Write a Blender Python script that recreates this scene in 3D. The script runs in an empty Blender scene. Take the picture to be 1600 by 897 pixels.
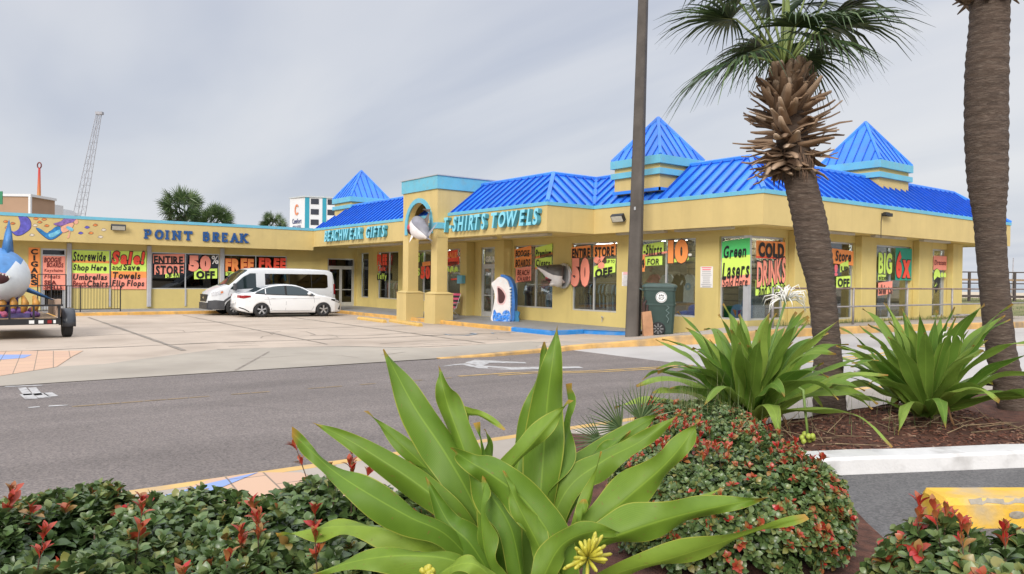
import bpy, math, random
import numpy as np
from mathutils import Vector, Matrix
random.seed(7); rng = np.random.default_rng(7)
PI = math.pi; R = math.radians
sc = bpy.context.scene
COL = sc.collection

# ------------------------------------------------------------------ camera
# world axes: x = along the shop front (towards the beach road), y = towards the beach, z up, 0 = parking lot
F, PITCH, ROLL, YAW, EYE = 1173.67, -0.0109, 0.0121, 0.923, 1.8165
CX, CY = 800.0, 448.5
cyw, syw = math.cos(YAW), math.sin(YAW)
cp, sp = math.cos(PITCH), math.sin(PITCH)
cr, sr = math.cos(ROLL), math.sin(ROLL)
right0 = Vector((cyw, syw, 0)); fwd0 = Vector((-syw, cyw, 0)); upz = Vector((0, 0, 1))
fwd = fwd0*cp + upz*sp; up0 = upz*cp - fwd0*sp
cam_r = right0*cr + up0*sr; cam_u = up0*cr - right0*sr
cam = bpy.data.cameras.new('camera'); camo = bpy.data.objects.new('camera', cam); COL.objects.link(camo)
cam.sensor_width = 36; cam.lens = F/1600*36; cam.clip_start = .05; cam.clip_end = 9000
M = Matrix((cam_r, cam_u, -fwd)).transposed().to_4x4(); M.translation = Vector((0, 0, EYE))
camo.matrix_world = M; sc.camera = camo

# ------------------------------------------------------------------ light
SUN_EL, SUN_AZ = R(31), math.atan2(-.80, .60)      # the direction the light comes from, behind the camera
w = bpy.data.worlds.new('World'); sc.world = w; w.use_nodes = True
nt = w.node_tree; nt.nodes.clear(); N = nt.nodes.new; Lk = nt.links.new
sky = N('ShaderNodeTexSky'); sky.sky_type = 'NISHITA'; sky.sun_disc = False
sky.sun_elevation = SUN_EL; sky.sun_rotation = PI/2 - SUN_AZ
sky.air_density = 1.3; sky.dust_density = 3; sky.ozone_density = 1
sk = N('ShaderNodeVectorMath'); sk.operation = 'SCALE'; sk.inputs['Scale'].default_value = .09; Lk(sky.outputs[0], sk.inputs[0])
tc = N('ShaderNodeTexCoord'); sep = N('ShaderNodeSeparateXYZ'); Lk(tc.outputs['Generated'], sep.inputs[0])
def wmath(op, a, b=None, c=None):
    n = N('ShaderNodeMath'); n.operation = op
    for i, q in enumerate((a, b, c)):
        if q is None: continue
        if isinstance(q, (int, float)): n.inputs[i].default_value = q
        else: Lk(q, n.inputs[i])
    return n.outputs[0]
# the cloud deck is a flat layer: project the view direction onto it
zc = wmath('MAXIMUM', sep.outputs[2], 0.0); zd = wmath('ADD', zc, .16)
dvx = wmath('DIVIDE', sep.outputs[0], zd); dvy = wmath('DIVIDE', sep.outputs[1], zd)
comb = N('ShaderNodeCombineXYZ'); Lk(dvx, comb.inputs[0]); Lk(dvy, comb.inputs[1])
mp = N('ShaderNodeMapping'); mp.inputs['Rotation'].default_value = (0, 0, R(38)); mp.inputs['Scale'].default_value = (.26, .95, 1); mp.inputs['Location'].default_value = (.35, .9, 0)
Lk(comb.outputs[0], mp.inputs[0])
n1 = N('ShaderNodeTexNoise'); n1.inputs['Scale'].default_value = 1.0; n1.inputs['Detail'].default_value = 5; n1.inputs['Roughness'].default_value = .46; n1.inputs['Distortion'].default_value = .5
Lk(mp.outputs[0], n1.inputs['Vector'])
cramp = N('ShaderNodeValToRGB'); Lk(n1.outputs[0], cramp.inputs[0])
e = cramp.color_ramp.elements
e[0].position = .36; e[0].color = (.245, .262, .310, 1)
e[1].position = .64; e[1].color = (.370, .370, .382, 1)
m = cramp.color_ramp.elements.new(.48); m.color = (.310, .320, .350, 1)
hz = N('ShaderNodeMix'); hz.data_type = 'RGBA'
hf = wmath('POWER', wmath('SUBTRACT', 1.0, zc), 9.0)
Lk(wmath('MULTIPLY', hf, .45), hz.inputs[0]); Lk(cramp.outputs[0], hz.inputs[6]); hz.inputs[7].default_value = (.330, .360, .405, 1)
# an overcast sky is brighter towards the zenith
zr = N('ShaderNodeMapRange'); zr.interpolation_type = 'SMOOTHSTEP'; zr.inputs[1].default_value = .38; zr.inputs[2].default_value = .95; Lk(zc, zr.inputs[0])
zen = wmath('ADD', 1.0, wmath('MULTIPLY', zr.outputs[0], 1.75))
vs = N('ShaderNodeVectorMath'); vs.operation = 'SCALE'; Lk(hz.outputs[2], vs.inputs[0]); Lk(zen, vs.inputs['Scale'])
mixs = N('ShaderNodeMix'); mixs.data_type = 'RGBA'; mixs.inputs[0].default_value = .93
Lk(sk.outputs[0], mixs.inputs[6]); Lk(vs.outputs[0], mixs.inputs[7])
bg = N('ShaderNodeBackground'); Lk(mixs.outputs[2], bg.inputs[0]); bg.inputs[1].default_value = 1.0
wo = N('ShaderNodeOutputWorld'); Lk(bg.outputs[0], wo.inputs[0])
sun = bpy.data.lights.new('sun', 'SUN'); sun.energy = 1.5; sun.angle = R(24); sun.color = (1, .955, .89)
suno = bpy.data.objects.new('sun', sun); COL.objects.link(suno)
sd = Vector((math.cos(SUN_EL)*math.cos(SUN_AZ), math.cos(SUN_EL)*math.sin(SUN_AZ), math.sin(SUN_EL)))
suno.rotation_euler = sd.to_track_quat('Z', 'Y').to_euler(); suno.location = (0, -20, 30)
vw = sc.view_settings
sc.display_settings.display_device = 'sRGB'; vw.view_transform = 'Standard'; vw.look = 'None'; vw.gamma = 1; vw.use_curve_mapping = False
vw.exposure = 1.08

# ------------------------------------------------------------------ survey helpers: photo pixel -> point on a real plane
def ray(px, py):
    dx, dy = px-CX, py-CY
    X = cr*dx+sr*dy; Y = -sr*dx+cr*dy
    x, z2 = X/F, -Y/F
    return right0*x + fwd0*(cp-sp*z2) + upz*(sp+cp*z2)
ORG = Vector((0, 0, EYE))
def G(px, py, z=0.0): d = ray(px, py); return ORG+d*((z-EYE)/d.z)
def U(px, py, u): d = ray(px, py); return ORG+d*(u/d.x)
def V(px, py, v): d = ray(px, py); return ORG+d*(v/d.y)
def D(px, py, dep): d = ray(px, py); return ORG+d*(dep/d.dot(fwd0))
def CF(r, d, z=0.0): p = right0*r+fwd0*d; return Vector((p.x, p.y, z))
def lerp(xs, ys, x):
    return float(np.interp(x, xs, ys))
def sstep(a, b, x):
    t = min(1, max(0, (x-a)/(b-a))); return t*t*(3-2*t)

# ------------------------------------------------------------------ materials
def mat(name, col, rough=.6, var=.12, scale=3.0, bump=0.0, bscale=40, metal=0.0, spec=.5, coat=0, stain=None, stretch=None, coords='Object', detail=5):
    m = bpy.data.materials.new(name); m.use_nodes = True
    t = m.node_tree; b = t.nodes['Principled BSDF']
    b.inputs['Roughness'].default_value = rough; b.inputs['Metallic'].default_value = metal
    b.inputs['Specular IOR Level'].default_value = spec; b.inputs['Coat Weight'].default_value = coat
    c = Vector(col[:3])
    tcn = t.nodes.new('ShaderNodeTexCoord'); mpn = t.nodes.new('ShaderNodeMapping')
    t.links.new(tcn.outputs[coords], mpn.inputs[0])
    if stretch: mpn.inputs['Scale'].default_value = stretch
    n = t.nodes.new('ShaderNodeTexNoise'); n.inputs['Scale'].default_value = scale; n.inputs['Detail'].default_value = detail; n.inputs['Roughness'].default_value = .6
    t.links.new(mpn.outputs[0], n.inputs['Vector'])
    rp = t.nodes.new('ShaderNodeValToRGB'); t.links.new(n.outputs[0], rp.inputs[0])
    lo = c*(1-var*1.6); hi = c*(1+var)
    rp.color_ramp.elements[0].position = .28; rp.color_ramp.elements[0].color = (*lo, 1)
    rp.color_ramp.elements[1].position = .72; rp.color_ramp.elements[1].color = (*hi, 1)
    out = rp.outputs[0]
    if stain:
        scol, samt, sscale, sstretch = stain
        mp2 = t.nodes.new('ShaderNodeMapping'); t.links.new(tcn.outputs[coords], mp2.inputs[0]); mp2.inputs['Scale'].default_value = sstretch
        n2 = t.nodes.new('ShaderNodeTexNoise'); n2.inputs['Scale'].default_value = sscale; n2.inputs['Detail'].default_value = 6
        t.links.new(mp2.outputs[0], n2.inputs['Vector'])
        r2 = t.nodes.new('ShaderNodeValToRGB'); t.links.new(n2.outputs[0], r2.inputs[0])
        r2.color_ramp.elements[0].position = .5; r2.color_ramp.elements[0].color = (0, 0, 0, 1)
        r2.color_ramp.elements[1].position = .75; r2.color_ramp.elements[1].color = (samt, samt, samt, 1)
        mx = t.nodes.new('ShaderNodeMix'); mx.data_type = 'RGBA'
        t.links.new(r2.outputs[0], mx.inputs[0]); t.links.new(out, mx.inputs[6]); mx.inputs[7].default_value = (*scol, 1)
        out = mx.outputs[2]
    t.links.new(out, b.inputs['Base Color'])
    if bump:
        n3 = t.nodes.new('ShaderNodeTexNoise'); n3.inputs['Scale'].default_value = bscale; n3.inputs['Detail'].default_value = 4
        t.links.new(mpn.outputs[0], n3.inputs['Vector'])
        bp = t.nodes.new('ShaderNodeBump'); bp.inputs['Strength'].default_value = bump; bp.inputs['Distance'].default_value = .02
        t.links.new(n3.outputs[0], bp.inputs['Height']); t.links.new(bp.outputs[0], b.inputs['Normal'])
    return m
def emis(name, col, s):
    m = bpy.data.materials.new(name); m.use_nodes = True; b = m.node_tree.nodes['Principled BSDF']
    b.inputs['Base Color'].default_value = (*col, 1); b.inputs['Emission Color'].default_value = (*col, 1); b.inputs['Emission Strength'].default_value = s
    return m
def glass(name, tint, refl=1.0, rough=.02):
    m = bpy.data.materials.new(name); m.use_nodes = True; t = m.node_tree; t.nodes.clear()
    tr = t.nodes.new('ShaderNodeBsdfTransparent'); tr.inputs[0].default_value = (*tint, 1)
    gl = t.nodes.new('ShaderNodeBsdfGlossy'); gl.inputs['Roughness'].default_value = rough; gl.inputs[0].default_value = (.95, .97, 1, 1)
    fr = t.nodes.new('ShaderNodeLayerWeight'); fr.inputs[0].default_value = .5
    pw = t.nodes.new('ShaderNodeMath'); pw.operation = 'POWER'; pw.inputs[1].default_value = 4; t.links.new(fr.outputs['Facing'], pw.inputs[0])
    ml = t.nodes.new('ShaderNodeMath'); ml.operation = 'MULTIPLY_ADD'; ml.inputs[1].default_value = .8*refl; ml.inputs[2].default_value = .06*refl; t.links.new(pw.outputs[0], ml.inputs[0])
    mx = t.nodes.new('ShaderNodeMixShader'); t.links.new(ml.outputs[0], mx.inputs[0]); t.links.new(tr.outputs[0], mx.inputs[1]); t.links.new(gl.outputs[0], mx.inputs[2])
    o = t.nodes.new('ShaderNodeOutputMaterial'); t.links.new(mx.outputs[0], o.inputs[0]); return m
def tinted(name, stops, rough=.45, transl=.0, spec=.5, attr='tint', bump=0):
    """material whose colour is picked by a per-leaf 'tint' attribute"""
    m = bpy.data.materials.new(name); m.use_nodes = True; t = m.node_tree; b = t.nodes['Principled BSDF']
    a = t.nodes.new('ShaderNodeAttribute'); a.attribute_name = attr
    rp = t.nodes.new('ShaderNodeValToRGB'); t.links.new(a.outputs['Fac'], rp.inputs[0])
    els = rp.color_ramp.elements
    els[0].position, els[0].color = stops[0][0], (*stops[0][1], 1)
    els[1].position, els[1].color = stops[-1][0], (*stops[-1][1], 1)
    for p, c in stops[1:-1]:
        q = els.new(p); q.color = (*c, 1)
    t.links.new(rp.outputs[0], b.inputs['Base Color']); b.inputs['Roughness'].default_value = rough; b.inputs['Specular IOR Level'].default_value = spec
    if transl:
        tl = t.nodes.new('ShaderNodeBsdfTranslucent'); t.links.new(rp.outputs[0], tl.inputs[0])
        mx = t.nodes.new('ShaderNodeMixShader'); mx.inputs[0].default_value = transl
        o = t.nodes['Material Output']; t.links.new(b.outputs[0], mx.inputs[1]); t.links.new(tl.outputs[0], mx.inputs[2]); t.links.new(mx.outputs[0], o.inputs[0])
    return m

RUST = (.30, .17, .05)
m_fascia = mat('cream_yellow_paint', (.565, .435, .180), .75, .05, 1.2, stain=((.40, .30, .13), .34, 2.4, (1.2, 1.2, .10)))
m_wall = mat('yellow_wall_paint', (.60, .48, .178), .75, .05, 1.0, bump=.15, bscale=60, stain=((.42, .33, .13), .34, 1.8, (1, 1, .2)))
m_soffit = mat('soffit_paint', (.72, .56, .20), .8, .08, 1.5)
m_trim = mat('light_blue_trim', (.14, .44, .58), .55, .08, 2, stain=((.20, .30, .32), .6, 4, (1, 1, 1)))
m_roof = mat('blue_metal_roof', (.036, .222, .80), .34, .16, 1.1, spec=.5, stain=((.06, .14, .42), .6, 2.2, (1, 1, .6)))
m_seam = mat('roof_seam_blue', (.006, .070, .42), .4, .1, 3)
m_letter = mat('letter_light_blue', (.22, .60, .74), .4, .04, 3)
m_letside = mat('letter_teal_side', (.07, .30, .40), .5, .05, 3)
m_slab = mat('letter_dark_blue', (.014, .075, .235), .5, .08, 3)
m_curb_y = mat('curb_yellow_paint', (.66, .37, .09), .7, .14, 3, bump=.2, bscale=50, stain=((.25, .2, .14), .8, 2.5, (1, 1, 1)))
m_curb_b = mat('curb_blue_paint', (.02, .22, .60), .6, .12, 3, stain=((.2, .25, .3), .5, 3, (1, 1, 1)))
m_porch = mat('porch_grey_floor', (.27, .27, .275), .6, .1, 1.5)
m_alu = mat('aluminium', (.55, .56, .57), .42, .06, 4, metal=.5)
m_white = mat('white_paint', (.78, .78, .77), .5, .05, 3)
m_black = mat('black_metal', (.018, .018, .02), .5, .2, 4)
m_rubber = mat('rubber', (.02, .02, .021), .8, .2, 8)
m_dark = mat('dark_interior', (.035, .033, .03), .9, .2, 1)
m_intwall = mat('shop_interior_wall', (.20, .17, .12), .9, .15, 1)
m_glass = glass('shop_glass', (.62, .66, .66), 1.1)
m_dglass = glass('dark_shop_glass', (.16, .17, .18), .9)
m_wood = mat('weathered_wood', (.30, .21, .13), .8, .25, 3, stretch=(1, 8, 8))
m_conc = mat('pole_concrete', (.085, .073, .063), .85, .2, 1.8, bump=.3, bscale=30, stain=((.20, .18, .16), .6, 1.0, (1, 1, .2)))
m_pedest = m_fascia

# paper colours of the hand-painted signs
PC = {k: mat('paper_'+k, c, .65, .05, 2) for k, c in dict(salmon=(.94, .33, .24), orange=(.96, .33, .09), red=(.88, .085, .045), lime=(.66, .90, .15), green=(.09, .60, .17),
      yellow=(.85, .72, .08), teal=(.015, .32, .22), white=(.80, .78, .76), pink=(.85, .16, .2)).items()}
INK = mat('black_ink', (.012, .012, .013), .6, .1, 3)
INKR = mat('dark_red_ink', (.16, .012, .01), .6, .1, 3)
PC.update(print=mat('grey_print', (.26, .26, .28), .7), black=INK, darkred=INKR)

# ------------------------------------------------------------------ mesh builder
class MB:
    def __init__(s): s.v = []; s.f = []; s.mi = []; s.off = Vector((0, 0, 0))
    def add(s, vs, fs, mi=0):
        k = len(s.v); s.v += [tuple(q) for q in vs]
        for f in fs: s.f.append(tuple(i+k for i in f)); s.mi.append(mi)
    def box(s, a, b, mi=0):
        x0, y0, z0 = [min(p, q) for p, q in zip(a, b)]; x1, y1, z1 = [max(p, q) for p, q in zip(a, b)]
        s.add([(x0, y0, z0), (x1, y0, z0), (x1, y1, z0), (x0, y1, z0), (x0, y0, z1), (x1, y0, z1), (x1, y1, z1), (x0, y1, z1)],
              [(0, 3, 2, 1), (4, 5, 6, 7), (0, 1, 5, 4), (1, 2, 6, 5), (2, 3, 7, 6), (3, 0, 4, 7)], mi)
    def obox(s, c, ex, ey, ez, mi=0):
        c = Vector(c); ex, ey, ez = Vector(ex), Vector(ey), Vector(ez)
        P = [c+ex*a+ey*b+ez*d for d in (-1, 1) for a, b in ((-1, -1), (1, -1), (1, 1), (-1, 1))]
        s.add(P, [(0, 3, 2, 1), (4, 5, 6, 7), (0, 1, 5, 4), (1, 2, 6, 5), (2, 3, 7, 6), (3, 0, 4, 7)], mi)
    def bbox(s, a, b, bev, mi=0):
        """box with bevelled vertical edges and top edges"""
        x0, y0, z0 = [min(p, q) for p, q in zip(a, b)]; x1, y1, z1 = [max(p, q) for p, q in zip(a, b)]
        def ring(i, z): return [(x0+i+bev, y0+i, z), (x1-i-bev, y0+i, z), (x1-i, y0+i+bev, z), (x1-i, y1-i-bev, z), (x1-i-bev, y1-i, z), (x0+i+bev, y1-i, z), (x0+i, y1-i-bev, z), (x0+i, y0+i+bev, z)]
        s.loft([ring(0, z0), ring(0, z1-bev), ring(bev*.6, z1)], mi)
    def loft(s, rings, mi=0, cap=True, closed=True):
        n = len(rings[0]); vs = [p for r in rings for p in r]; fs = []
        for i in range(len(rings)-1):
            for j in range(n if closed else n-1):
                a, b = i*n+j, i*n+(j+1) % n
                fs.append((a, b, b+n, a+n))
        if cap and closed: fs += [tuple(reversed(range(n))), tuple(range((len(rings)-1)*n, len(rings)*n))]
        s.add(vs, fs, mi)
    def tube(s, pts, rad, n=8, mi=0, cap=True):
        pts = [Vector(p) for p in pts]
        rad = rad if isinstance(rad, (list, tuple)) else [rad]*len(pts)
        rings = []; ref = None
        for i, p in enumerate(pts):
            t = (pts[min(i+1, len(pts)-1)]-pts[max(i-1, 0)]).normalized()
            if ref is None: ref = Vector((0, 0, 1)) if abs(t.z) < .9 else Vector((1, 0, 0))
            a = (ref-t*ref.dot(t)).normalized(); ref = a; b = t.cross(a)
            rings.append([p+(a*math.cos(2*PI*k/n)+b*math.sin(2*PI*k/n))*rad[i] for k in range(n)])
        s.loft(rings, mi, cap)
    def quad(s, a, b, c, d, mi=0): s.add([a, b, c, d], [(0, 1, 2, 3)], mi)
    def poly(s, pts, mi=0): s.add(pts, [tuple(range(len(pts)))], mi)
    def prism(s, pts, off, mi=0, mi_side=None):
        off = Vector(off); n = len(pts); A = [Vector(p) for p in pts]; B = [p+off for p in A]
        s.add(A+B, [tuple(reversed(range(n)))], mi); 
        k = len(s.v)-2*n
        s.f.append(tuple(range(k+n, k+2*n))); s.mi.append(mi)
        for i in range(n):
            j = (i+1) % n; s.f.append((k+i, k+j, k+n+j, k+n+i)); s.mi.append(mi if mi_side is None else mi_side)
    def ell(s, c, r, n=12, m=8, mi=0, rot=None):
        vs = []; fs = []; c = Vector(c)
        for i in range(m+1):
            t = PI*i/m
            for j in range(n):
                q = Vector((r[0]*math.sin(t)*math.cos(2*PI*j/n), r[1]*math.sin(t)*math.sin(2*PI*j/n), r[2]*math.cos(t)))
                if rot is not None: q = rot @ q
                vs.append(c+q)
        for i in range(m):
            for j in range(n):
                fs.append((i*n+j, (i+1)*n+j, (i+1)*n+(j+1) % n, i*n+(j+1) % n))
        s.add(vs, fs, mi)
    def grid(s, fn, nu, nv, mi=0):
        k = [(fn(i/(nu-1), j/(nv-1))) for i in range(nu) for j in range(nv)]
        s.add(k, [(i*nv+j, (i+1)*nv+j, (i+1)*nv+j+1, i*nv+j+1) for i in range(nu-1) for j in range(nv-1)], mi)
    def build(s, name, mats, parent=None, smooth=False, loc=None):
        me = bpy.data.meshes.new(name)
        o = Vector(loc) if loc is not None else (parent_loc(parent) if parent else None)
        vs = s.v if o is None else [(a-o.x, b-o.y, c-o.z) for a, b, c in s.v]
        me.from_pydata(vs, [], s.f)
        mats = mats if isinstance(mats, (list, tuple)) else [mats]
        for m_ in mats: me.materials.append(m_)
        if len(mats) > 1: me.polygons.foreach_set('material_index', s.mi)
        if smooth: me.polygons.foreach_set('use_smooth', [True]*len(me.polygons))
        me.update()
        ob = bpy.data.objects.new(name, me); COL.objects.link(ob)
        if loc is not None: ob.location = loc
        if parent: ob.parent = parent; 
        return ob
def parent_loc(p):
    q = Vector((0, 0, 0))
    while p is not None: q += p.location; p = p.parent
    return q
# rule used throughout: things that are Empties have no rotation unless their parts are modelled locally (MB.v local, build(loc=None) with parent_local)
def local(mb, name, mats, parent, smooth=False):
    ob = mb.build(name, mats, None, smooth); ob.parent = parent; return ob
def tag(o, label=None, cat=None, group=None, kind=None):
    if label: o['label'] = label
    if cat: o['category'] = cat
    if group: o['group'] = group
    if kind: o['kind'] = kind
    return o
def thing(name, label, cat, loc=(0, 0, 0), rz=0, group=None):
    o = bpy.data.objects.new(name, None); COL.objects.link(o); o.location = loc; o.rotation_euler = (0, 0, rz); o.empty_display_size = .2
    return tag(o, label, cat, group)
def struct(o): o['kind'] = 'structure'; return o
def copy_thing(root, loc, rz=None, label=None):
    def cpy(o, p):
        c = o.copy(); COL.objects.link(c); c.parent = p
        for ch in [k for k in bpy.data.objects if k.parent == o]: cpy(ch, c)
        return c
    c = cpy(root, None); c.location = loc
    if rz is not None: c.rotation_euler = (0, 0, rz)
    if label: c['label'] = label
    return c
def fast_mesh(name, V_, F_, mats, parent=None, tint=None, smooth=True, uv=None):
    """numpy arrays -> mesh object; F_ (n,4) or (n,3)"""
    me = bpy.data.meshes.new(name); nf, k = F_.shape
    me.vertices.add(len(V_)); me.vertices.foreach_set('co', V_.astype(np.float32).ravel())
    me.loops.add(nf*k); me.loops.foreach_set('vertex_index', F_.astype(np.int32).ravel())
    me.polygons.add(nf); me.polygons.foreach_set('loop_start', np.arange(0, nf*k, k, dtype=np.int32))
    me.polygons.foreach_set('loop_total', np.full(nf, k, dtype=np.int32))
    if smooth: me.polygons.foreach_set('use_smooth', np.ones(nf, dtype=bool))
    for m_ in (mats if isinstance(mats, (list, tuple)) else [mats]): me.materials.append(m_)
    if tint is not None:
        a = me.attributes.new('tint', 'FLOAT', 'POINT'); a.data.foreach_set('value', tint.astype(np.float32))
    if uv is not None:
        for nm, arr in uv.items():
            a = me.attributes.new(nm, 'FLOAT', 'POINT'); a.data.foreach_set('value', arr.astype(np.float32))
    me.update(calc_edges=True); me.validate()
    o = bpy.data.objects.new(name, me); COL.objects.link(o)
    if parent: o.parent = parent; o.location = -parent_loc(parent)
    return o

# ------------------------------------------------------------------ lettering
_gc = {}
def glyph(ch, off, shear, ext=0.0):
    key = (ch, round(off, 4), round(shear, 3), round(ext, 4))
    if key not in _gc:
        cu = bpy.data.curves.new('glyph', 'FONT'); cu.body = ch; cu.size = 1; cu.offset = off; cu.shear = shear; cu.resolution_u = 3; cu.extrude = ext
        ob = bpy.data.objects.new('glyph', cu); COL.objects.link(ob)
        me = bpy.data.meshes.new_from_object(ob)
        vs = [tuple(v.co) for v in me.vertices]; fs = [tuple(p.vertices) for p in me.polygons]
        COL.objects.unlink(ob); bpy.data.objects.remove(ob); bpy.data.curves.remove(cu); bpy.data.meshes.remove(me)
        xs = [v[0] for v in vs] or [0, .25]
        _gc[key] = (vs, fs, min(xs), max(xs))
    return _gc[key]
def word(txt, off=.02, shear=0.0, gap=.06, jit=0.0, cut=None, ext=0.0, seed=1):
    """list of (verts, faces) of a line of text, baseline at y=0, cap height about .72; gives extent too. 'cut' is the offset that sets the spacing"""
    rr = random.Random(seed); x = 0; out = []; cut = off if cut is None else cut
    for ch in txt:
        if ch == ' ': x += .26; continue
        _, _, a, b = glyph(ch, cut, shear)
        vs, fs, _, _ = glyph(ch, off, shear, ext)
        an = rr.uniform(-jit, jit); dy = rr.uniform(-jit, jit)*.5; sc_ = 1+rr.uniform(-jit, jit)*.6
        ca, sa = math.cos(an), math.sin(an); cx_ = (a+b)/2
        q = []
        for vx, vy, vz in vs:
            X = (vx-cx_)*sc_; Y = (vy-.36)*sc_
            q.append((x-a+cx_+ca*X-sa*Y, .36+sa*X+ca*Y+dy, vz))
        out.append((q, fs)); x += b-a+gap
    return out, x-gap
def put_text(mb, frame, txt, rect, mi=0, h=.02, off=.03, shear=0.0, jit=0.0, cut=None, ext=0.0, slope=0.0, seed=1, gap=.06):
    """write txt so that it fills rect (x0,x1,y0,y1) of the frame (o, ex, ey, n)"""
    o, ex, ey, n = frame; gl, wdt = word(txt, off, shear, gap, jit, cut, ext, seed)
    desc = any(c in 'gpqyjQ' for c in txt); y_lo = -.2 if desc else 0.0
    low = txt.isalpha() and txt.islower() and not any(c in 'bdfhklti' for c in txt); y_hi = .55 if low else .735
    x0, x1, y0, y1 = rect; sx = (x1-x0)/wdt; sy = (y1-y0)/(y_hi-y_lo)
    for vs, fs in gl:
        mb.add([o+ex*(x0+vx*sx)+ey*(y0+(vy-y_lo)*sy+slope*(vx/wdt-.5)*(x1-x0))+n*(h+vz) for vx, vy, vz in vs], fs, mi)
EX, EY, EZ = Vector((1, 0, 0)), Vector((0, 1, 0)), Vector((0, 0, 1))
class Plane:
    """a wall plane; pixel rectangles become wall rectangles"""
    def __init__(s, kind, val):
        s.kind, s.val = kind, val
        s.o = Vector((val, 0, 0)) if kind == 'U' else Vector((0, val, 0))
        s.ex = EY if kind == 'U' else EX; s.n = EX if kind == 'U' else -EY
        s.frame = (s.o, s.ex, EZ, s.n)
    def pt(s, px, py):
        p = U(px, py, s.val) if s.kind == 'U' else V(px, py, s.val)
        return ((p.y if s.kind == 'U' else p.x), p.z)
    def rect(s, x0, y0, x1, y1):
        a = s.pt(x0, (y0+y1)/2)[0]; b = s.pt(x1, (y0+y1)/2)[0]; xm = (x0+x1)/2
        return (a, b, s.pt(xm, y1)[1], s.pt(xm, y0)[1])
    def P(s, x, z, h=0): return s.o+s.ex*x+EZ*z+s.n*h
def sign(label, plane, items, name='window_sign', group='hand-painted signs in the shop windows', lift=.035, parent_cat='sign'):
    """items: ('p', px rect, colour[, slope]) paper panels; ('t', px rect, text, colour, opts) painted words"""
    rs = [plane.rect(*it[1]) for it in items]
    cx_ = sum(r[0]+r[1] for r in rs)/2/len(rs); z0 = min(r[2] for r in rs)
    root = thing(name, label, parent_cat, plane.P(cx_, z0, lift), group=group)
    pan = MB(); mats = []; let = MB(); lm = []; outl = MB(); olm = []
    def idx(l, c):
        if PC[c] not in l: l.append(PC[c])
        return l.index(PC[c])
    for k, (it, r) in enumerate(zip(items, rs)):
        if it[0] == 'p':
            x0, x1, y0, y1 = r; sl = (it[3] if len(it) > 3 else 0)*(x1-x0); hh = lift+.0012*k
            pts = [plane.P(x0, y0, hh), plane.P(x1, y0+sl, hh), plane.P(x1, y1+sl, hh), plane.P(x0, y1, hh)]
            pan.prism(pts, plane.n*.003, idx(mats, it[2]))
        else:
            opt = dict(it[4]) if len(it) > 4 else {}
            ol = opt.pop('outline', None); hh = lift+.02+.0008*k
            if ol:
                oc, ow = ol; off = opt.get('off', .05)
                o2 = dict(opt); o2['off'] = off+ow; o2['cut'] = opt.get('cut', off)
                put_text(outl, plane.frame, it[2], r, idx(olm, oc), hh-.008, seed=k+3, **o2)
            put_text(let, plane.frame, it[2], r, idx(lm, it[3]), hh, seed=k+3, **opt)
    if pan.f: pan.build('paper_panel', mats, root)
    if outl.f: outl.build('letter_outline', olm, root)
    if let.f: let.build('lettering', lm, root)
    return root

# ================================================================== GROUND, ROAD, PAVEMENTS
CURB_V = [-60, -6, 8.9, 10.5, 12.2, 13.3, 14.1, 15.1, 15.8, 16.5, 17.6, 19, 21.3, 26, 30, 60]
CURB_U = [-14.5, -14.5, -14.4, -14.65, -14.95, -15.0, -14.8, -14.1, -13.4, -12.65, -12.05, -11.95, -11.8, -11.2, -10.4, -6]
def cu(v): return lerp(CURB_V, CURB_U, v)
def hs(u, v):                                   # lot / far pavement height
    tv = min(1, max(0, (v-12.4)/5.3)); tu = min(1, max(0, (u+18.2)/4.8)); return .5*tv*tu*tu
def curb_h(v): return lerp([8.9, 10.5, 13, 15, 60], [0.0, .06, .13, .19, .2], v)
def road_z(v): return lerp([-60, 8.9, 10.5, 13, 15, 17.6, 19.5, 60], [0, 0, -.06, -.09, .02, .25, .3, .3], v)

m_ground = mat('sandy_soil', (.34, .27, .18), .95, .2, 1.5, bump=.3, bscale=20)
gus = [-4000, -900, -300, -120, -60, -20, 0, 30, 120, 400, 1500, 4000]; gvs = [-4000, -900, -300, -100, -40, 0, 20, 45, 76]
mb = MB(); mb.grid(lambda a, b: (gus[round(a*(len(gus)-1))], gvs[round(b*(len(gvs)-1))], -.32), len(gus), len(gvs)); struct(mb.build('ground', m_ground))

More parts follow.
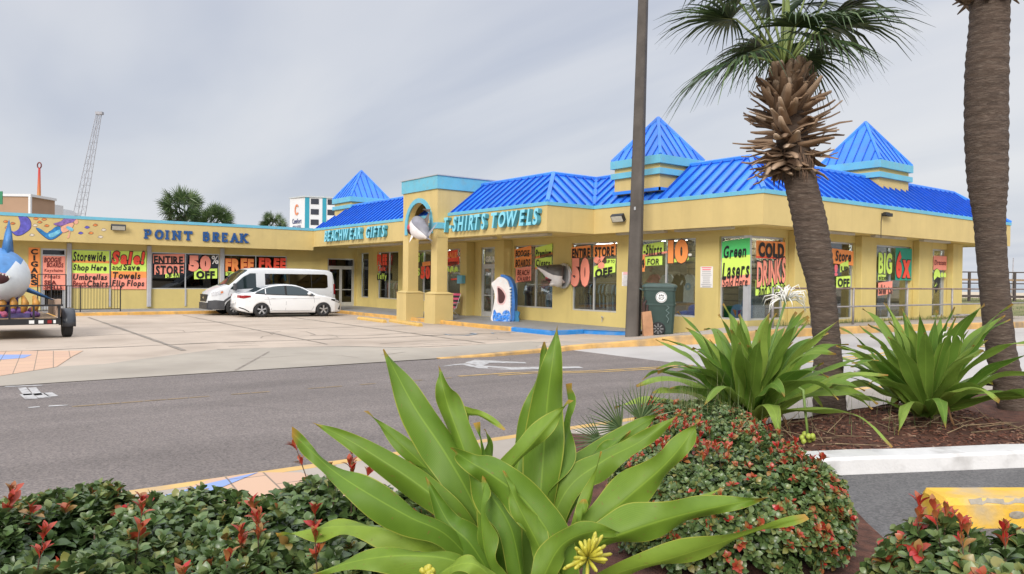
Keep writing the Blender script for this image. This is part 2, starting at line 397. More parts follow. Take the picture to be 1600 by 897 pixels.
# asphalt
def asphalt(name, base, patch):
    m = mat(name, base, .88, .10, .35, bump=.45, bscale=160)
    t = m.node_tree; b = t.nodes['Principled BSDF']; src = b.inputs['Base Color'].links[0].from_socket
    tcn = t.nodes.new('ShaderNodeTexCoord')
    v1 = t.nodes.new('ShaderNodeTexVoronoi'); v1.inputs['Scale'].default_value = 55; t.links.new(tcn.outputs['Object'], v1.inputs['Vector'])
    hs_ = t.nodes.new('ShaderNodeSeparateColor'); t.links.new(v1.outputs['Color'], hs_.inputs[0])
    r1 = t.nodes.new('ShaderNodeValToRGB'); r1.color_ramp.elements[0].color = (.62, .62, .63, 1); r1.color_ramp.elements[1].color = (1.45, 1.42, 1.38, 1); t.links.new(hs_.outputs[0], r1.inputs[0])
    mx = t.nodes.new('ShaderNodeMix'); mx.data_type = 'RGBA'; mx.blend_type = 'MULTIPLY'; mx.inputs[0].default_value = .75
    t.links.new(src, mx.inputs[6]); t.links.new(r1.outputs[0], mx.inputs[7])
    mpn = t.nodes.new('ShaderNodeMapping'); mpn.inputs['Scale'].default_value = (1.1, .10, 1); t.links.new(tcn.outputs['Object'], mpn.inputs[0])
    n2 = t.nodes.new('ShaderNodeTexNoise'); n2.inputs['Scale'].default_value = 1.4; n2.inputs['Detail'].default_value = 7; t.links.new(mpn.outputs[0], n2.inputs['Vector'])
    r2 = t.nodes.new('ShaderNodeValToRGB'); r2.color_ramp.elements[0].position = .3; r2.color_ramp.elements[1].position = .7
    r2.color_ramp.elements[0].color = (*[1-patch]*3, 1); r2.color_ramp.elements[1].color = (*[1+patch]*3, 1); t.links.new(n2.outputs[0], r2.inputs[0])
    m2 = t.nodes.new('ShaderNodeMix'); m2.data_type = 'RGBA'; m2.blend_type = 'MULTIPLY'; m2.inputs[0].default_value = 1
    t.links.new(mx.outputs[2], m2.inputs[6]); t.links.new(r2.outputs[0], m2.inputs[7]); t.links.new(m2.outputs[2], b.inputs['Base Color'])
    return m
m_road = asphalt('worn_road_asphalt', (.172, .148, .137), .14)
m_lotasph = asphalt('parking_asphalt', (.115, .112, .112), .22)
def concrete(name, c, var=.1):
    m = mat(name, c, .85, var, .5, bump=.15, bscale=70, stain=((c[0]*.55, c[1]*.52, c[2]*.5), .5, .45, (1, 1, 1)))
    return m
m_lot = concrete('lot_concrete', (.455, .375, .30)); m_apron = concrete('apron_concrete', (.35, .31, .255))
m_walk = concrete('pavement_concrete', (.37, .325, .275)); m_wroad = concrete('pale_road_concrete', (.43, .41, .39), .06)

NEAR_V = [-60, 7, 12, 18, 30, 60]; NEAR_U = [-6.55, -6.5, -6.3, -5.0, -1, 8]
def nu_(v): return lerp(NEAR_V, NEAR_U, v)
rows = [-60, -20, -8, -4, -2, 0, 2, 4, 6, 7.5, 8.9, 9.7, 10.5, 11.3, 12.1, 12.6, 13.0, 13.4]
def strip(name, rows, f0, f1, z, n, m, jag=0):
    mb = MB(); mb.grid(lambda a, b: (lambda v: (f0(v)+(f1(v)-f0(v))*b, v, z(f0(v)+(f1(v)-f0(v))*b, v)))(rows[round(a*(len(rows)-1))]), len(rows), n)
    return struct(mb.build(name, m))
strip('road', rows, cu, nu_, lambda u, v: road_z(v), 10, m_road)
strip('concrete_road', [13.4, 13.9, 14.5, 15.1, 15.8, 16.5, 17.6, 19, 21.3, 26, 30, 60], cu, lambda v: nu_(v)+.0, lambda u, v: road_z(v), 8, m_wroad)
# parking lot (flat, rising into the pavement at the beach end)
lr = [-60, -20, -6, 0, 3, 6, 8.9, 10.5, 12.2, 12.8, 13.3, 14.1, 15.1, 15.8, 16.5, 17.6, 18.4, 19.1]
def lot_in(v): return -14.5 if v < 8.9 else cu(v)-.16
us_ = [0, .2, .4, .6, .7, .78, .82, .86, .9, .93, .96, 1]
mb = MB()
mb.grid(lambda a, b: (lambda v: (lambda u: (u, v, hs(u, v)))(-37+(lot_in(v)+37)*us_[round(b*11)]))(lr[round(a*(len(lr)-1))]), len(lr), 12)
struct(mb.build('parking_lot', m_lot))
mb = MB(); sr_ = [19.1, 21.3, 24, 26, 28, 30, 34, 42, 60]
mb.grid(lambda a, b: (lambda v: (-13.0+(cu(v)-.16+13.0)*b, v, .5))(sr_[round(a*8)]), 9, 4)
struct(mb.build('pavement', m_walk))
# paler driveway apron across the pavement line and the pavement strip beside the curb
mb = MB()
ap = [(-14.49, -3.0), (-14.49, 8.9), (-14.9, 10.4), (-15.15, 12.2), (-15.15, 13.3), (-16.4, 13.8), (-17.1, 13.6), (-16.7, 10.2), (-18.3, 8.3), (-19.0, 5.3), (-17.0, 2.6), (-16.6, -3)]
mb.poly([(u, v, hs(u, v)+.004) for u, v in ap]); struct(mb.build('driveway', m_apron))
mb = MB()
pv = [(-15.1, 13.4), (-14.95, 14.1), (-14.25, 15.1), (-13.6, 15.8), (-12.8, 16.5), (-12.2, 17.6), (-12.12, 19.09)]
inn = [(-16.6, 13.9), (-16.5, 14.6), (-16.6, 15.4), (-16.9, 16.6), (-17.1, 17.4), (-16.6, 18.2), (-13.6, 19.09)]
mb.grid(lambda a, b: (lambda i: (lambda q, r_: (lambda u, v: (u, v, hs(u, v)+.006))(q[0]+(r_[0]-q[0])*b, q[1]+(r_[1]-q[1])*b))(pv[i], inn[i]))(round(a*6)), 7, 8)
struct(mb.build('pavement', m_walk))
# joints and cracks in the lot
m_joint = mat('joint_tar', (.25, .215, .18), .9, .25, 6)
def groundline(pts, wd, z, mb, seed=0, wob=0.0):
    rr = random.Random(seed); P_ = []
    for i in range(len(pts)-1):
        a, b = Vector(pts[i]), Vector(pts[i+1]); k = max(1, int((b-a).length/.5))
        P_ += [a+(b-a)*(j/k)+Vector((rr.uniform(-wob, wob), rr.uniform(-wob, wob))) for j in range(k)]
    P_.append(Vector(pts[-1])); L_, R_ = [], []
    for i, p in enumerate(P_):
        t = (P_[min(i+1, len(P_)-1)]-P_[max(i-1, 0)]).normalized(); q = Vector((-t.y, t.x))*wd*.5*(1+rr.uniform(-.4, .4)*(wob > 0))
        L_.append((p.x+q.x, p.y+q.y, z+hs(p.x, p.y))); R_.append((p.x-q.x, p.y-q.y, z+hs(p.x, p.y)))
    for i in range(len(P_)-1): mb.quad(L_[i], L_[i+1], R_[i+1], R_[i])
mb = MB()
for i, (pts, wd, wob) in enumerate([([(-35.5, 4.8), (-27, 4.7), (-19.1, 4.6)], .10, .01), ([(-36, 8.6), (-19, 8.2)], .05, .02), ([(-36, 12.3), (-17.2, 12.1)], .07, .03),
        ([(-20.7, 1), (-20.9, 6), (-20.4, 10), (-20.3, 15.6)], .08, .06), ([(-25, 3.4), (-25.2, 9), (-24.9, 15.5)], .06, .05), ([(-30, 5), (-30.1, 13)], .05, .05),
        ([(-19.0, 5.3), (-18.3, 8.3), (-17.3, 9.3), (-16.9, 12), (-16.4, 13.7)], .05, .05), ([(-22, 9), (-21.2, 10.5), (-21.6, 12.2), (-20.6, 13.3)], .05, .08),
        ([(-18.4, 9.4), (-18.8, 11), (-18.2, 12.4), (-17.9, 14.5)], .04, .08), ([(-17.78, 6.2), (-14.6, 4.45)], .05, .0)]):
    groundline(pts, wd, .0095, mb, i, wob)
rr = random.Random(12)
for k in range(34):
    u, v = rr.uniform(-34, -15.4), rr.uniform(1, 15); an = rr.uniform(0, 6.3); pts = [(u, v)]
    for q_ in range(rr.randrange(2, 6)): an += rr.uniform(-.8, .8); u += math.cos(an)*rr.uniform(.3, .9); v += math.sin(an)*rr.uniform(.3, .9); pts.append((min(u, -15.3), v))
    groundline(pts, rr.uniform(.012, .03), .0095, mb, 50+k, .06)
struct(mb.build('pavement_joints', m_joint))
mb = MB()
for k in range(7):
    v = rr.uniform(2, 12.5); u = rr.uniform(-13.8, -9.5); pts = [(u, v)]; an = rr.choice((1.57, 1.57, 0.2))+rr.uniform(-.4, .4)
    for q_ in range(rr.randrange(3, 7)): an += rr.uniform(-.5, .5); u += math.cos(an)*.5; v += math.sin(an)*.5; pts.append((min(-6.9, max(-14.2, u)), v))
    P_ = [Vector(p) for p in pts]
    for a_, b_ in zip(P_[:-1], P_[1:]):
        t_ = (b_-a_).normalized(); n_ = Vector((-t_.y, t_.x))*rr.uniform(.002, .004); mb.quad(*[(p.x, p.y, road_z(p.y)+.006) for p in (a_+n_, b_+n_, b_-n_, a_-n_)])
struct(mb.build('road_cracks', mat('crack_dark', (.07, .062, .058), .95, .2, 5)))
# faint blue disabled-bay paint on the lot
mb = MB(); m_bpaint = mat('worn_blue_paint', (.24, .31, .38), .8, .25, 8)
groundline([(-20.6, 12.9), (-20.1, 12.8), (-19.8, 13.2), (-20.1, 13.8), (-20.6, 13.9)], .10, .012, mb, 3, .02); groundline([(-19.95, 14.4), (-20.4, 14.6), (-20.0, 15.1)], .09, .012, mb, 4, .02)
struct(mb.build('bay_marking', m_bpaint))

# kerb along the far side of the road
def curbrun(name, vlist, fu, ztop, zbot, wid, m, label=None):
    mb = MB(); ring = []
    for v in vlist:
        u = fu(v); ring.append([(u+.015, v, zbot(v)-.02), (u, v, ztop(v)-.02), (u-.025, v, ztop(v)), (u-wid, v, ztop(v)), (u-wid, v, ztop(v)-.18)])
    mb.loft(ring, 0, True); return struct(mb.build(name, m))
cv = [8.9, 9.7, 10.5, 11.4, 12.2, 12.8, 13.3, 13.7, 14.1, 14.6, 15.1, 15.45, 15.8, 16.15, 16.5, 17.0, 17.6, 18.2, 19, 20, 21.3, 24, 26, 28, 30, 40, 60]
m_curb_w = mat('curb_worn_yellow', (.60, .36, .12), .75, .2, 2.2, bump=.3, bscale=40, stain=((.20, .16, .12), .85, 1.3, (.7, 1.6, 1)))
curbrun('road_curb', cv, cu, lambda v: hs(cu(v), v)+.012 if v < 19 else .51, road_z, .17, m_curb_w)
# near side: pavement with its yellow-topped kerb, pavers and the planting beds
def ncv(v): return nu_(v)
mb = MB(); ring = []
for v in [-60, -6, 0, 1, 2, 3, 4, 5, 6, 7, 8, 10, 12, 14]:
    u = nu_(v); ring.append([(u-.10, v, -.05), (u-.10, v, .012), (u-.004, v, .016), (u, v, .10), (u+.02, v, .12), (u+.15, v, .12), (u+.15, v, -.05)])
mb.loft(ring); struct(mb.build('pavement_curb', mat('faded_yellow_curb', (.60, .38, .13), .75, .12, 2, stain=((.35, .3, .25), .6, 3, (1, 1, 1)))))
mb = MB(); nrw = [-60, -6, 0, 2, 4, 6, 7, 8, 10, 12, 14]
mb.grid(lambda a, b: (lambda v: (nu_(v)+.15+(.0-2.9-nu_(v)-.15)*b if v < 5.4 else nu_(v)+.15+1.5*b, v, .118))(nrw[round(a*10)]), 11, 4); struct(mb.build('pavement', m_walk))
def brick(name, c1, c2, mortar, sx, sy, rot):
    m = bpy.data.materials.new(name); m.use_nodes = True; t = m.node_tree; b = t.nodes['Principled BSDF']
    tcn = t.nodes.new('ShaderNodeTexCoord'); mpn = t.nodes.new('ShaderNodeMapping'); mpn.inputs['Rotation'].default_value = (0, 0, rot); t.links.new(tcn.outputs['Object'], mpn.inputs[0])
    br = t.nodes.new('ShaderNodeTexBrick'); br.inputs['Color1'].default_value = (*c1, 1); br.inputs['Color2'].default_value = (*c2, 1); br.inputs['Mortar'].default_value = (*mortar, 1)
    br.inputs['Scale'].default_value = 1; br.inputs['Brick Width'].default_value = sx; br.inputs['Row Height'].default_value = sy; br.inputs['Mortar Size'].default_value = .008
    t.links.new(mpn.outputs[0], br.inputs[0]); t.links.new(br.outputs[0], b.inputs['Base Color']); b.inputs['Roughness'].default_value = .85; return m
m_peach = brick('peach_pavers', (.56, .37, .25), (.52, .34, .24), (.22, .17, .13), .62, .31, .1)
m_bluep = brick('blue_pavers', (.24, .33, .58), (.22, .30, .55), (.15, .15, .18), .62, .31, .1)
mb = MB(); pp = [G(405, 738, .122), G(470, 738, .122), G(650, 800, .122), G(760, 850, .122), G(640, 897, .122), G(300, 880, .122), G(190, 800, .122), G(330, 748, .122)]
mb.poly([(p.x, p.y, .122) for p in pp]); struct(mb.build('paver_path', m_peach))
mb = MB(); pp = [G(404, 737.5, .126), G(330, 768, .126), G(270, 790, .126), G(215, 790, .126), G(262, 772, .126), G(330, 754, .126)]
mb.poly([(p.x, p.y, .126) for p in pp]); struct(mb.build('blue_paver_path', m_bluep))
mb = MB(); pp = [G(-60, 549, 0), G(130, 548.5, 0), G(112, 558, 0), G(88, 574, 0), G(0, 588, 0), G(-60, 594, 0)]
mb.poly([(p.x, p.y, .009) for p in pp]); struct(mb.build('paver_path', m_peach))
mb = MB(); pp = [G(-60, 555, 0), G(50, 555, 0), G(38, 560, 0), G(0, 563, 0), G(-60, 569, 0)]
mb.poly([(p.x, p.y, .013) for p in pp]); struct(mb.build('blue_paver_path', m_bluep))
# foreground parking asphalt, white kerb, mulch beds
K0, K1 = G(1262, 745, 0), G(1602, 731, 0); kd = (K1-K0).normalized(); kn = Vector((-kd.y, kd.x, 0))
if kn.dot(fwd0) < 0: kn = -kn
Ka, Kb = K0-kd*1.6, K1+kd*4
mb = MB(); mb.poly([(-3.3, 4.0, .002), tuple(Ka+Vector((0, 0, .002))), tuple(Kb+Vector((0, 0, .002))), (6, 9, .002), (6, 2, .002), (1.5, 1.8, .002), (-2.6, 3.4, .002)]); struct(mb.build('parking_asphalt', m_lotasph))
m_wcurb = mat('white_kerb_paint', (.66, .65, .64), .6, .06, 3, bump=.2, bscale=40, stain=((.28, .26, .24), .7, 3.2, (1, 1, 1)))
mb = MB(); ring = []
for k in range(15):
    p = Ka+(Kb-Ka)*(k/14); wv = Vector((0, 0, .006*math.sin(k*2.1)))
    ring.append([p+kn*0+Vector((0, 0, -.05)), p+kn*.02+Vector((0, 0, .13))+wv, p+kn*.05+Vector((0, 0, .158))+wv, p+kn*.30+Vector((0, 0, .165))+wv, p+kn*.32+Vector((0, 0, -.05))])
mb.loft(ring); struct(mb.build('white_curb', m_wcurb))
m_mulch = mat('red_brown_mulch', (.105, .042, .026), .95, .4, 9, bump=.9, bscale=45)
def bed_z(u, v):
    d = (Vector((u, v, 0))-Ka).dot(kn); return .13+.10*sstep(.2, 1.8, d)+.02*math.sin(u*5.1)*math.sin(v*4.3)
mb = MB()
mb.grid(lambda a, b: (lambda p: (max(p.x, nu_(p.y)+1.55), p.y, bed_z(p.x, p.y)))(Ka-kd*.2+(Kb-Ka)*1.0*a+kn*(.32+3.9*b)), 28, 18); struct(mb.build('mulch_bed', m_mulch))
mb = MB(); mb.grid(lambda a, b: (lambda p: (p.x, p.y, .14+.015*math.sin(p.x*3)*math.sin(p.y*4)))(CF(-3.6+5.3*a, 1.0+3.0*b)), 14, 14); struct(mb.build('planting_bed', m_mulch))
mb = MB(); mb.grid(lambda a, b: (lambda p: (p.x, p.y, .135+.02*math.sin(p.x*3)*math.sin(p.y*4)))(CF(.0+2.3*a+.6*b, 3.4+4.8*b)), 10, 16); struct(mb.build('planting_bed', m_mulch))
# loose chips on the mulch
cv_ = np.array([[-1, -.35, 0], [1, -.25, 0], [1, .3, 0], [-1, .35, 0], [-.8, -.2, .3], [.8, -.15, .3], [.8, .2, .3], [-.8, .2, .3]])
cf_ = np.array([[4, 5, 6, 7], [0, 1, 5, 4], [1, 2, 6, 5], [2, 3, 7, 6], [3, 0, 4, 7]])
def scatter(name, n, fn, tv, tf, m, kind='stuff', parent=None):
    Vs = []; Fs = []; T = []
    for i in range(n):
        p, Mx, tt = fn()
        Vs.append(tv @ Mx.T + p); Fs.append(tf+i*len(tv)); T.append(np.full(len(tv), tt))
    o = fast_mesh(name, np.concatenate(Vs), np.concatenate(Fs), m, parent, np.concatenate(T), smooth=False)
    if kind: o['kind'] = kind
    return o
def chip():
    a, b = rng.random(), rng.random(); p = Ka+(Kb-Ka)*a*.62+kn*(.34+3.6*b); p.x = max(p.x, nu_(p.y)+1.6+.1*b)
    s = rng.uniform(.012, .034); an = rng.uniform(0, 2*PI); ti = rng.normal(0, .25)
    Rm = np.array(Matrix.Rotation(an, 3, 'Z') @ Matrix.Rotation(ti, 3, 'Y')); return np.array((p.x, p.y, bed_z(p.x, p.y)+.006)), Rm*s, rng.random()
m_chip = tinted('mulch_chip', [(0, (.035, .014, .010)), (.5, (.115, .042, .025)), (.8, (.19, .075, .045)), (1, (.30, .20, .14))], .95)
tag(scatter('mulch_chips', 5200, chip, cv_, cf_, m_chip), 'red brown wood mulch chips under the palms', 'mulch')
# ground right of the shop: grass, sand, sea
m_grass = mat('dry_grass', (.15, .155, .05), .95, .3, 2.2, bump=.5, bscale=30, stain=((.32, .25, .13), .8, .5, (1, 1, 1)))
mb = MB()
def gz(u, v): return .49+.35*sstep(36, 56, v)+.03*math.sin(u*1.3)*math.sin(v*.9)
mb.grid(lambda a, b: (lambda v: (lambda u: (u, v, gz(u, v)))(-70+(-13.0+70)*b))(33.4+27*a), 16, 24); struct(mb.build('grass', m_grass))
mb = MB(); mb.grid(lambda a, b: (lambda v: (lambda u: (u, v, .49+.012*math.sin(u*9)*math.sin(v*4)))(-13.42+.42*b))(19.2+14.3*a), 22, 3); struct(mb.build('grass_verge', m_grass))
mb = MB(); mb.grid(lambda a, b: (lambda v: (lambda u: (u, v, gz(u, v)))(-13.0+(cu(v)-1.6+13.0)*b))(26.5+34*a), 16, 6); struct(mb.build('grass', m_grass))
m_sand = mat('beach_sand', (.50, .42, .31), .95, .08, .6, bump=.2, bscale=10)
svs = [58, 62, 66, 70, 78, 88, 100]; sz_ = [.7, 1.05, 1.17, 1.0, .2, -.7, -1.4]
mb = MB(); mb.grid(lambda a, b: (lambda i: (-400+900*b, svs[i], sz_[i]+.05*math.sin(b*140)))(round(a*6)), 7, 120); struct(mb.build('beach', m_sand))
m_sea = mat('sea_water', (.10, .19, .24), .12, .15, .05, bump=.25, bscale=.35, stretch=(.3, 1, 1))
mb = MB(); mb.quad((-4000, 84, -.9), (6000, 84, -.9), (6000, 7000, -.9), (-4000, 7000, -.9)); struct(mb.build('sea', m_sea))

# road paint
m_wpaint = mat('worn_white_paint', (.44, .43, .42), .8, .15, 5, stain=((.16, .14, .13), 1.0, 7, (1, 1, 1)))
m_ypaint = mat('worn_yellow_paint', (.46, .30, .10), .8, .2, 4, stain=((.15, .13, .12), .95, 3, (1, 1, 1)))
def flat_poly(name, pts, z, m):
    mb = MB(); mb.poly([(p.x, p.y, z(p.y)) for p in pts]); return struct(mb.build(name, m))
rz4 = lambda v: road_z(v)+.005
ar = [(688, 573.5), (735, 564), (742, 561), (820, 562.5), (823, 564.5), (765, 566), (756, 571.5), (800, 573), (905, 568.5), (912, 571), (800, 578), (748, 576), (722, 570.5)]
flat_poly('road_arrow', [G(x, y, road_z(9)) for x, y in ar], rz4, m_wpaint)
mb = MB()
def yl(u0, wd, v0, v1, bend=0):
    n = 24
    for i in range(n):
        a, b = v0+(v1-v0)*i/n, v0+(v1-v0)*(i+1)/n
        f = lambda v: u0+.18*sstep(6, 13, v)*3+bend*(v-v0)
        mb.quad((f(a)-wd/2, a, rz4(a)), (f(b)-wd/2, b, rz4(b)), (f(b)+wd/2, b, rz4(b)), (f(a)+wd/2, a, rz4(a)))
yl(-11.72, .11, 7.6, 13.4); yl(-11.50, .10, 8.3, 13.4)
struct(mb.build('road_centre_line', m_ypaint))
mb = MB()
for i in range(20):
    v0 = 1.4+i*.3; 
    if i in (6, 9, 10, 13, 15, 16, 18): continue
    mb.quad((-11.80+.035*v0-.03, v0, .005), (-11.80+.035*(v0+.28)-.03, v0+.28, .005), (-11.80+.035*(v0+.28)+.03, v0+.28, .005), (-11.80+.035*v0+.03, v0, .005))
struct(mb.build('faded_centre_line', mat('very_worn_yellow', (.30, .215, .115), .85, .25, 3, stain=((.14, .12, .11), .9, 3, (1, 1, 1)))))
mb = MB()
for (x0, y0, x1, y1, wd) in [(8, 604.5, 66, 602.5, .10), (34, 606, 44, 618, .11), (50, 606, 60, 618, .11), (40, 616, 50, 624, .16), (60, 615, 70, 622, .15), (74, 614, 84, 620, .12), (44, 637.5, 62, 636, .09), (76, 635, 106, 633.5, .09)]:
    a, b = G(x0, y0), G(x1, y1); t = (b-a).normalized(); q = Vector((-t.y, t.x, 0))*wd/2
    mb.quad(*[(p.x, p.y, .006) for p in (a+q, b+q, b-q, a-q)])
struct(mb.build('road_marking', m_wpaint))
mb = MB()
for i in range(30):
    v = 13.4+i*.6; u = cu(v)+ (nu_(v)-cu(v))*.52
    v2 = v+.61; u2_ = cu(v2)+(nu_(v2)-cu(v2))*.52
    for o_ in (0, .28): mb.quad((u-.06+o_, v, rz4(v)), (u2_-.06+o_, v2, rz4(v2)), (u2_+.06+o_, v2, rz4(v2)), (u+.06+o_, v, rz4(v)))
struct(mb.build('road_centre_line', mat('clean_yellow_paint', (.62, .40, .10), .7, .1, 3)))

# ================================================================== THE SHOP
ZT, ZB, ZBL = 4.30, 3.43, 3.24
UL, V1, U1, V2, U2, V3 = -39.28, 16.10, -19.37, 18.24, -12.52, 35.6
WU, WV, WR, WE = -40.2, 19.1, -13.6, 33.15     # wall faces
shop = thing('beach_shop', 'single storey yellow beach gift shop with blue metal mansard roof and three blue pyramid cupolas', 'shop', (-28, 19.1, 0))
# --- porch slab with painted kerb
mb = MB()
mb.poly([(-36.85, 15.70, .14), (-18.61, 15.70, .14), (-18.61, 17.1, .14), (-17.2, 17.68, .14), (-17.2, 19.1, .14), (-40.2, 19.1, .14), (-40.2, -12, .14), (-36.85, -12, .14)])
struct(mb.build('porch', m_porch))
def kerb(name, pts, m, z0=-.02, z1=.143, wid=.16, inward=1):
    mb = MB(); n = len(pts)
    for i in range(n-1):
        a, b = Vector((*pts[i], 0)), Vector((*pts[i+1], 0)); t = (b-a).normalized(); q = Vector((-t.y, t.x, 0))*inward*wid
        mb.loft([[p+Vector((0, 0, z0)), p+Vector((0, 0, z1-.02)), p+q*.12+Vector((0, 0, z1)), p+q+Vector((0, 0, z1)), p+q+Vector((0, 0, z0))] for p in (a, b)])
    return struct(mb.build(name, m))
kerb('porch_kerb', [(-36.85, 15.685), (-20.75, 15.685)], m_curb_y, inward=1)
kerb('porch_kerb', [(-20.745, 15.685), (-18.6, 15.685)], m_curb_b)
kerb('porch_kerb', [(-18.595, 15.69), (-18.595, 17.1)], m_curb_b)
kerb('porch_kerb', [(-18.75, 17.08), (-17.2, 17.7)], m_curb_b)
kerb('porch_kerb', [(-36.835, -12), (-36.835, 15.68)], m_curb_y)

# --- walls with openings. wall panels are pieced round the windows
def wallrun(plane, x0, x1, z0, z1, holes, th, mb):
    """solid strips of wall of thickness th behind the plane, leaving the holes (a,b,za,zb) open"""
    hs_ = sorted(holes); x = x0
    def bx(a, b, za, zb):
        if b-a < .004 or zb-za < .004: return
        p, q = plane.P(a, za, 0), plane.P(b, zb, -th); mb.box(p, q)
    for a, b, za, zb in hs_:
        bx(x, a, z0, z1); bx(a, b, z0, za); bx(a, b, zb, z1); x = b
    bx(x, x1, z0, z1)
PW, PF, PR = Plane('U', WU), Plane('V', WV), Plane('U', WR)
ST, SL = 3.20, .65
win_left = [(4.74, 7.93, 1.13, 2.94), (8.14, 11.40, 1.10, 2.92), (11.62, 14.96, 1.06, 2.90)]
door_left = [(3.53, 4.53, .14, 2.95)]; door_corner = [(17.33, 18.97, .14, 2.86)]
win_front = [(-39.73, -38.67, SL, ST), (-37.6, -35.2, SL, ST), (-33.9, -31.84, SL, ST), (-30.56, -28.56, SL, ST), (-25.12, -22.6, SL, ST), (-21.5, -19.08, SL, ST), (-18.09, -15.57, SL, ST), (-14.66, -13.604, SL, ST)]
door_front = [(-27.56, -25.96, .14, ST)]
win_right = [(19.104, 21.0, SL, ST), (22.9, 25.17, SL-.08, ST), (26.66, 29.24, SL-.12, ST), (30.9, 32.26, SL-.14, ST)]
mb = MB()
wallrun(PW, -12, 19.1, -.05, 3.55, win_left+door_left+door_corner, .22, mb)
wallrun(PF, -40.2, WR-.004, .0, 3.55, win_front+door_front, .22, mb)
wallrun(PR, 19.102, WE, .3, 3.55, win_right, .22, mb)
mb.box((-60, WE-.2, .2), (WR-.003, WE-.001, 3.55)); mb.box((-58, 19.3, -.1), (-57.8, WE-.21, 3.55)); 
wall = mb.build('wall', m_wall, shop)
# pilasters that stand proud of the wall
for a, b in [(-28.56, -28.05), (-25.9, -25.25), ]: mb = MB(); mb.bbox((a, WV-.45, .14), (b, WV-.002, 3.44), .012); mb.build('pilaster', m_wall, shop)
for a, b in [(21.16, 22.4), (25.19, 26.2), (29.4, 30.5), (32.28, WE)]: mb = MB(); mb.bbox((WR+.002, a, .46), (WR+.24, b, 3.44), .012); mb.build('pilaster', m_wall, shop)
# interior: floor, back wall, ceiling kept dim
mb = MB(); mb.box((-57.5, 23.2, .1), (-13.9, 23.3, 3.5)); mb.box((-46.5, -11.9, .1), (-46.4, 19.0, 3.5)); mb.box((-18.2, 23.35, .2), (-18.1, WE-.3, 3.5))
mb.build('interior_wall', m_intwall, shop)
mb = MB(); mb.box((-57, 19.33, .05), (-13.65, WE-.25, .145)); mb.box((-46.3, -11.9, .05), (-40.45, 19.0, .145)); mb.build('interior_floor', mat('shop_floor', (.16, .14, .12), .6), shop)
mb = MB(); mb.box((-57, 19.33, 3.40), (-13.65, WE-.25, 3.45)); mb.box((-46.3, -11.9, 3.40), (-40.45, 19.0, 3.45)); mb.build('interior_ceiling', mat('shop_ceiling', (.4, .4, .38), .9), shop)
# --- windows: each a frame with its panes as sub-part
def window(plane, a, b, za, zb, mull=(), dark=False, setback=.10, fw=.055, post_ext=0):
    mb = MB(); d0, d1 = -setback+.03, -setback-.05
    def bar(x0, x1, z0, z1, p0=d0, p1=d1): mb.box(plane.P(x0, z0, p0), plane.P(x1, z1, p1))
    bar(a, b, za, za+fw); bar(a, b, zb-fw, zb); bar(a, a+fw, za+fw, zb-fw); bar(b-fw, b, za+fw, zb-fw)
    for m_ in mull: bar(m_-fw*.55, m_+fw*.55, za+fw, zb-fw)
    f = mb.build('window', m_alu, shop)
    g = MB(); xs = [a+fw]+[q for m_ in mull for q in (m_-fw*.55, m_+fw*.55)]+[b-fw]
    for i in range(0, len(xs), 2): g.box(plane.P(xs[i], za+fw, -setback-.006), plane.P(xs[i+1], zb-fw, -setback-.012))
    g.build('pane', m_dglass if dark else m_glass, f)
    return f
for (a, b, za, zb), mu in zip(win_left, (6.33, 9.74, 13.28)): window(PW, a, b, za, zb, (mu,), True, .06, .05)
for i, ((a, b, za, zb), mu) in enumerate(zip(win_front, ((), (-36.4,), (-32.73,), (-29.25,), (-23.78,), (-20.35,), (-16.87,), ()))): window(PF, a, b, za, zb, mu, False, .12)
for (a, b, za, zb), mu in zip(win_right, ((), (), (27.86,), (32.1,))): window(PR, a, b, za, zb, mu, False, .12)
mb = MB(); mb.box((WR-.11, WV-.0, SL), (WR+.004, WV+.12, ST)); mb.build('corner_post', m_alu, shop)
# grey trim posts of the left wing, and the thin ones below the mullions
m_gpost = mat('grey_post_paint', (.42, .42, .44), .5, .06, 3)
for a, b in ((4.54, 4.73), (7.94, 8.13), (11.41, 11.61)): mb = MB(); mb.bbox((WU+.003, a, .24), (WU+.14, b, ZBL-.02), .02); mb.build('grey_post', m_gpost, shop)
for a in (6.33, 9.74, 13.28): mb = MB(); mb.box((WU+.002, a-.035, .25), (WU+.05, a+.035, 1.1)); mb.build('grey_post', m_gpost, shop)
# --- doors
def door(plane, a, b, za, zb, trans, leaves, dark=True):
    mb = MB(); fw = .07
    def bar(x0, x1, z0, z1, p0=-.05, p1=-.13): mb.box(plane.P(x0, z0, p0), plane.P(x1, z1, p1))
    bar(a, a+fw, za, zb); bar(b-fw, b, za, zb); bar(a+fw, b-fw, zb-fw, zb); bar(a+fw, b-fw, trans-.04, trans+.05)
    d = mb.build('door', m_alu, shop)
    g = MB(); g.box(plane.P(a+fw, trans+.05, -.085), plane.P(b-fw, zb-fw, -.095)); g.build('transom_pane', m_dglass if dark else m_glass, d)
    wl = (b-a-2*fw)/leaves
    for k in range(leaves):
        x0 = a+fw+k*wl; l = MB(); s_ = .075
        def lb(p, q, r_, s2): l.box(plane.P(p, r_, -.06), plane.P(q, s2, -.12))
        lb(x0+.004, x0+s_, za+.01, trans-.045); lb(x0+wl-s_, x0+wl-.004, za+.01, trans-.045); lb(x0+s_, x0+wl-s_, za+.01, za+.22); lb(x0+s_, x0+wl-s_, trans-.14, trans-.045)
        l.box(plane.P(x0+.1, 1.06, -.03), plane.P(x0+wl-.1, 1.10, -.06))
        lo = l.build('door_leaf', m_alu, d)
        gg = MB(); gg.box(plane.P(x0+s_, za+.22, -.085), plane.P(x0+wl-s_, trans-.14, -.095)); gg.build('pane', m_dglass if dark else m_glass, lo)
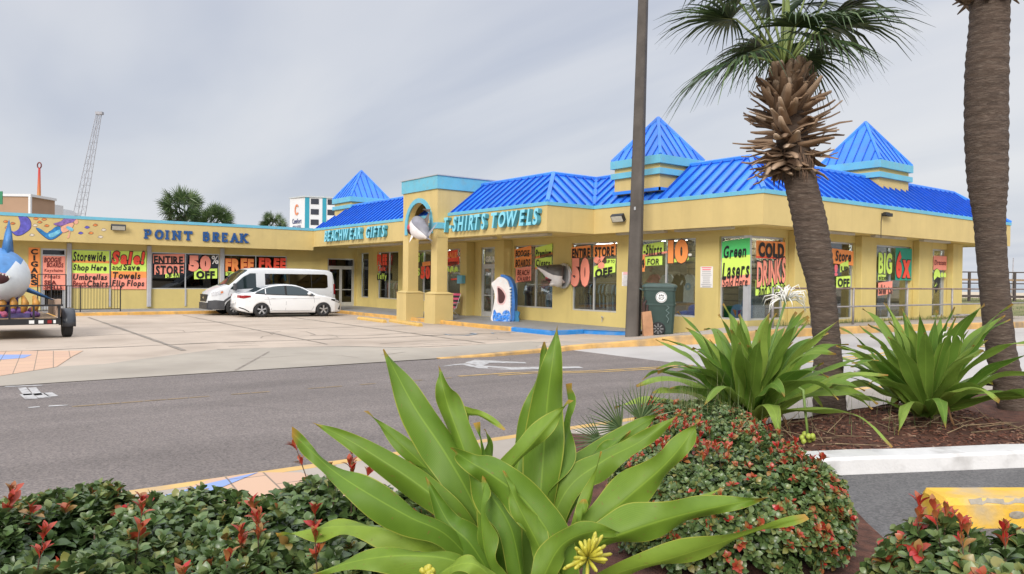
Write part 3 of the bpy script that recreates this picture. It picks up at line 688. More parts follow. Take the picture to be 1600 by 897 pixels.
door(PF, -27.56, -25.96, .14, ST, 2.40, 2, False); door(PW, 17.33, 18.97, .14, 2.86, 2.38, 2); door(PW, 3.53, 4.53, .14, 2.95, 2.62, 1)
# --- fascia (board band) and soffit
OV = [(UL, -14), (UL, V1), (U1, V1), (U1, V2), (U2, V2), (U2, V3), (-60, V3)]
mb = MB(); th = .12
mb.box((UL-th, -14, ZBL), (UL, V1-.001, ZT)); mb.box((UL-th, V1, ZB), (U1, V1+th, ZT)); mb.box((U1-th, V1+th+.001, ZB), (U1, V2+th, ZT))
mb.box((U1+.001, V2, ZB), (U2, V2+th, ZT)); mb.box((U2-th, V2+th+.001, ZB), (U2, V3, ZT)); mb.box((-39.3, V3-th, ZB), (U2-th-.001, V3, ZT))
fascia = mb.build('fascia', m_fascia, shop)
mb = MB()
mb.box((WU-.3, -14, ZBL+.04), (UL-th-.001, 16.1, ZBL+.10)); mb.box((UL-th, V1+th+.002, ZB+.02), (U1-th-.002, 19.3, ZB+.10)); mb.box((U1-th, V2+th+.002, ZB+.02), (U2-th-.002, 19.3, ZB+.10)); mb.box((WR-.3, 19.31, ZB+.02), (U2-th-.002, V3-th-.01, ZB+.10))
mb.box((-58, WE+.01, ZB+.02), (WR-.31, V3-th-.002, ZB+.10))
mb.build('soffit', m_soffit, shop)
# thin shadow-gap trim at the foot of the fascia and light blue gutter strip at its top
mb = MB(); o = .03
mb.box((UL-.16, -14, ZT), (UL+o, V1-.04, ZT+.14)); mb.box((UL-.16, V1-o, ZT), (U1+o, V1+.16, ZT+.12)); mb.box((U1-.16, V1+.161, ZT), (U1+o, V2+.1, ZT+.12))
mb.box((U1+o+.001, V2-o, ZT), (U2+o, V2+.16, ZT+.12)); mb.box((U2-.16, V2+.161, ZT), (U2+o, V3+o, ZT+.12)); mb.box((-39.3, V3-.16, ZT), (U2-.161, V3+o, ZT+.12))
mb.build('gutter_trim', m_trim, shop)
# flat roofs behind
mb = MB(); mb.box((-62, -14, ZT-.05), (UL-.17, 19.0, ZT+.02)); mb.build('flat_roof', mat('grey_roofing', (.3, .3, .3), .9), shop)
# --- mansard: slope faces with standing seams
D_, H_ = 1.6, 1.24; Z0, Z1 = ZT+.10, ZT+.10+H_
mb = MB(); seams = MB(); caps = MB()
def slope(a0, a1, b0, b1):
    """eave a0->a1, ridge b0->b1 (Vectors)"""
    n = (a1-a0).cross(b0-a0).normalized()
    if n.z < 0: n = -n
    mb.add([a0, a1, b1, b0], [(0, 1, 2, 3)])
    e = (a1-a0); L = e.length; ed = e/L; k = int(L/.42)
    s = ((b0-a0)-ed*(b0-a0).dot(ed))      # straight up the slope
    for i in range(0, k+1):
        x = i*L/k; base = a0+ed*x
        # clip to the ridge line between b0 and b1
        t0 = (b0-a0).dot(ed); t1 = (b1-a0).dot(ed); f = 1.0
        if x < t0: f = x/t0 if t0 > 1e-6 else 1
        elif x > t1: f = (L-x)/(L-t1) if L-t1 > 1e-6 else 1
        if f < .06: continue
        top = base+s*min(1, f); c = (base+top)/2
        seams.obox(c+n*.035, ed*.02, (top-base)/2, n*.035)
    # seams beyond eave ends (valley side)
    t0 = (b0-a0).dot(ed); t1 = (b1-a0).dot(ed); st = L/k
    x = L+st
    while x < t1-.05:
        f0 = (x-L)/(t1-L); base = a0+ed*x+s*f0; top = a0+ed*x+s; seams.obox((base+top)/2+n*.035, ed*.02, (top-base)/2, n*.035); x += st
    x = -st
    while x > t0+.05:
        f0 = x/t0; base = a0+ed*x+s*f0; top = a0+ed*x+s; seams.obox((base+top)/2+n*.035, ed*.02, (top-base)/2, n*.035); x -= st
def cap(a, b, wd=.13, h=.05):
    caps.tube([a, b], wd*.62, 6)
vv = lambda u, v, z: Vector((u, v, z))
# eave corners and the ridge corners above them
e0, r0 = vv(-39.3, V1, Z0), vv(-39.3-1.2, V1+D_, Z1)
e1, r1 = vv(U1, V1, Z0), vv(U1-D_, V1+D_, Z1); e2, r2 = vv(U1, V2, Z0), vv(U1-D_, V2+D_, Z1)
e3, r3 = vv(U2, V2, Z0), vv(U2-D_, V2+D_, Z1); e4, r4 = vv(U2, V3, Z0), vv(U2-D_, V3-D_, Z1); e5, r5 = vv(-39.3, V3, Z0), vv(-37.8, V3-D_, Z1)
slope(e0, e1, vv(-39.3+1.5, V1+D_, Z1), r1); slope(e1, e2, r1, r2); slope(e2, e3, r2, r3); slope(e3, e4, r3, r4); slope(e4, e5, r4, r5)
# left hip end of the mansard, falling towards the left wing
mb.add([e0, vv(-39.3+1.5, V1+D_, Z1), vv(-39.3, V1+2*D_, Z0)], [(0, 1, 2)])
mb.add([r1, r2, vv(-39.3+1.5, V2+D_, Z1), vv(-39.3+1.5, V1+D_, Z1)], [(0, 1, 2, 3)]); mb.add([r2, r3, r4, r5, vv(-37.8, V2+D_, Z1)], [(0, 1, 2, 3, 4)])
roof = mb.build('roof', m_roof, shop); seams.build('roof_seams', m_seam, roof)
for a, b in ((e1, r1), (e2, r2), (e3, r3), (e4, r4), (r1, r2), (vv(-39.3+1.5, V1+D_, Z1), r1), (r2, r3), (r3, r4)): cap(a+vv(0, 0, .03), b+vv(0, 0, .03))
caps.build('roof_cap', m_roof, roof)
# --- pyramid cupolas
def cupola(u, v, s, ze, za, zb):
    b = MB(); w_ = s*.93; b.box((u-w_, v-w_, zb), (u+w_, v+w_, ze-.001)); bo = b.build('cupola', m_fascia, shop)
    t = MB()
    def band(ww, z0, z1):
        t.box((u-ww, v-ww, z0), (u+ww, v-w_-.001, z1)); t.box((u-ww, v+w_+.001, z0), (u+ww, v+ww, z1)); t.box((u-ww, v-w_, z0), (u-w_-.001, v+w_, z1)); t.box((u+w_+.001, v-w_, z0), (u+ww, v+w_, z1))
    band(s*1.03, ze-.27, ze-.002); band(s*1.02, ze-.62, ze-.43); t.build('trim_band', m_trim, bo)
    r = MB(); ap = vv(u, v, za); c = [vv(u-s, v-s, ze), vv(u+s, v-s, ze), vv(u+s, v+s, ze), vv(u-s, v+s, ze)]
    r.add(c+[ap], [(0, 1, 4), (1, 2, 4), (2, 3, 4), (3, 0, 4), (3, 2, 1, 0)]); ro = r.build('pyramid_roof', m_roof, bo)
    q = MB()
    for i in range(4):
        a, d = c[i], c[(i+1) % 4]; ed = (d-a).normalized(); n = (d-a).cross(ap-a).normalized(); L = (d-a).length; mid = (a+d)/2; sv = ap-mid
        for k in range(1, 7):
            x = L*k/7; f = 1-abs(x-L/2)/(L/2); base = a+ed*x; top = base+sv*f
            q.obox((base+top)/2+n*.014, ed*.016, (top-base)/2, n*.014)
    q.build('roof_seams', m_seam, ro); q = MB()
    for a in c: q.tube([a, ap], .06, 6)
    q.build('roof_cap', m_roof, ro)
    fl = MB(); fl.box((u-w_-.05, v-w_-.05, zb), (u+w_+.05, v-w_-.002, zb+.10)); fl.box((u+w_+.002, v-w_-.05, zb), (u+w_+.05, v+w_, zb+.10)); fl.build('flashing', m_roof, bo)
cupola(-17.55, 19.46, 1.10, 5.89, 7.38, 4.74); cupola(-14.73, 27.88, 1.19, 6.25, 7.92, 4.95); cupola(-38.9, 18.71, 1.17, 6.18, 7.79, 4.95)
# --- entrance tower with arch and two columns
EV, EU0, EU1 = 15.6, -28.35, -25.56
mb = MB(); zt_ = 5.4; AC, AR = (EU0+EU1)/2-.06, .93
zs = 3.95                                  # springing of the arch
def arch(n=14): return [(AC+AR*math.cos(PI-PI*i/n), zs+AR*1.02*math.sin(PI*i/n)) for i in range(n+1)]
pts = [(EU0, 3.55), (EU0, zt_), (EU1, zt_), (EU1, 3.55), (AC+AR, 3.55)]+list(reversed(arch()))+[(AC-AR, 3.55)]
# front wall of the tower as strips either side of and above the arch
A_ = arch(); 
for i in range(len(A_)-1):
    (xa, za_), (xb, zb_) = A_[i], A_[i+1]
    mb.prism([(xa, EV, za_), (xb, EV, zb_), (xb, EV, zt_), (xa, EV, zt_)], (0, .25, 0))
mb.box((EU0, EV, 3.42), (AC-AR, EV+.25, zt_)); mb.box((AC+AR, EV, 3.42), (EU1, EV+.25, zt_))
mb.box((EU1-.2, EV+.251, 3.42), (EU1, 19.5, zt_)); mb.box((EU0, EV+.251, 3.42), (EU0+.2, 19.5, zt_)); mb.box((EU0+.201, EV+.26, 5.1), (EU1-.201, 19.5, zt_-.02))
mb.box((EU0+.2, 16.4, 3.55), (EU1-.2, 16.45, 5.1))
ent = mb.build('entrance_tower', m_fascia, shop)
mb = MB(); b_ = .06
mb.box((EU0-b_, EV-b_, 5.36), (EU1+b_, EV-.001, 5.88)); mb.box((EU1+.001, EV, 5.36), (EU1+b_, 19.5, 5.88)); mb.box((EU0-b_, EV, 5.36), (EU0-.001, 19.5, 5.88)); mb.box((EU0, EV, 5.41), (EU1, 19.5, 5.84))
mb.build('parapet_band', m_trim, ent)
mb = MB(); mb.box((EU0-b_-.04, EV-b_-.04, 5.881), (EU1+b_+.04, 19.5, 5.92)); mb.build('parapet_cap', m_alu, ent)
mb = MB(); ring = []
for i, (x, z) in enumerate([(AC-AR, 3.6)]+A_+[(AC+AR, 3.6)]):
    dx, dz = (x-AC, max(0, z-zs)); l = math.hypot(dx, dz) or 1; ox, oz = dx/l, dz/l
    ring.append([(x, EV-.05, z), (x+ox*.19, EV-.05, z+oz*.19), (x+ox*.19, EV+.02, z+oz*.19), (x, EV+.02, z)])
mb.loft(ring); mb.build('arch_trim', m_trim, ent)
mb = MB(); mb.box((EU1-.62, EV-.045, 3.78), (EU1+.05, EV-.002, 4.02)); mb.box((EU1+.002, EV, 3.78), (EU1+.05, V1-.03, 4.02)); mb.build('capital_band', m_trim, ent)
for uc_ in (EU0+.235, EU1-.235):
    mb = MB(); mb.box((uc_-.235, EV+.004, 1.24), (uc_+.235, EV+.49, 3.43)); co = mb.build('column', m_fascia, shop)
    mb = MB(); s_ = .42; mb.bbox((uc_-s_+.02, EV-.19, -.08), (uc_+s_-.02, EV+.68, 1.18), .012); mb.loft([[(uc_-s_-.01, EV-.22, 1.182), (uc_+s_+.01, EV-.22, 1.182), (uc_+s_+.01, EV+.71, 1.182), (uc_-s_-.01, EV+.71, 1.182)], [(uc_-.28, EV-.04, 1.26), (uc_+.28, EV-.04, 1.26), (uc_+.28, EV+.53, 1.26), (uc_-.28, EV+.53, 1.26)]])
    mb.build('pedestal', m_fascia, co)
m_batten = mat('batten', (.50, .47, .40), .5, .1, 3)
# grey fluorescent battens under the canopy
for (u0_, u1_, v_) in [(-37.2, -34.8, 17.3), (-34.4, -31.2, 17.2), (-30.4, -28.2, 17.1), (-27.0, -23.6, 17.0), (-23.0, -20.3, 17.0)]:
    mb = MB(); mb.bbox((u0_, v_-.12, ZB-.07), (u1_, v_+.12, ZB+.018), .015); b = mb.build('ceiling_batten', m_batten, shop)
for v_ in (21.5, 25, 28.5):
    mb = MB(); mb.bbox((-12.98, v_, ZB-.06), (-12.80, v_+2.2, ZB+.018), .012); mb.build('ceiling_batten', m_batten, shop)
for u_ in (-18.6, -16.0):
    mb = MB(); mb.bbox((u_, 18.55, ZB-.06), (u_+2.2, 18.72, ZB+.018), .012); mb.build('ceiling_batten', m_batten, shop)
# small conduit and hose tap on the wall
mb = MB(); mb.tube([(-19.75, WV-.03, .42), (-19.72, WV-.1, .50), (-19.6, WV-.12, .46)], .018, 6); mb.tube([(-19.75, WV-.03, .42), (-19.75, WV-.05, .30)], .014, 6); mb.build('hose_tap', m_alu, shop)
#@@PART2
# ================================================================== LETTERING ON THE SHOP
LETG = 'raised lettering on the shop fascia'
def fascia_words(label, plane, words, sx_lean=.24):
    """condensed italic block letters: light face, darker deep sides"""
    r0_ = plane.rect(*words[0][1])
    root = thing('fascia_lettering', label, 'sign', plane.P(r0_[0], r0_[2], .02), group=LETG)
    for txt, r in words:
        rr = plane.rect(*r[:4]); sl = r[4] if len(r) > 4 else 0
        mb = MB(); 
        put_text(mb, plane.frame, txt, rr, 0, .115, .028, sx_lean, 0, ext=.085, slope=sl, gap=.13)
        for i, f in enumerate(mb.f):           # faces pointing out are light, the sides dark
            a, b, c = [Vector(mb.v[k]) for k in f[:3]]; nn = (b-a).cross(c-a)
            mb.mi[i] = 0 if nn.length > 0 and abs(nn.normalized().dot(plane.n)) > .9 else 1
        mb.build('word', [m_letter, m_letside], root)
    return root
PFA = Plane('V', V1); PFL = Plane('U', UL); PFR = Plane('U', U2); PF2 = Plane('V', V2)
fascia_words('light blue raised words BEACHWEAR GIFTS on the fascia left of the entrance', PFA, [('BEACHWEAR', (512, 357.5, 569, 375)), ('GIFTS', (577.5, 353, 607, 370.5))])
fascia_words('light blue raised words T-SHIRTS TOWELS on the fascia right of the entrance', PFA, [('T-SHIRTS', (699, 336.5, 765, 360)), ('TOWELS', (774, 328.5, 848, 353))])
# POINT BREAK: slab letters drawn as strokes
STK = dict(P=[[(0, 0), (0, 1)], [(0, 1), (.38, 1), (.52, .9), (.55, .75), (.52, .58), (.38, .48), (0, .48)]], O=[[(.33+.33*math.cos(2*PI*k/16), .5+.5*math.sin(2*PI*k/16)) for k in range(17)]],
    I=[[(0, 0), (0, 1)]], N=[[(0, 0), (0, 1)], [(0, 1), (.6, 0)], [(.6, 0), (.6, 1)]], T=[[(.3, 0), (.3, 1)], [(0, 1), (.6, 1)], [(0, 1), (0, .8)], [(.6, 1), (.6, .8)]],
    B=[[(0, 0), (0, 1)], [(0, 1), (.36, 1), (.48, .9), (.49, .68), (.36, .54), (0, .54)], [(.36, .54), (.52, .44), (.55, .22), (.44, .04), (.3, 0), (0, 0)]],
    R=[[(0, 0), (0, 1)], [(0, 1), (.38, 1), (.52, .9), (.54, .76), (.5, .6), (.36, .52), (0, .52)], [(.3, .52), (.58, 0)]], E=[[(0, 0), (0, 1)], [(0, 1), (.52, 1), (.52, .84)], [(0, .52), (.4, .52)], [(0, 0), (.54, 0), (.54, .18)]],
    A=[[(0, 0), (.3, 1)], [(.3, 1), (.62, 0)], [(.1, .34), (.52, .34)]], K=[[(0, 0), (0, 1)], [(0, .42), (.55, 1)], [(.18, .56), (.58, 0)]])
SER = dict(P=[(0, 0), (-.03, 1)], I=[(0, 0), (0, 1)], N=[(0, 0), (0, 1), (.6, 1)], T=[(.3, 0)], B=[], R=[(0, 0), (.58, 0)], E=[], A=[(0, 0), (.62, 0)], K=[(0, 0), (0, 1), (.55, 1), (.6, 0)], O=[])
def slab_letter(mb, ch, x0, z0, wd, ht, t, plane):
    xm = .62 if ch != 'I' else 1
    def q(x, z): return (x0+x*wd/xm, z0+z*(ht-t)+t/2)
    for st in STK[ch]:
        for a, b in zip(st[:-1], st[1:]):
            a, b = Vector(q(*a)), Vector(q(*b)); d = (b-a).normalized(); n = Vector((-d.y, d.x)); a = a-d*t*.35; b = b+d*t*.35
            tt = t*.62 if (abs(d.y) < .3 or (ch in 'AN' and d.y < -.2)) is False else t*.45
            kk = len(mb.f); hh = .002+(kk % 97)*.00037; pts = [plane.P(*(a+n*tt), hh), plane.P(*(a-n*tt), hh), plane.P(*(b-n*tt), hh), plane.P(*(b+n*tt), hh)]
            mb.prism(pts, plane.n*.05)
    for sx, sz in SER[ch]:
        a = Vector(q(sx, sz)); kk = len(mb.f); pts = [plane.P(a.x+i, a.y+j, .003+(kk % 89)*.00041) for i, j in ((-t*1.05, -t*.38), (t*1.05, -t*.38), (t*1.05, t*.38), (-t*1.05, t*.38))]; mb.prism(pts, plane.n*.053)
pb = thing('fascia_lettering', 'dark blue slab serif words POINT BREAK on the left wing fascia', 'sign', PFL.P(7.6, 3.5), group=LETG)
px0 = [226, 241.5, 259, 269.5, 287, 317, 332, 346.5, 360, 375]; px1 = [237, 254.5, 263, 282, 300.5, 327.5, 342.5, 356, 372, 387]
for wi, (a, b, txt) in enumerate(((0, 5, 'POINT'), (5, 10, 'BREAK'))):
    mb = MB()
    for k, ch in zip(range(a, b), txt):
        xm = (px0[k]+px1[k])/2; yb = 373.2+(xm-226)*.0425; yt = 358+(xm-226)*.043
        r = PFL.rect(px0[k], yt, px1[k], yb); slab_letter(mb, ch, r[0]+.05, r[2], r[1]-r[0]-.10, r[3]-r[2], .088, PFL)
    mb.build('word', m_slab, pb)

# ================================================================== HAND-PAINTED SIGNS
B = dict(off=.03, jit=.05, shear=.16); BB = dict(off=.045, jit=.04); TH = dict(off=.012, jit=.05, shear=.2)
PW2, PF_, PR_ = PW, PF, PR
sign('tall orange paper sign reading CIGARS letter under letter beside the left door', PW, [('p', (44.5, 387, 62, 448), 'orange')]+[('t', (52 if c == 'I' else 48, 389+i*9.6, 55 if c == 'I' else 59, 397.2+i*9.6), c, 'black', dict(off=.04)) for i, c in enumerate('CIGARS')], lift=.02)
sign('salmon sign with dark red words BOOGIE BOARDS and SEA SHELLS on the left door', PW, [('p', (67, 400, 102, 453), 'salmon'), ('t', (69, 402, 96, 410), 'BOOGIE', 'darkred', B), ('t', (73, 410.5, 99, 417.5), 'BOARDS', 'darkred', B), ('t', (69, 420, 98, 426), 'Keychains', 'darkred', TH), ('t', (69, 428, 94, 435), 'Floats', 'darkred', TH), ('t', (69, 438, 88, 444.5), 'SEA', 'darkred', BB), ('t', (69, 445, 97, 452), 'SHELLS', 'darkred', BB)], lift=-.03)
sign('green and salmon sign reading Storewide Shop Here in the far left window', PW, [('p', (112.5, 391.5, 170.5, 407), 'lime'), ('p', (112.5, 407, 170.5, 411), 'orange'), ('p', (112.5, 411, 170.5, 427), 'lime'), ('p', (112.5, 427, 170.5, 449), 'salmon'),
    ('t', (114, 393, 165, 408), 'Storewide', 'black', B), ('t', (114, 413, 166, 425), 'Shop Here', 'black', B), ('t', (114, 428, 167, 437), 'Umbrellas', 'black', B), ('t', (113.5, 438, 134, 447.5), 'Beach', 'darkred', TH), ('t', (136, 438, 168, 448), 'Chairs', 'black', B)])
sign('sign with big red word Sale! above Towels and Flip Flops', PW, [('p', (173.5, 392.5, 228.5, 410), 'lime'), ('p', (173.5, 410, 228.5, 424), 'lime'), ('p', (173.5, 424, 228.5, 434), 'orange'), ('p', (173.5, 434, 228.5, 452), 'salmon'),
    ('t', (174.5, 393, 226, 412), 'Sale!', 'red', dict(off=.05, jit=.05, shear=.15, outline=('black', .05))), ('t', (175, 413, 190, 422), 'and', 'black', TH), ('t', (192, 412.5, 218, 422), 'Save', 'black', B), ('t', (176, 425, 219, 435.5), 'Towels', 'black', B), ('t', (174.5, 437.5, 225, 449.5), 'Flip Flops', 'black', B)])
sign('salmon strips reading ENTIRE STORE with a small green UP TO strip, in the dark window', PW, [('p', (239, 398.5, 288, 412), 'salmon', .05), ('p', (241, 414, 287, 429.5), 'salmon', .05), ('p', (258, 428, 280, 434.5), 'lime', .06), ('t', (240, 400, 285.5, 412), 'ENTIRE', 'black', BB), ('t', (243, 415, 286, 429), 'STORE', 'black', BB), ('t', (260, 429.5, 279, 434), 'UP TO', 'black', dict(off=.03))])
sign('salmon numerals 50% over a green OFF strip in the dark window of the left wing', PW, [('p', (303, 421, 339, 436.5), 'lime', .05), ('t', (294.5, 400.5, 329, 421.5), '50', 'salmon', dict(off=.085, outline=('darkred', .015))), ('t', (330, 399, 341, 412), '%', 'white', dict(off=.02)), ('t', (306, 423.5, 335, 434.5), 'OFF', 'black', dict(off=.06))])
sign('orange painted word FREE above the hood of the white van', PW, [('p', (352, 424.5, 396, 431), 'lime'), ('t', (351.5, 404.5, 396, 422.5), 'FREE', 'orange', dict(off=.06, jit=.04, outline=('red', .02))), ('t', (354, 426, 392, 430.5), 'T-shirt', 'black', B)])
sign('red painted word FREE above the roof of the white van', PW, [('t', (404, 403.5, 446, 419), 'FREE', 'red', dict(off=.06, jit=.04))])
sign('red and green signs FREE and Taffy in the window left of the entrance columns', PF, [('p', (590, 427, 605.5, 437.5), 'black'), ('t', (590.5, 398, 606, 413), 'FREE', 'red', dict(off=.08)), ('t', (592, 416, 604, 423), 'Salt', 'red', dict(off=.05)), ('t', (591, 427, 605.5, 438), 'Taffy', 'lime', dict(off=.03))])
sign('green words BIG and GIRLS in the window behind the entrance columns', PF, [('t', (648, 395, 657.3, 409), 'G', 'lime', dict(off=.06)), ('t', (648, 419, 657.5, 430), 'LS', 'lime', dict(off=.05))])
sign('red numerals 50 with an orange strip in the window between the two entrance columns', PF, [('p', (661, 409.5, 673.5, 416), 'orange', .05), ('t', (658.8, 417, 673.5, 434), '50', 'red', dict(off=.08))])
sign('red SALE strips over a green price 9.99 in the window right of the entrance', PF, [('p', (698.5, 393.5, 716, 403.5), 'red', .1), ('p', (697.5, 404, 718.5, 416), 'red', .08), ('t', (700, 394.5, 715, 402.5), 'SALE', 'orange', BB), ('t', (699, 406, 717, 414), 'Summer', 'black', TH), ('t', (698, 416.5, 717, 436), '999', 'lime', dict(off=.07, jit=.06)), ('p', (706, 435.5, 715.5, 438), 'red', .05)])
sign('small transom sign with pale letters GRAND over the glass entrance door', PF, [('t', (757.5, 400, 782.5, 408.5), 'GRAND', 'white', dict(off=.03))], lift=-.06)
sign('red orange panels BOOGIE BOARDS BEACH CHAIRS in the window behind the wall mounted shark head', PF, [('p', (805, 389.5, 831, 401.5), 'orange', .12), ('p', (805, 403, 831.5, 419), 'orange', .12), ('p', (807, 419.5, 831, 442), 'salmon', .1), ('t', (807, 391, 829, 400.5), 'BOOGIE', 'black', B), ('t', (807, 405, 830, 416.5), 'BOARDS', 'black', B), ('t', (810, 421.5, 829, 430), 'BEACH', 'darkred', B), ('t', (810, 431.5, 830, 439.5), 'CHAIRS', 'darkred', B)])
sign('yellow green sign with orange edges reading Premium Cigars above the wall mounted shark head', PF, [('p', (837.5, 387, 864, 402), 'lime', .14), ('p', (837.5, 400.5, 864, 404), 'orange', .14), ('p', (837.5, 405, 863, 418), 'lime', .1), ('p', (837.5, 417.5, 863, 421), 'orange', .1), ('t', (838.5, 389, 863, 401.5), 'Premium', 'black', B), ('t', (839, 405.5, 861, 419), 'Cigars', 'black', B)])
sign('orange and salmon signs ENTIRE STORE 50% OFF across two window panes', PF, [('p', (894, 386, 923.8, 404), 'orange', .05), ('p', (928.5, 383, 963, 401.5), 'orange', .05), ('p', (949, 404.5, 963, 412), 'lime'), ('p', (929, 416, 962.5, 433), 'lime', .16),
    ('t', (895.5, 388, 923.5, 402), 'ENTIRE', 'black', BB), ('t', (931, 385.5, 961, 400.5), 'STORE', 'black', BB), ('t', (894.5, 405, 923, 443), '50', 'salmon', dict(off=.085, outline=('darkred', .02))), ('t', (929, 402, 947, 418), '%', 'salmon', dict(off=.09)), ('t', (950, 406, 962, 411), 'UP TO', 'black', dict(off=.02)), ('t', (931.5, 419, 958.5, 432), 'OFF', 'black', dict(off=.06, slope=.12))])
sign('lime sign reading T-Shirts 4 FOR with an orange disc, half behind the light pole', PF, [('p', (1000, 383, 1038, 399), 'lime', .10), ('p', (1002, 397.5, 1044, 400.5), 'salmon', .08), ('p', (1002, 402, 1036, 416), 'lime', .04), ('t', (1001, 382, 1036, 398), 'T-Shirts', 'black', B), ('t', (1002, 403, 1010, 420), '4', 'orange', dict(off=.2)), ('t', (1003, 405, 1009, 418), '4', 'black', BB), ('t', (1013, 404, 1032, 413.5), 'FOR', 'black', dict(off=.02, shear=.1))])
sign('large orange price 10 with heavy black outline and a lime underline above the hanging hoodies', PF, [('p', (1045, 406, 1077, 411.5), 'lime', .12), ('t', (1045.5, 376, 1077, 408), '10', 'orange', dict(off=.075, outline=('black', .03))), ('t', (1077, 387, 1083, 399), '.', 'white', dict(off=.06))])
sign('green to lime sign reading Green Lasers Sold Here in the corner window', PF, [('p', (1128.5, 377, 1172, 403), 'green', .09), ('p', (1128.5, 403, 1172.5, 434), 'lime', .09), ('p', (1128.5, 433, 1172.5, 449), 'salmon', .09), ('t', (1131.5, 383, 1167, 402), 'Green', 'black', dict(B, slope=.05)), ('t', (1129.5, 408, 1172, 434), 'Lasers', 'black', dict(B, slope=.06)), ('t', (1130, 434, 1169, 447), 'Sold Here', 'black', dict(TH, off=.02, slope=.06))], lift=.01)
sign('orange and salmon sign reading COLD DRINKS and Snacks in the corner window', PR, [('p', (1181, 377, 1226.5, 402.5), 'orange'), ('p', (1181, 401, 1227, 404), 'red'), ('p', (1180, 438, 1226, 462), 'lime', .08), ('t', (1184, 380, 1224, 401), 'COLD', 'black', dict(off=.06, jit=.03)), ('t', (1181.5, 405, 1226, 443), 'DRINKS', 'salmon', dict(off=.035, jit=.05, outline=('black', .045), slope=.1)), ('t', (1184, 440, 1225, 461), 'and Snacks', 'black', dict(TH, off=.02, slope=.1))], lift=.01)
sign('orange sign reading Store over a lime OFF label right of the leaning palm', PR, [('p', (1298, 389, 1332, 412), 'orange', -.04), ('p', (1311, 413, 1324, 426), 'lime', .3), ('p', (1305, 433, 1327, 450), 'lime', .06), ('t', (1303, 392, 1327.5, 408), 'Store', 'black', B), ('t', (1312, 416, 1323, 424), 'UP', 'black', dict(off=.03)), ('t', (1306.5, 435, 1325, 448), 'OFF', 'black', BB), ('t', (1301, 413, 1306.5, 430), '!', 'pink', BB)])
sign('lime letters BIG over a salmon shirts strip right of the middle pilaster', PR, [('p', (1370.5, 429, 1382.5, 438), 'lime'), ('p', (1370.5, 442, 1392.5, 462), 'salmon', .07), ('t', (1370.3, 395, 1391.5, 426), 'BIG', 'lime', dict(off=.045, outline=('black', .03))), ('t', (1371, 430, 1382, 437), 'size', 'black', dict(off=.02)), ('t', (1371, 444, 1391.5, 459), 'shirts', 'black', dict(off=.02))])
sign('teal panel with big red 6x in the window left of the last pilaster', PR, [('p', (1397.5, 388, 1423, 438), 'teal'), ('t', (1398, 396, 1420.5, 431), '6x', 'red', dict(off=.07, outline=('black', .03)))])
sign('salmon Dresses sign over a lime price 9.99 in the last window towards the beach', PR, [('p', (1457, 400, 1477.5, 422), 'salmon'), ('t', (1458, 406, 1476, 414), 'Dresses', 'darkred', TH), ('t', (1456.5, 422, 1467, 452), '9', 'lime', dict(off=.09, outline=('black', .02))), ('t', (1467.5, 426, 1476, 437), '99', 'lime', dict(off=.06))])
# small paper notices on the wall
for lab, rc in (('small white paper notice on the yellow wall just left of the light pole', (972, 425, 983, 447)), ('white paper notice with red heading on the yellow wall right of the trash cart', (1094.5, 416.5, 1114, 449.5))):
    x0, y0, x1, y1 = rc; it = [('p', rc, 'white')]; nn = 11; rr = random.Random(x0)
    for k in range(nn):
        y = y0+(y1-y0)*(k+.5)/nn-.4; s_ = rr.uniform(.08, .26)*(x1-x0); h_ = (y1-y0)/nn
        it.append(('p', (x0+s_, y, x1-s_, y+h_*(.5 if k < 2 else .22)), 'pink' if k < 2 else 'print'))
    t = sign(lab, PF, it, 'paper_notice', 'paper notices on the shop wall', .004, 'notice')

# ================================================================== MURAL on the left wing fascia
mur = thing('mermaid_mural', 'painted mural of a purple tailed mermaid among orange fish on the left wing fascia', 'mural', PFL.P(3.5, 3.4), group=None)
m_mur = dict(purple=mat('mural_purple', (.11, .10, .46), .6, .25, 6), dpurple=mat('mural_dark', (.03, .03, .10), .7), blue=mat('mural_blue', (.02, .19, .46), .6, .3, 5), lblue=mat('mural_light_blue', (.16, .46, .62), .6, .2, 6), skin=mat('mural_skin', (.70, .36, .24), .7, .1, 6), hair=mat('mural_hair', (.24, .13, .38), .6, .3, 9), orange=mat('mural_orange', (.68, .22, .05), .6, .3, 12), shell=mat('mural_shell', (.70, .62, .50), .6, .2, 12))
def decal(name, pts, m, h=.006, outline=None):
    mb = MB(); 
    if outline:
        c = Vector((sum(p[0] for p in pts)/len(pts), sum(p[1] for p in pts)/len(pts))); o2 = []
        for x, y in pts:
            d = Vector((x, y))-c; o2.append(c+d+d.normalized()*outline)
        mb.prism([PFL.P(*PFL.pt(x, y), h-.003) for x, y in o2], PFL.n*.002, 1)
    mb.prism([PFL.P(*PFL.pt(x, y), h) for x, y in pts], PFL.n*.003, 0)
    return mb.build(name, [m, m_mur['dpurple']], mur)
def smoothpoly(pts, n=4):
    out = []; k = len(pts)
    for i in range(k):
        p0, p1, p2, p3 = [Vector(pts[(i+j-1) % k]) for j in range(4)]
        for a in range(n):
            t = a/n; out.append(tuple(.5*((2*p1)+(p2-p0)*t+(2*p0-5*p1+4*p2-p3)*t*t+(3*p1-p0-3*p2+p3)*t**3)))
    return out
decal('tail_fin', smoothpoly([(29, 338.5), (38, 337.5), (45, 342), (48, 349), (47, 357), (40, 363), (33, 367), (25, 367.5), (18, 361), (22, 362), (29, 358), (32, 352), (31, 345)]), m_mur['purple'], .007, .9)
decal('tail', smoothpoly([(57, 356), (63, 357.5), (70, 362.5), (74, 364), (79, 361), (86, 355), (92, 354), (96, 357), (97, 363), (92, 368), (84, 373), (77, 374), (70, 370), (60, 361.5)]), m_mur['blue'], .009, .9)
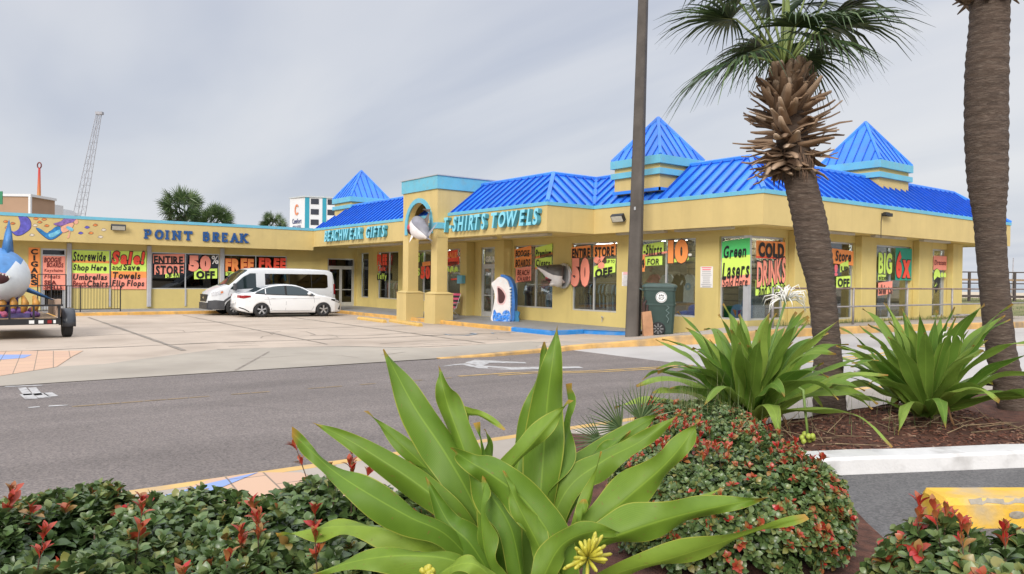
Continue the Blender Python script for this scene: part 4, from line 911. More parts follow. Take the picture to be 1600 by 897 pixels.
decal('tail_shine', smoothpoly([(76, 366), (84, 363), (92, 359), (94, 363), (86, 369), (78, 371)]), m_mur['lblue'], .013)
decal('torso', smoothpoly([(95, 356), (103, 350), (108, 346), (115, 349), (113, 355), (106, 361), (98, 363.5)]), m_mur['skin'], .012, .5)
decal('arm', smoothpoly([(108, 360), (111.5, 354), (112.5, 356), (109.5, 363), (108, 371), (104.5, 372), (106.8, 367)]), m_mur['skin'], .014)
decal('top', smoothpoly([(103, 355), (107, 353.5), (114.5, 358), (112, 361.5), (106, 358.5)]), m_mur['lblue'], .016)
decal('head', smoothpoly([(116, 342), (120.5, 342.5), (122, 347), (119, 350.5), (115.5, 348)]), m_mur['skin'], .014)
decal('hair', smoothpoly([(84, 349.5), (95, 346), (102, 341), (112, 338), (121, 337.5), (124, 342), (119, 342.5), (114, 347), (106, 349), (98, 352.5), (90, 352.5)]), m_mur['hair'], .018, .5)
for i, (x, y, c) in enumerate([(9, 346, 'orange'), (20, 349, 'orange'), (11.5, 355.5, 'orange'), (56, 341.5, 'orange'), (69, 342.5, 'orange'), (62, 347, 'orange'), (73, 352.5, 'orange'), (149, 351.5, 'orange'), (142, 364, 'orange'), (136, 355, 'purple'), (126, 364, 'purple'), (50, 367, 'shell'), (55, 352, 'shell'), (162, 359, 'shell'), (157, 370, 'shell')]):
    s_ = 3.6; decal('fish' if c != 'shell' else 'shell', smoothpoly([(x-s_, y+.6), (x-s_*.2, y-1.7), (x+s_*.8, y-.6), (x+s_, y+.5), (x+s_*.2, y+1.8), (x-s_*.6, y+1.4)], 3), m_mur[c], .008, .5)

# ================================================================== LIGHT FITTINGS ON THE FASCIA
m_lens = mat('lamp_lens', (.55, .53, .45), .2, .1, 8)
def flood(label, plane, px, py, wd=.5):
    x, z = plane.pt(px, py); r = thing('wall_floodlight', label, 'floodlight', plane.P(x, z, .01), group='floodlights on the shop fascia')
    mb = MB(); c = plane.P(x, z, .16); a = plane.ex*wd/2; b = (EZ*.75+plane.n*.4).normalized()*.12; d = (plane.n*.75-EZ*.6).normalized()*.06
    mb.obox(c, a, b, d); mb.obox(plane.P(x, z, .05), plane.ex*.06, EZ*.06, plane.n*.05); mb.build('housing', m_black, r)
    mb = MB(); mb.obox(c+d*1.08, a*.88, b*.8, d*.1); mb.build('lens', m_lens, r); return r
flood('dark floodlight with ribbed lens on the left wing fascia left of the blue lettering', PFL, 184, 355.5, .62)
flood('dark floodlight on the yellow fascia just left of the light pole', PF2, 971, 341, .55)
x, z = PFR.pt(1378, 337); r = thing('security_camera', 'small dark security camera with cable on the beach side fascia', 'camera', PFR.P(x, z, .01))
mb = MB(); mb.obox(PFR.P(x, z+.03, .05), EY*.05, EZ*.05, EX*.045); mb.obox(PFR.P(x+.16, z+.03, .13), EY*.2, EZ*.055, EX*.055); mb.obox(PFR.P(x-.02, z+.05, .16), EY*.12, EZ*.05, EX*.05); mb.build('camera_body', m_black, r)
mb = MB(); mb.tube([PFR.P(x-.05, z, .03), PFR.P(x-.07, z-.2, .015), PFR.P(x-.06, z-.75, .012)], .011, 5); mb.build('cable', m_black, r)

# ================================================================== SHARKS
m_sgrey = mat('shark_grey', (.20, .20, .23), .45, .15, 4); m_swhite = mat('shark_white', (.66, .63, .62), .5, .08, 4); m_gum = mat('shark_gums', (.45, .06, .07), .45, .2, 8); m_tooth = mat('shark_teeth', (.8, .78, .7), .35)
m_mouth = mat('mouth_dark', (.05, .008, .010), .6); m_sblue = mat('shark_blue', (.075, .235, .52), .45, .18, 3); m_sdblue = mat('shark_deep_blue', (.03, .14, .42), .45, .15, 3); m_swb = mat('shark_belly', (.62, .66, .68), .5, .08, 3)
def frame_from(axis, up=EZ):
    a = Vector(axis).normalized(); s_ = a.cross(up).normalized(); u_ = s_.cross(a); return a, s_, u_
def sharkbody(o, axis, up, prof, split, n=20):
    """rings along axis: prof = (dist, half width, half height, centre lift). returns (top MB, belly MB)"""
    a, s_, u_ = frame_from(axis, up); rings = []
    for d, wx, hz_, cz in prof:
        rings.append([o+a*d+u_*(cz+hz_*math.sin(2*PI*k/n))+s_*(wx*math.cos(2*PI*k/n)) for k in range(n)])
    mb = MB(); mb.loft(rings)
    lo = split
    for i, f in enumerate(mb.f):
        if len(f) == 4:
            k = min(f) % n; ang = 2*PI*((f[0] % n)+.5)/n; mb.mi[i] = 0 if math.sin(ang) > lo else 1
    return mb, (a, s_, u_)
def fin(mb, root_a, root_b, tip, th, mi=0):
    a, b, t = Vector(root_a), Vector(root_b), Vector(tip); n = (b-a).cross(t-a).normalized()*th/2; m_ = (a+b)/2
    mb.add([a, b, t, m_+n, m_-n, (m_*.45+t*.55)+n*.6, (m_*.45+t*.55)-n*.6], [(0, 3, 5, 2), (3, 1, 2, 5), (0, 2, 6, 4), (4, 6, 2, 1), (0, 4, 1, 3)], mi)
# leaping grey shark over the entrance
o = D(650, 352, 29.3); o.y = EV-.34
S1 = thing('model_shark', 'grey and white model shark with open red mouth leaping in front of the entrance arch', 'shark model', o)
SV = EV-.55
hd = V(637, 338, SV)-V(668, 372, SV); ax = hd.normalized(); base = V(668, 371, SV)
mb, (a, s_, u_) = sharkbody(base, ax, right0*.75+EZ*.62-fwd0*.25, [(-.02, .05, .07, 0), (.16, .13, .16, 0), (.40, .27, .32, -.01), (.70, .34, .40, -.02), (.95, .34, .40, 0), (1.12, .28, .32, .05), (1.27, .18, .18, .13), (1.38, .04, .05, .18)], -.05)
mb.build('body', [m_sgrey, m_swhite], S1, True)
mdir = (a*.25-u_*.9-fwd0*.45).normalized()      # the mouth opens forward and down
mrot = mdir.to_track_quat('Z', 'Y').to_matrix()
mb = MB(); mb.ell(base+a*1.0-u_*.24-fwd0*.10, (.22, .27, .18), 16, 8, 0, mrot); mb.build('mouth', m_gum, S1, True)
mb = MB(); mb.ell(base+a*1.0-u_*.29-fwd0*.13, (.15, .20, .165), 14, 8, 0, mrot); mb.build('throat', m_mouth, S1, True)
mb = MB(); fin(mb, base+a*.40+u_*.30, base+a*.85+u_*.33, base+a*.95+u_*.80, .10); fin(mb, base+a*.9+u_*.74, base+a*1.0+u_*.86, base+a*1.4+u_*.62, .05); mb.build('dorsal_fin', mat('fin_brown_grey', (.10, .075, .06), .5, .3, 5), S1)
mb = MB(); fin(mb, base+a*.72-u_*.3-fwd0*.1, base+a*.95-u_*.28-fwd0*.1, base+a*.62-u_*.68-fwd0*.2, .05); mb.build('pectoral_fin', m_swhite, S1)
mb = MB(); fin(mb, base-a*.02+u_*.08, base+a*.16, base+a*.12+u_*.75, .08); fin(mb, base-a*.02-u_*.06, base+a*.14, base-a*.42+u_*.05, .06); mb.build('tail', m_sgrey, S1)
p_ = [V(656, 347, EV-.22), V(667.5, 346, EV-.22), V(667.5, 363, EV-.22), V(662, 364, EV-.22)]; mb = MB(); mb.prism([tuple(q) for q in p_], (0, -.06, 0)); mb.build('yellow_board', mat('board_yellow', (.70, .62, .03), .4), S1)
mb = MB(); mb.tube([base+a*.6+fwd0*.1, base+a*.6+Vector((0, .75, 0))], .04, 6); mb.build('wall_bracket', m_black, S1)
# shark head coming out of the wall
c = V(880, 431, WV-.14); S2 = thing('model_shark', 'grey shark head with open red mouth mounted on the wall beside the Premium Cigars sign', 'shark model', c); S2.scale = (.88, .88, .88)
o = V(872, 431, WV-.42); ax = (V(841, 428, WV-.95)-o)
mb, (a, s_, u_) = sharkbody(o, ax, EZ, [(-.20, .42, .47, 0), (0, .45, .50, 0), (.22, .40, .45, .02), (.45, .32, .33, .10), (.68, .22, .19, .20), (.86, .12, .10, .26), (.97, .03, .03, .28)], .12); mb.build('upper_head', [mat('shark_dark_grey', (.085, .08, .08), .45, .2, 5), m_swhite], S2, True)
mb, _ = sharkbody(o, ax-u_*.80, EZ, [(-.05, .36, .22, -.20), (.2, .33, .17, -.16), (.42, .25, .11, -.10), (.56, .12, .06, -.07)], 2.0); mb.build('lower_jaw', [m_sgrey, m_swhite], S2, True)
mb, _ = sharkbody(o, ax-u_*.22, EZ, [(.02, .36, .26, -.12), (.3, .30, .22, -.07), (.5, .22, .15, -.02), (.58, .1, .08, 0)], 2.0); mb.build('mouth', [m_gum, m_gum], S2, True)
mb, _ = sharkbody(o-s_*.02, ax-u_*.24, EZ, [(.30, .31, .13, -.10), (.48, .24, .10, -.06), (.605, .12, .05, -.04)], 2.0); mb.build('throat', [m_mouth, m_mouth], S2, True)
mb = MB()
for k in range(9):
    t = -1+k/4; q = o+a*(.62-.10*t*t)+u_*(.10+.0*t)+s_*(.24*t); mb.tube([q, q-u_*.085], [.028, .003], 5)
    q = o+(ax.normalized()-u_*.5).normalized()*(.50-.08*t*t)+s_*(.22*t)-u_*.02; mb.tube([q, q+u_*.075], [.024, .003], 5)
mb.build('teeth', m_tooth, S2)
mb = MB(); mb.ell(o+a*.50+u_*.30-s_*.24, (.04, .04, .04), 10, 6); mb.ell(o+a*.50+u_*.30+s_*.24, (.04, .04, .04), 10, 6); mb.build('eyes', m_black, S2)
mb = MB(); rg = []
for dd, rr_ in ((.0, .54), (.05, .56), (.14, .56), (.16, .50)): rg.append([c+Vector((0, .12-dd, 0))+EX*(rr_*.8*math.cos(2*PI*k/22))+EZ*(rr_*math.sin(2*PI*k/22)) for k in range(22)])
mb.loft(rg); mb.build('mount_ring', m_alu, S2, True)
# shark photo cut-out on the porch
cu_p = G(783, 502, .14); S3 = thing('shark_cutout', 'white and blue shark photo stand with black mouth hole beside the glass entrance door', 'photo stand', (cu_p.x, cu_p.y, .14), R(32)); S3.scale = (.93, .93, .95)
def pl(pts, y=0): return [(x, y, z) for x, z in pts]
body = smoothpoly([(-.42, 0), (.36, 0), (.40, .42), (.40, .9), (.36, 1.28), (.33, 1.52), (.20, 1.74), (-.10, 1.84), (-.30, 1.70), (-.47, 1.55), (-.36, 1.30), (-.30, 1.02), (-.36, .62), (-.42, .35)], 4)
mb = MB(); mb.prism(pl(body, 0), (0, .10, 0)); local(mb, 'white_board', m_swhite, S3)
back = smoothpoly([(-.1, 0), (.50, 0), (.56, .45), (.56, 1.0), (.50, 1.45), (.36, 1.76), (.12, 1.90), (-.1, 1.88), (.15, 1.2)], 4)
mb = MB(); mb.prism(pl(back, .102), (0, .34, 0)); local(mb, 'blue_back', m_sdblue, S3)
mb = MB(); mb.prism(pl(smoothpoly([(-.12, .78), (.06, .76), (.17, .98), (.12, 1.16), (-.02, 1.32), (-.17, 1.38), (-.15, 1.1)], 4), -.006), (0, .005, 0)); local(mb, 'mouth_hole', m_mouth, S3)
mb = MB(); ring_o = smoothpoly([(-.17, .73), (.10, .70), (.23, .98), (.17, 1.20), (0, 1.39), (-.20, 1.44), (-.19, 1.1)], 4)
mb.prism(pl(ring_o, -.003), (0, .002, 0)); local(mb, 'mouth_rim', mat('mouth_rim_pink', (.62, .40, .40), .6), S3)
m_wave = mat('painted_waves', (.03, .20, .66), .5, .5, 14, detail=2, stain=((.5, .65, .8), .8, 9, (1, 1, 1)))
for pts in ([(-.36, 0), (.02, 0), (.02, .26), (-.08, .36), (-.2, .34), (-.28, .46), (-.35, .42)], [(.025, 0), (.40, 0), (.42, .28), (.34, .44), (.18, .46), (.06, .34)]):
    mb = MB(); mb.prism(pl(smoothpoly(pts, 3), -.009), (0, .006, 0)); local(mb, 'painted_wave', m_wave, S3)
mb = MB(); mb.prism(pl(smoothpoly([(.45, 0), (.74, 0), (.72, .2), (.76, .38), (.6, .44), (.5, .36)], 3), .15), (0, .1, 0)); local(mb, 'painted_wave', mat('teal_wave', (.02, .16, .32), .5, .3, 9), S3)
mb = MB()
for k in range(7):
    z = .55+.13*k; mb.prism(pl([(.33, z), (.43, z+.03), (.44, z+.08), (.36, z+.10)], -.004), (0, .1, 0))
for x, z in ((-.36, 1.52), (-.05, 1.66), (.2, 1.58)): mb.prism(pl([(x-.05, z-.05), (x+.06, z-.02), (x+.04, z+.05), (x-.04, z+.04)], -.004), (0, .003, 0))
local(mb, 'painted_teeth', m_swb, S3)
# light blue box on the pilaster
x0, x1, z0, z1 = PF.rect(729.5, 432, 738, 443); mb = MB(); mb.bbox((-28.5, WV-.66, 1.58), (-28.1, WV-.452, 1.95), .02); tag(mb.build('wall_box', m_trim, None, loc=(-28.3, WV-.5, 1.58)), 'light blue mail box on the pilaster left of the entrance door', 'box')

# ================================================================== BEACH CHAIRS
m_pink = mat('pink_fabric', (.70, .10, .20), .75, .1, 5); m_pinks = mat('striped_fabric', (.60, .16, .30), .75, .1, 5)
def beach_chair(label, loc, rz, solid):
    t = thing('beach_chair', label, 'beach chair', loc, rz, 'folding beach chairs on the porch')
    fr = MB()
    for x in (-.26, .26):
        fr.tube([(x, -.30, 0), (x, .22, .42), (x, .02, .36)], .013, 6); fr.tube([(x, .34, 0), (x, -.28, .38)], .013, 6); fr.tube([(x, .10, .28), (x, .44, .98)], .013, 6); fr.tube([(x, -.30, .38), (x, .14, .30)], .013, 6); fr.tube([(x, -.28, .52), (x, .22, .56)], .02, 6)
    for y, z in ((-.30, .38), (.44, .98), (.34, .01), (-.30, .01)): fr.tube([(-.26, y, z), (.26, y, z)], .012, 6)
    local(fr, 'frame', m_alu, t)
    for nm, a, b in (('seat', Vector((0, -.30, .39)), Vector((0, .12, .31))), ('backrest', Vector((0, .11, .32)), Vector((0, .44, .99)))):
        mb = MB(); k = 1 if solid and nm == 'backrest' else 7
        for i in range(k):
            p, q = a+(b-a)*(i/k), a+(b-a)*((i+1)/k); d = (q-p); n = d.cross(EX).normalized()*.008
            mb.obox((p+q)/2, EX*.25, d*.5, n, i % 2)
        local(mb, nm, [m_pink, m_pink if solid and nm == 'backrest' else m_white if solid else m_black], t)
    return t
beach_chair('pink folding beach chair with plain pink back by the shop window', (-28.95, 18.05, .14), R(30), True)
beach_chair('pink and black striped folding beach chair beside the plain pink one', (-28.30, 17.95, .14), R(15), False)

# ================================================================== WHEEL STOPS
m_stop = mat('worn_yellow_wheelstop', (.62, .40, .11), .75, .15, 5, bump=.3, bscale=30, stain=((.30, .22, .13), .6, 5, (1, 1, 1)))
def wheelstop(label, a, b):
    a, b = Vector((a[0], a[1], 0)), Vector((b[0], b[1], 0)); t = (b-a).normalized(); q = Vector((-t.y, t.x, 0)); 
    mb = MB(); prof = [(-.10, 0), (-.10, .06), (-.06, .125), (.06, .125), (.10, .06), (.10, 0)]
    mb.loft([[p+q*x*sc_+EZ*z*sc_ for x, z in prof] for p, sc_ in ((a, .85), (a+t*.06, 1), (b-t*.06, 1), (b, .85))])
    tag(mb.build('wheel_stop', m_stop, None, loc=(a+b)/2), label, 'wheel stop', 'concrete wheel stops in front of the porch')
wheelstop('worn yellow concrete wheel stop left of the entrance columns', (-29.6, 14.2), (-26.95, 14.05)); wheelstop('yellow concrete wheel stop with a broken dark end in front of the left entrance column', (-27.4, 14.55), (-24.3, 14.15))
#@@PART3
# ================================================================== VEHICLES
m_car = mat('white_car_paint', (.74, .75, .76), .22, .015, 2, coat=.5); m_carw = glass('car_glass', (.15, .20, .20), 1.3, .03); m_vang = glass('dark_car_glass', (.02, .02, .022), 1.3, .03)
m_plas = mat('dark_grey_plastic', (.045, .047, .052), .55, .1, 5); m_gap = mat('panel_gap', (.02, .02, .02), .8); m_red = mat('tail_lamp_red', (.28, .012, .015), .12, .1, 8, coat=.5)
m_hl = mat('headlamp', (.55, .56, .58), .08, .2, 14, coat=.6); m_rim = mat('alloy_rim', (.55, .56, .58), .25, .06, 8, metal=.7); m_chr = mat('chrome', (.7, .7, .72), .12, .05, 4, metal=1)
m_cabin = mat('car_interior', (.03, .03, .032), .9)
class Shell:
    """a car body as a surface: top line zt(x), bottom zb(x), half width w(x, z)"""
    def __init__(s, L, top, bot, half, belt, lean, wheels, wr, tuck=.12, crown=.07):
        s.L, s.top, s.half, s.belt, s.lean, s.wh, s.wr, s.bot, s.tuck, s.crown = L, top, half, belt, lean, wheels, wr, bot, tuck, crown
    def zt(s, x): return lerp([p[0] for p in s.top], [p[1] for p in s.top], x)
    def zb(s, x):
        z = lerp([p[0] for p in s.bot], [p[1] for p in s.bot], x)
        for c in s.wh:
            d = abs(x-c)
            if d < s.wr: z = max(z, .02+math.sqrt(s.wr**2-d*d)+s.wr*.72-.02)
        return z
    def w(s, x, z):
        h = lerp([p[0] for p in s.half], [p[1] for p in s.half], x); b = lerp([p[0] for p in s.belt], [p[1] for p in s.belt], x)
        if z > b: h -= (z-b)*s.lean
        lo = .52
        if z < lo: h -= (lo-z)*s.tuck
        h -= .018*abs(z-.62)**1.5
        return h
    def ring(s, x):
        zt, zb = s.zt(x), s.zb(x); cr_ = min(s.crown, (zt-zb)*.4); zs_ = zt-cr_; pts = []; K = 9
        for k in range(K): z = zb+(zs_-zb)*k/(K-1); pts.append((s.w(x, z), z))
        we = pts[-1][0]
        for k in range(1, 8): a = PI/2*k/7; pts.append((we*math.cos(a)**.75 if k < 7 else 0, zs_+cr_*math.sin(a)**.8))
        return pts
    def xs(s):
        x = set(np.round(np.linspace(0, s.L, 64), 4))
        for p in s.top+s.half: x.add(round(p[0], 4))
        for c in s.wh:
            for k in range(-9, 10): x.add(round(c+s.wr*math.sin(k/9*PI/2), 4))
            x.add(round(c-s.wr-.004, 4)); x.add(round(c+s.wr+.004, 4))
        return sorted(q for q in x if 0 <= q <= s.L)
    def body(s, name, m, parent):
        mb = MB(); rings = []
        for x in s.xs():
            r = s.ring(x); full = [(x, y, z) for y, z in r]+[(x, -y, z) for y, z in reversed(r[:-1])]; rings.append(full)
        mb.loft(rings); o = local(mb, name, m, parent, True); return o
    def side_patch(s, name, poly, m, parent, out=.007, both=True, n=14):
        """polygon in (x,z), laid on the flank. poly as lower line and upper line of equal x range"""
        lo, up = poly; x0, x1 = max(lo[0][0], up[0][0]), min(lo[-1][0], up[-1][0])
        for sg in ((1, -1) if both else (1,)):
            mb = MB()
            def fn(a, b):
                x = x0+(x1-x0)*a; z0 = lerp([p[0] for p in lo], [p[1] for p in lo], x); z1 = lerp([p[0] for p in up], [p[1] for p in up], x); z = z0+(z1-z0)*b
                return (x, sg*(s.w(x, z)+out), z)
            mb.grid(fn, n, 4); local(mb, name, m, parent, True)
    def side_line(s, pts, wd, mb, out=.004):
        for sg in (1, -1):
            P_ = [Vector((x, sg*(s.w(x, z)+out), z)) for x, z in pts]
            for a, b in zip(P_[:-1], P_[1:]):
                d = (b-a).normalized(); n = d.cross(EY*sg)*wd/2; mb.quad(a-n, b-n, b+n, a+n)
    def top_patch(s, name, x0, x1, yf, m, parent, out=.007):
        mb = MB()
        def fn(a, b):
            x = x0+(x1-x0)*a; r = s.ring(x); we = r[8][0]; t = (b*2-1)*yf; y = we*t
            zs_ = r[8][1]; cr_ = r[-1][1]-zs_; ang = math.acos(min(1, abs(t)**(1/.75))) if abs(t) > 0 else PI/2
            return (x, y, zs_+cr_*math.sin(ang)**.8+out)
        mb.grid(fn, 9, 15); local(mb, name, m, parent, True)
def wheel(parent, x, y, r, wd, sg, spokes, m_spoke, hub=.0):
    t = MB(); prof = [(-.5, .62), (-.5, .88), (-.36, .985), (-.2, 1), (.2, 1), (.36, .985), (.5, .88), (.5, .62)]; n = 32
    t.loft([[(x+r*rr*math.cos(2*PI*k/n), y+wd*a, r+r*rr*math.sin(2*PI*k/n)) for k in range(n)] for a, rr in prof], cap=False)
    w_ = local(t, 'wheel', m_rubber, parent, True)
    rm = MB(); ys = y+sg*wd*.40
    rm.loft([[(x+r*q*math.cos(2*PI*k/n), ys+sg*d, r+r*q*math.sin(2*PI*k/n)) for k in range(n)] for q, d in ((.70, .012), (.66, .02), (.62, .0), (.61, -.06))], cap=False)
    rm.loft([[(x+r*.16*math.cos(2*PI*k/10), ys+sg*d, r+r*.16*math.sin(2*PI*k/10)) for k in range(10)] for d in (-.05, .004)])
    for k in range(spokes):
        a = 2*PI*k/spokes+.3; d = Vector((math.cos(a), 0, math.sin(a))); e_ = Vector((-math.sin(a), 0, math.cos(a))); c = Vector((x, ys-sg*.012, r))
        rm.prism([c+d*r*.1+e_*r*.07, c+d*r*.64+e_*r*.12, c+d*r*.64+e_*r*.02, c+d*r*.1-e_*r*.07], (0, sg*.016, 0))
        rm.prism([c+d*r*.1+e_*r*.05, c+d*r*.64-e_*r*.04, c+d*r*.64-e_*r*.12, c+d*r*.1-e_*r*.06], (0, sg*.0165, 0))
    local(rm, 'rim', m_spoke, w_, False)
    dk = MB(); dk.loft([[(x+r*.62*math.cos(2*PI*k/20), ys-sg*d, r+r*.62*math.sin(2*PI*k/20)) for k in range(20)] for d in (.06, .07)]); local(dk, 'brake_drum', m_gap, w_)
# ---- white sedan
SL_ = 4.75; car = thing('parked_car', 'white four door sedan parked nose first beside the white van', 'car', (-33.72, 10.16, 0), PI/2-.10, 'vehicles parked in front of the left wing')
s1 = Shell(SL_, [(0, .62), (.02, .90), (.08, 1.02), (.30, 1.075), (.62, 1.10), (.80, 1.15), (1.10, 1.30), (1.45, 1.40), (1.85, 1.455), (2.2, 1.46), (2.55, 1.43), (2.85, 1.345), (3.20, 1.17), (3.48, 1.04), (3.62, 1.00), (4.0, .93), (4.35, .84), (4.58, .72), (4.70, .60), (4.75, .48)],
    [(0, .42), (.15, .28), (.5, .20), (4.2, .18), (4.6, .20), (4.75, .26)], [(0, .60), (.08, .76), (.3, .85), (.7, .895), (2.4, .91), (3.8, .895), (4.3, .83), (4.58, .68), (4.70, .52), (4.75, .40)], [(0, 1.0), (.8, .98), (2.4, .93), (3.5, .94), (4.75, .94)], .42, (1.02, 3.76), .375)
s1.body('body', m_car, car)
lo = [(.70, 1.06), (1.0, 1.02), (2.0, .98), (3.32, .965)]
s1.side_patch('quarter_window', ([(.80, 1.075), (1.16, 1.03)], [(.80, 1.09), (1.16, 1.25)]), m_carw, car); s1.side_patch('rear_window', ([(1.20, 1.02), (2.02, .985)], [(1.20, 1.26), (1.5, 1.335), (1.8, 1.375), (2.02, 1.385)]), m_carw, car)
s1.side_patch('front_window', ([(2.11, .98), (3.28, .965)], [(2.11, 1.385), (2.4, 1.375), (2.7, 1.31), (3.0, 1.17), (3.28, 1.0)]), m_carw, car)
s1.side_patch('window_trim', ([(.74, 1.03), (1.2, .995), (2.1, .955), (3.36, .94)], [(.74, 1.085), (1.2, 1.03), (2.1, .985), (3.36, .972)]), m_gap, car, .005); s1.side_patch('door_pillar', ([(2.02, .98), (2.11, .98)], [(2.02, 1.385), (2.11, 1.385)]), m_gap, car, .009, n=3)
s1.side_patch('roof_rail_trim', ([(.78, 1.09), (1.2, 1.27), (1.5, 1.342), (1.85, 1.383), (2.2, 1.393), (2.5, 1.372), (2.8, 1.28), (3.3, .99)], [(.78, 1.11), (1.2, 1.285), (1.5, 1.352), (1.85, 1.39), (2.2, 1.4), (2.5, 1.38), (2.8, 1.292), (3.3, 1.005)]), m_gap, car, .008, n=30)
s1.top_patch('windscreen', 2.66, 3.44, .90, m_carw, car); s1.top_patch('rear_screen', .66, 1.34, .86, m_carw, car)
ln = MB()
for pts in ([(2.07, .97), (2.07, .60), (2.05, .30)], [(3.28, .95), (3.34, .70), (3.30, .42), (3.22, .30)], [(1.16, 1.0), (1.30, .85), (1.36, .62), (1.45, .32)], [(1.45, .30), (2.3, .27), (3.22, .29)]): s1.side_line(pts, .012, ln)
s1.side_line([(.5, .70), (1.2, .79), (2.4, .83), (3.6, .80)], .010, ln, .002)
local(ln, 'panel_gap', mat('seam_shadow_grey', (.22, .22, .23), .6), car)
for x in (1.50, 2.42):
    for sg in (1, -1): mb = MB(); mb.obox((x, sg*(s1.w(x, .84)+.012), .845), (.085, 0, 0), (0, .012, 0), (0, 0, .016)); local(mb, 'door_handle', m_car, car)
for sg in (1, -1):
    mb = MB(); mb.ell((3.08, sg*(s1.w(3.08, 1.0)+.10), 1.04), (.09, .10, .065), 12, 8); mb.tube([(3.1, sg*s1.w(3.1, 1.0), .98), (3.08, sg*(s1.w(3.08, 1.0)+.08), 1.0)], .025, 6); local(mb, 'wing_mirror', m_car, car, True)
s1.side_patch('tail_lamp', ([(.03, .86), (.25, .82), (.55, .885)], [(.03, .97), (.3, .965), (.55, .95)]), m_red, car, .01)
s1.side_patch('headlamp', ([(4.12, .74), (4.4, .66), (4.56, .60)], [(4.12, .80), (4.4, .77), (4.56, .70)]), m_gap, car, .01)
s1.side_patch('headlamp_lens', ([(4.30, .71), (4.52, .63)], [(4.30, .765), (4.52, .70)]), m_hl, car, .014)
s1.side_patch('front_vent', ([(4.50, .30), (4.60, .30)], [(4.50, .36), (4.60, .52)]), m_gap, car, .008, n=4)
s1.side_patch('rear_bumper_trim', ([(.06, .42), (.3, .34), (.5, .22)], [(.06, .47), (.3, .39), (.5, .27)]), m_gap, car, .006)
mb = MB(); mb.box((-.012, -.24, .60), (.004, .24, .74)); local(mb, 'number_plate', m_white, car)
mb = MB(); mb.box((.3, -.72, .17), (4.4, .72, .22)); local(mb, 'underbody', m_gap, car)
for x in (1.02, 3.76):
    for sg in (1, -1): wheel(car, x, sg*.80, .325, .21, sg, 5, m_rim)
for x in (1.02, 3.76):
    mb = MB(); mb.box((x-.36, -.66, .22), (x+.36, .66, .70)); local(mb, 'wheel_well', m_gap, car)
# ---- white passenger van
VL = 6.0; m_van = mat('silver_white_paint', (.60, .615, .63), .25, .02, 2, coat=.4); van = thing('parked_van', 'white passenger van with dark windows and grey front bumper parked behind the white sedan', 'van', (-35.79, 15.45, 0), -PI/2, 'vehicles parked in front of the left wing')
s2 = Shell(VL, [(0, .62), (.02, 1.1), (.06, 1.7), (.14, 2.06), (.30, 2.15), (1.2, 2.19), (3.4, 2.20), (4.05, 2.17), (4.25, 2.11), (4.6, 1.88), (4.95, 1.56), (5.12, 1.42), (5.3, 1.36), (5.65, 1.22), (5.85, 1.08), (5.95, .9), (6.0, .7)],
    [(0, .42), (.2, .32), (5.6, .26), (6.0, .30)], [(0, .90), (.15, .96), (.6, .985), (4.6, .985), (5.2, .96), (5.6, .88), (5.85, .74), (6.0, .56)], [(0, 1.15), (6, 1.15)], .12, (1.10, 4.90), .43, .06, .10)
s2.body('body', m_van, van)
s2.side_patch('side_window', ([(.42, 1.30), (.52, 1.24), (3.5, 1.24)], [(.42, 1.86), (.52, 1.92), (3.5, 1.92)]), m_vang, van, .008, n=24)
mb = MB()
for x in (1.25, 2.35): s2.side_line([(x, 1.24), (x, 1.92)], .03, mb, .012)
local(mb, 'window_divider', m_gap, van)
s2.side_patch('cab_window', ([(3.92, 1.24), (4.9, 1.18), (5.08, 1.18)], [(3.92, 1.93), (4.18, 1.93), (4.5, 1.76), (5.08, 1.24)]), m_carw, van, .008)
s2.top_patch('windscreen', 4.27, 5.16, .93, m_carw, van)
s2.side_patch('lower_bumper', ([(5.33, .27), (5.7, .28), (5.98, .32)], [(5.33, .66), (5.7, .70), (5.98, .66)]), m_plas, van, .014); s2.side_patch('side_moulding', ([(1.55, .50), (4.45, .50)], [(1.55, .60), (4.45, .60)]), mat('van_moulding', (.55, .55, .56), .5), van, .008, n=6)
s2.side_patch('wheel_arch_trim', ([(4.42, .44), (4.5, .62), (4.7, .80), (4.9, .85), (5.1, .80), (5.3, .62), (5.38, .44)], [(4.42, .55), (4.5, .72), (4.7, .88), (4.9, .92), (5.1, .88), (5.3, .74), (5.38, .66)]), m_plas, van, .012)
s2.side_patch('headlamp', ([(5.42, .98), (5.7, .90), (5.88, .86)], [(5.42, 1.14), (5.7, 1.10), (5.86, 1.03)]), m_hl, van, .014); s2.side_patch('tail_lamp', ([(.02, .95), (.12, .95)], [(.02, 1.45), (.12, 1.45)]), m_red, van, .014, n=4)
s2.side_patch('indicator_lamp', ([(5.40, 1.02), (5.50, .99)], [(5.40, 1.10), (5.50, 1.09)]), mat('amber', (.6, .2, .08), .2), van, .018, n=4)
mb = MB(); mb.box((5.955, -.50, .62), (6.012, .50, .95)); local(mb, 'grille', m_black, van)
mb = MB(); mb.box((5.93, -.62, .28), (6.03, .62, .58)); mb.box((5.6, -.75, .26), (5.94, .75, .34)); local(mb, 'front_bumper', m_plas, van)
mb = MB(); mb.ell((6.012, 0, .80), (.015, .13, .06), 12, 6); local(mb, 'oval_badge', m_chr, van)
ln = MB()
for pts in ([(3.86, 1.95), (3.86, .34)], [(5.10, 1.18), (5.18, .92)], [(3.86, .34), (4.4, .34)], [(2.42, 1.2), (2.42, .34)]): s2.side_line(pts, .016, ln)
s2.side_line([(.2, 1.05), (2, 1.08), (5.1, 1.10)], .012, ln, .002); local(ln, 'panel_gap', mat('seam_shadow_grey2', (.25, .25, .26), .6), van)
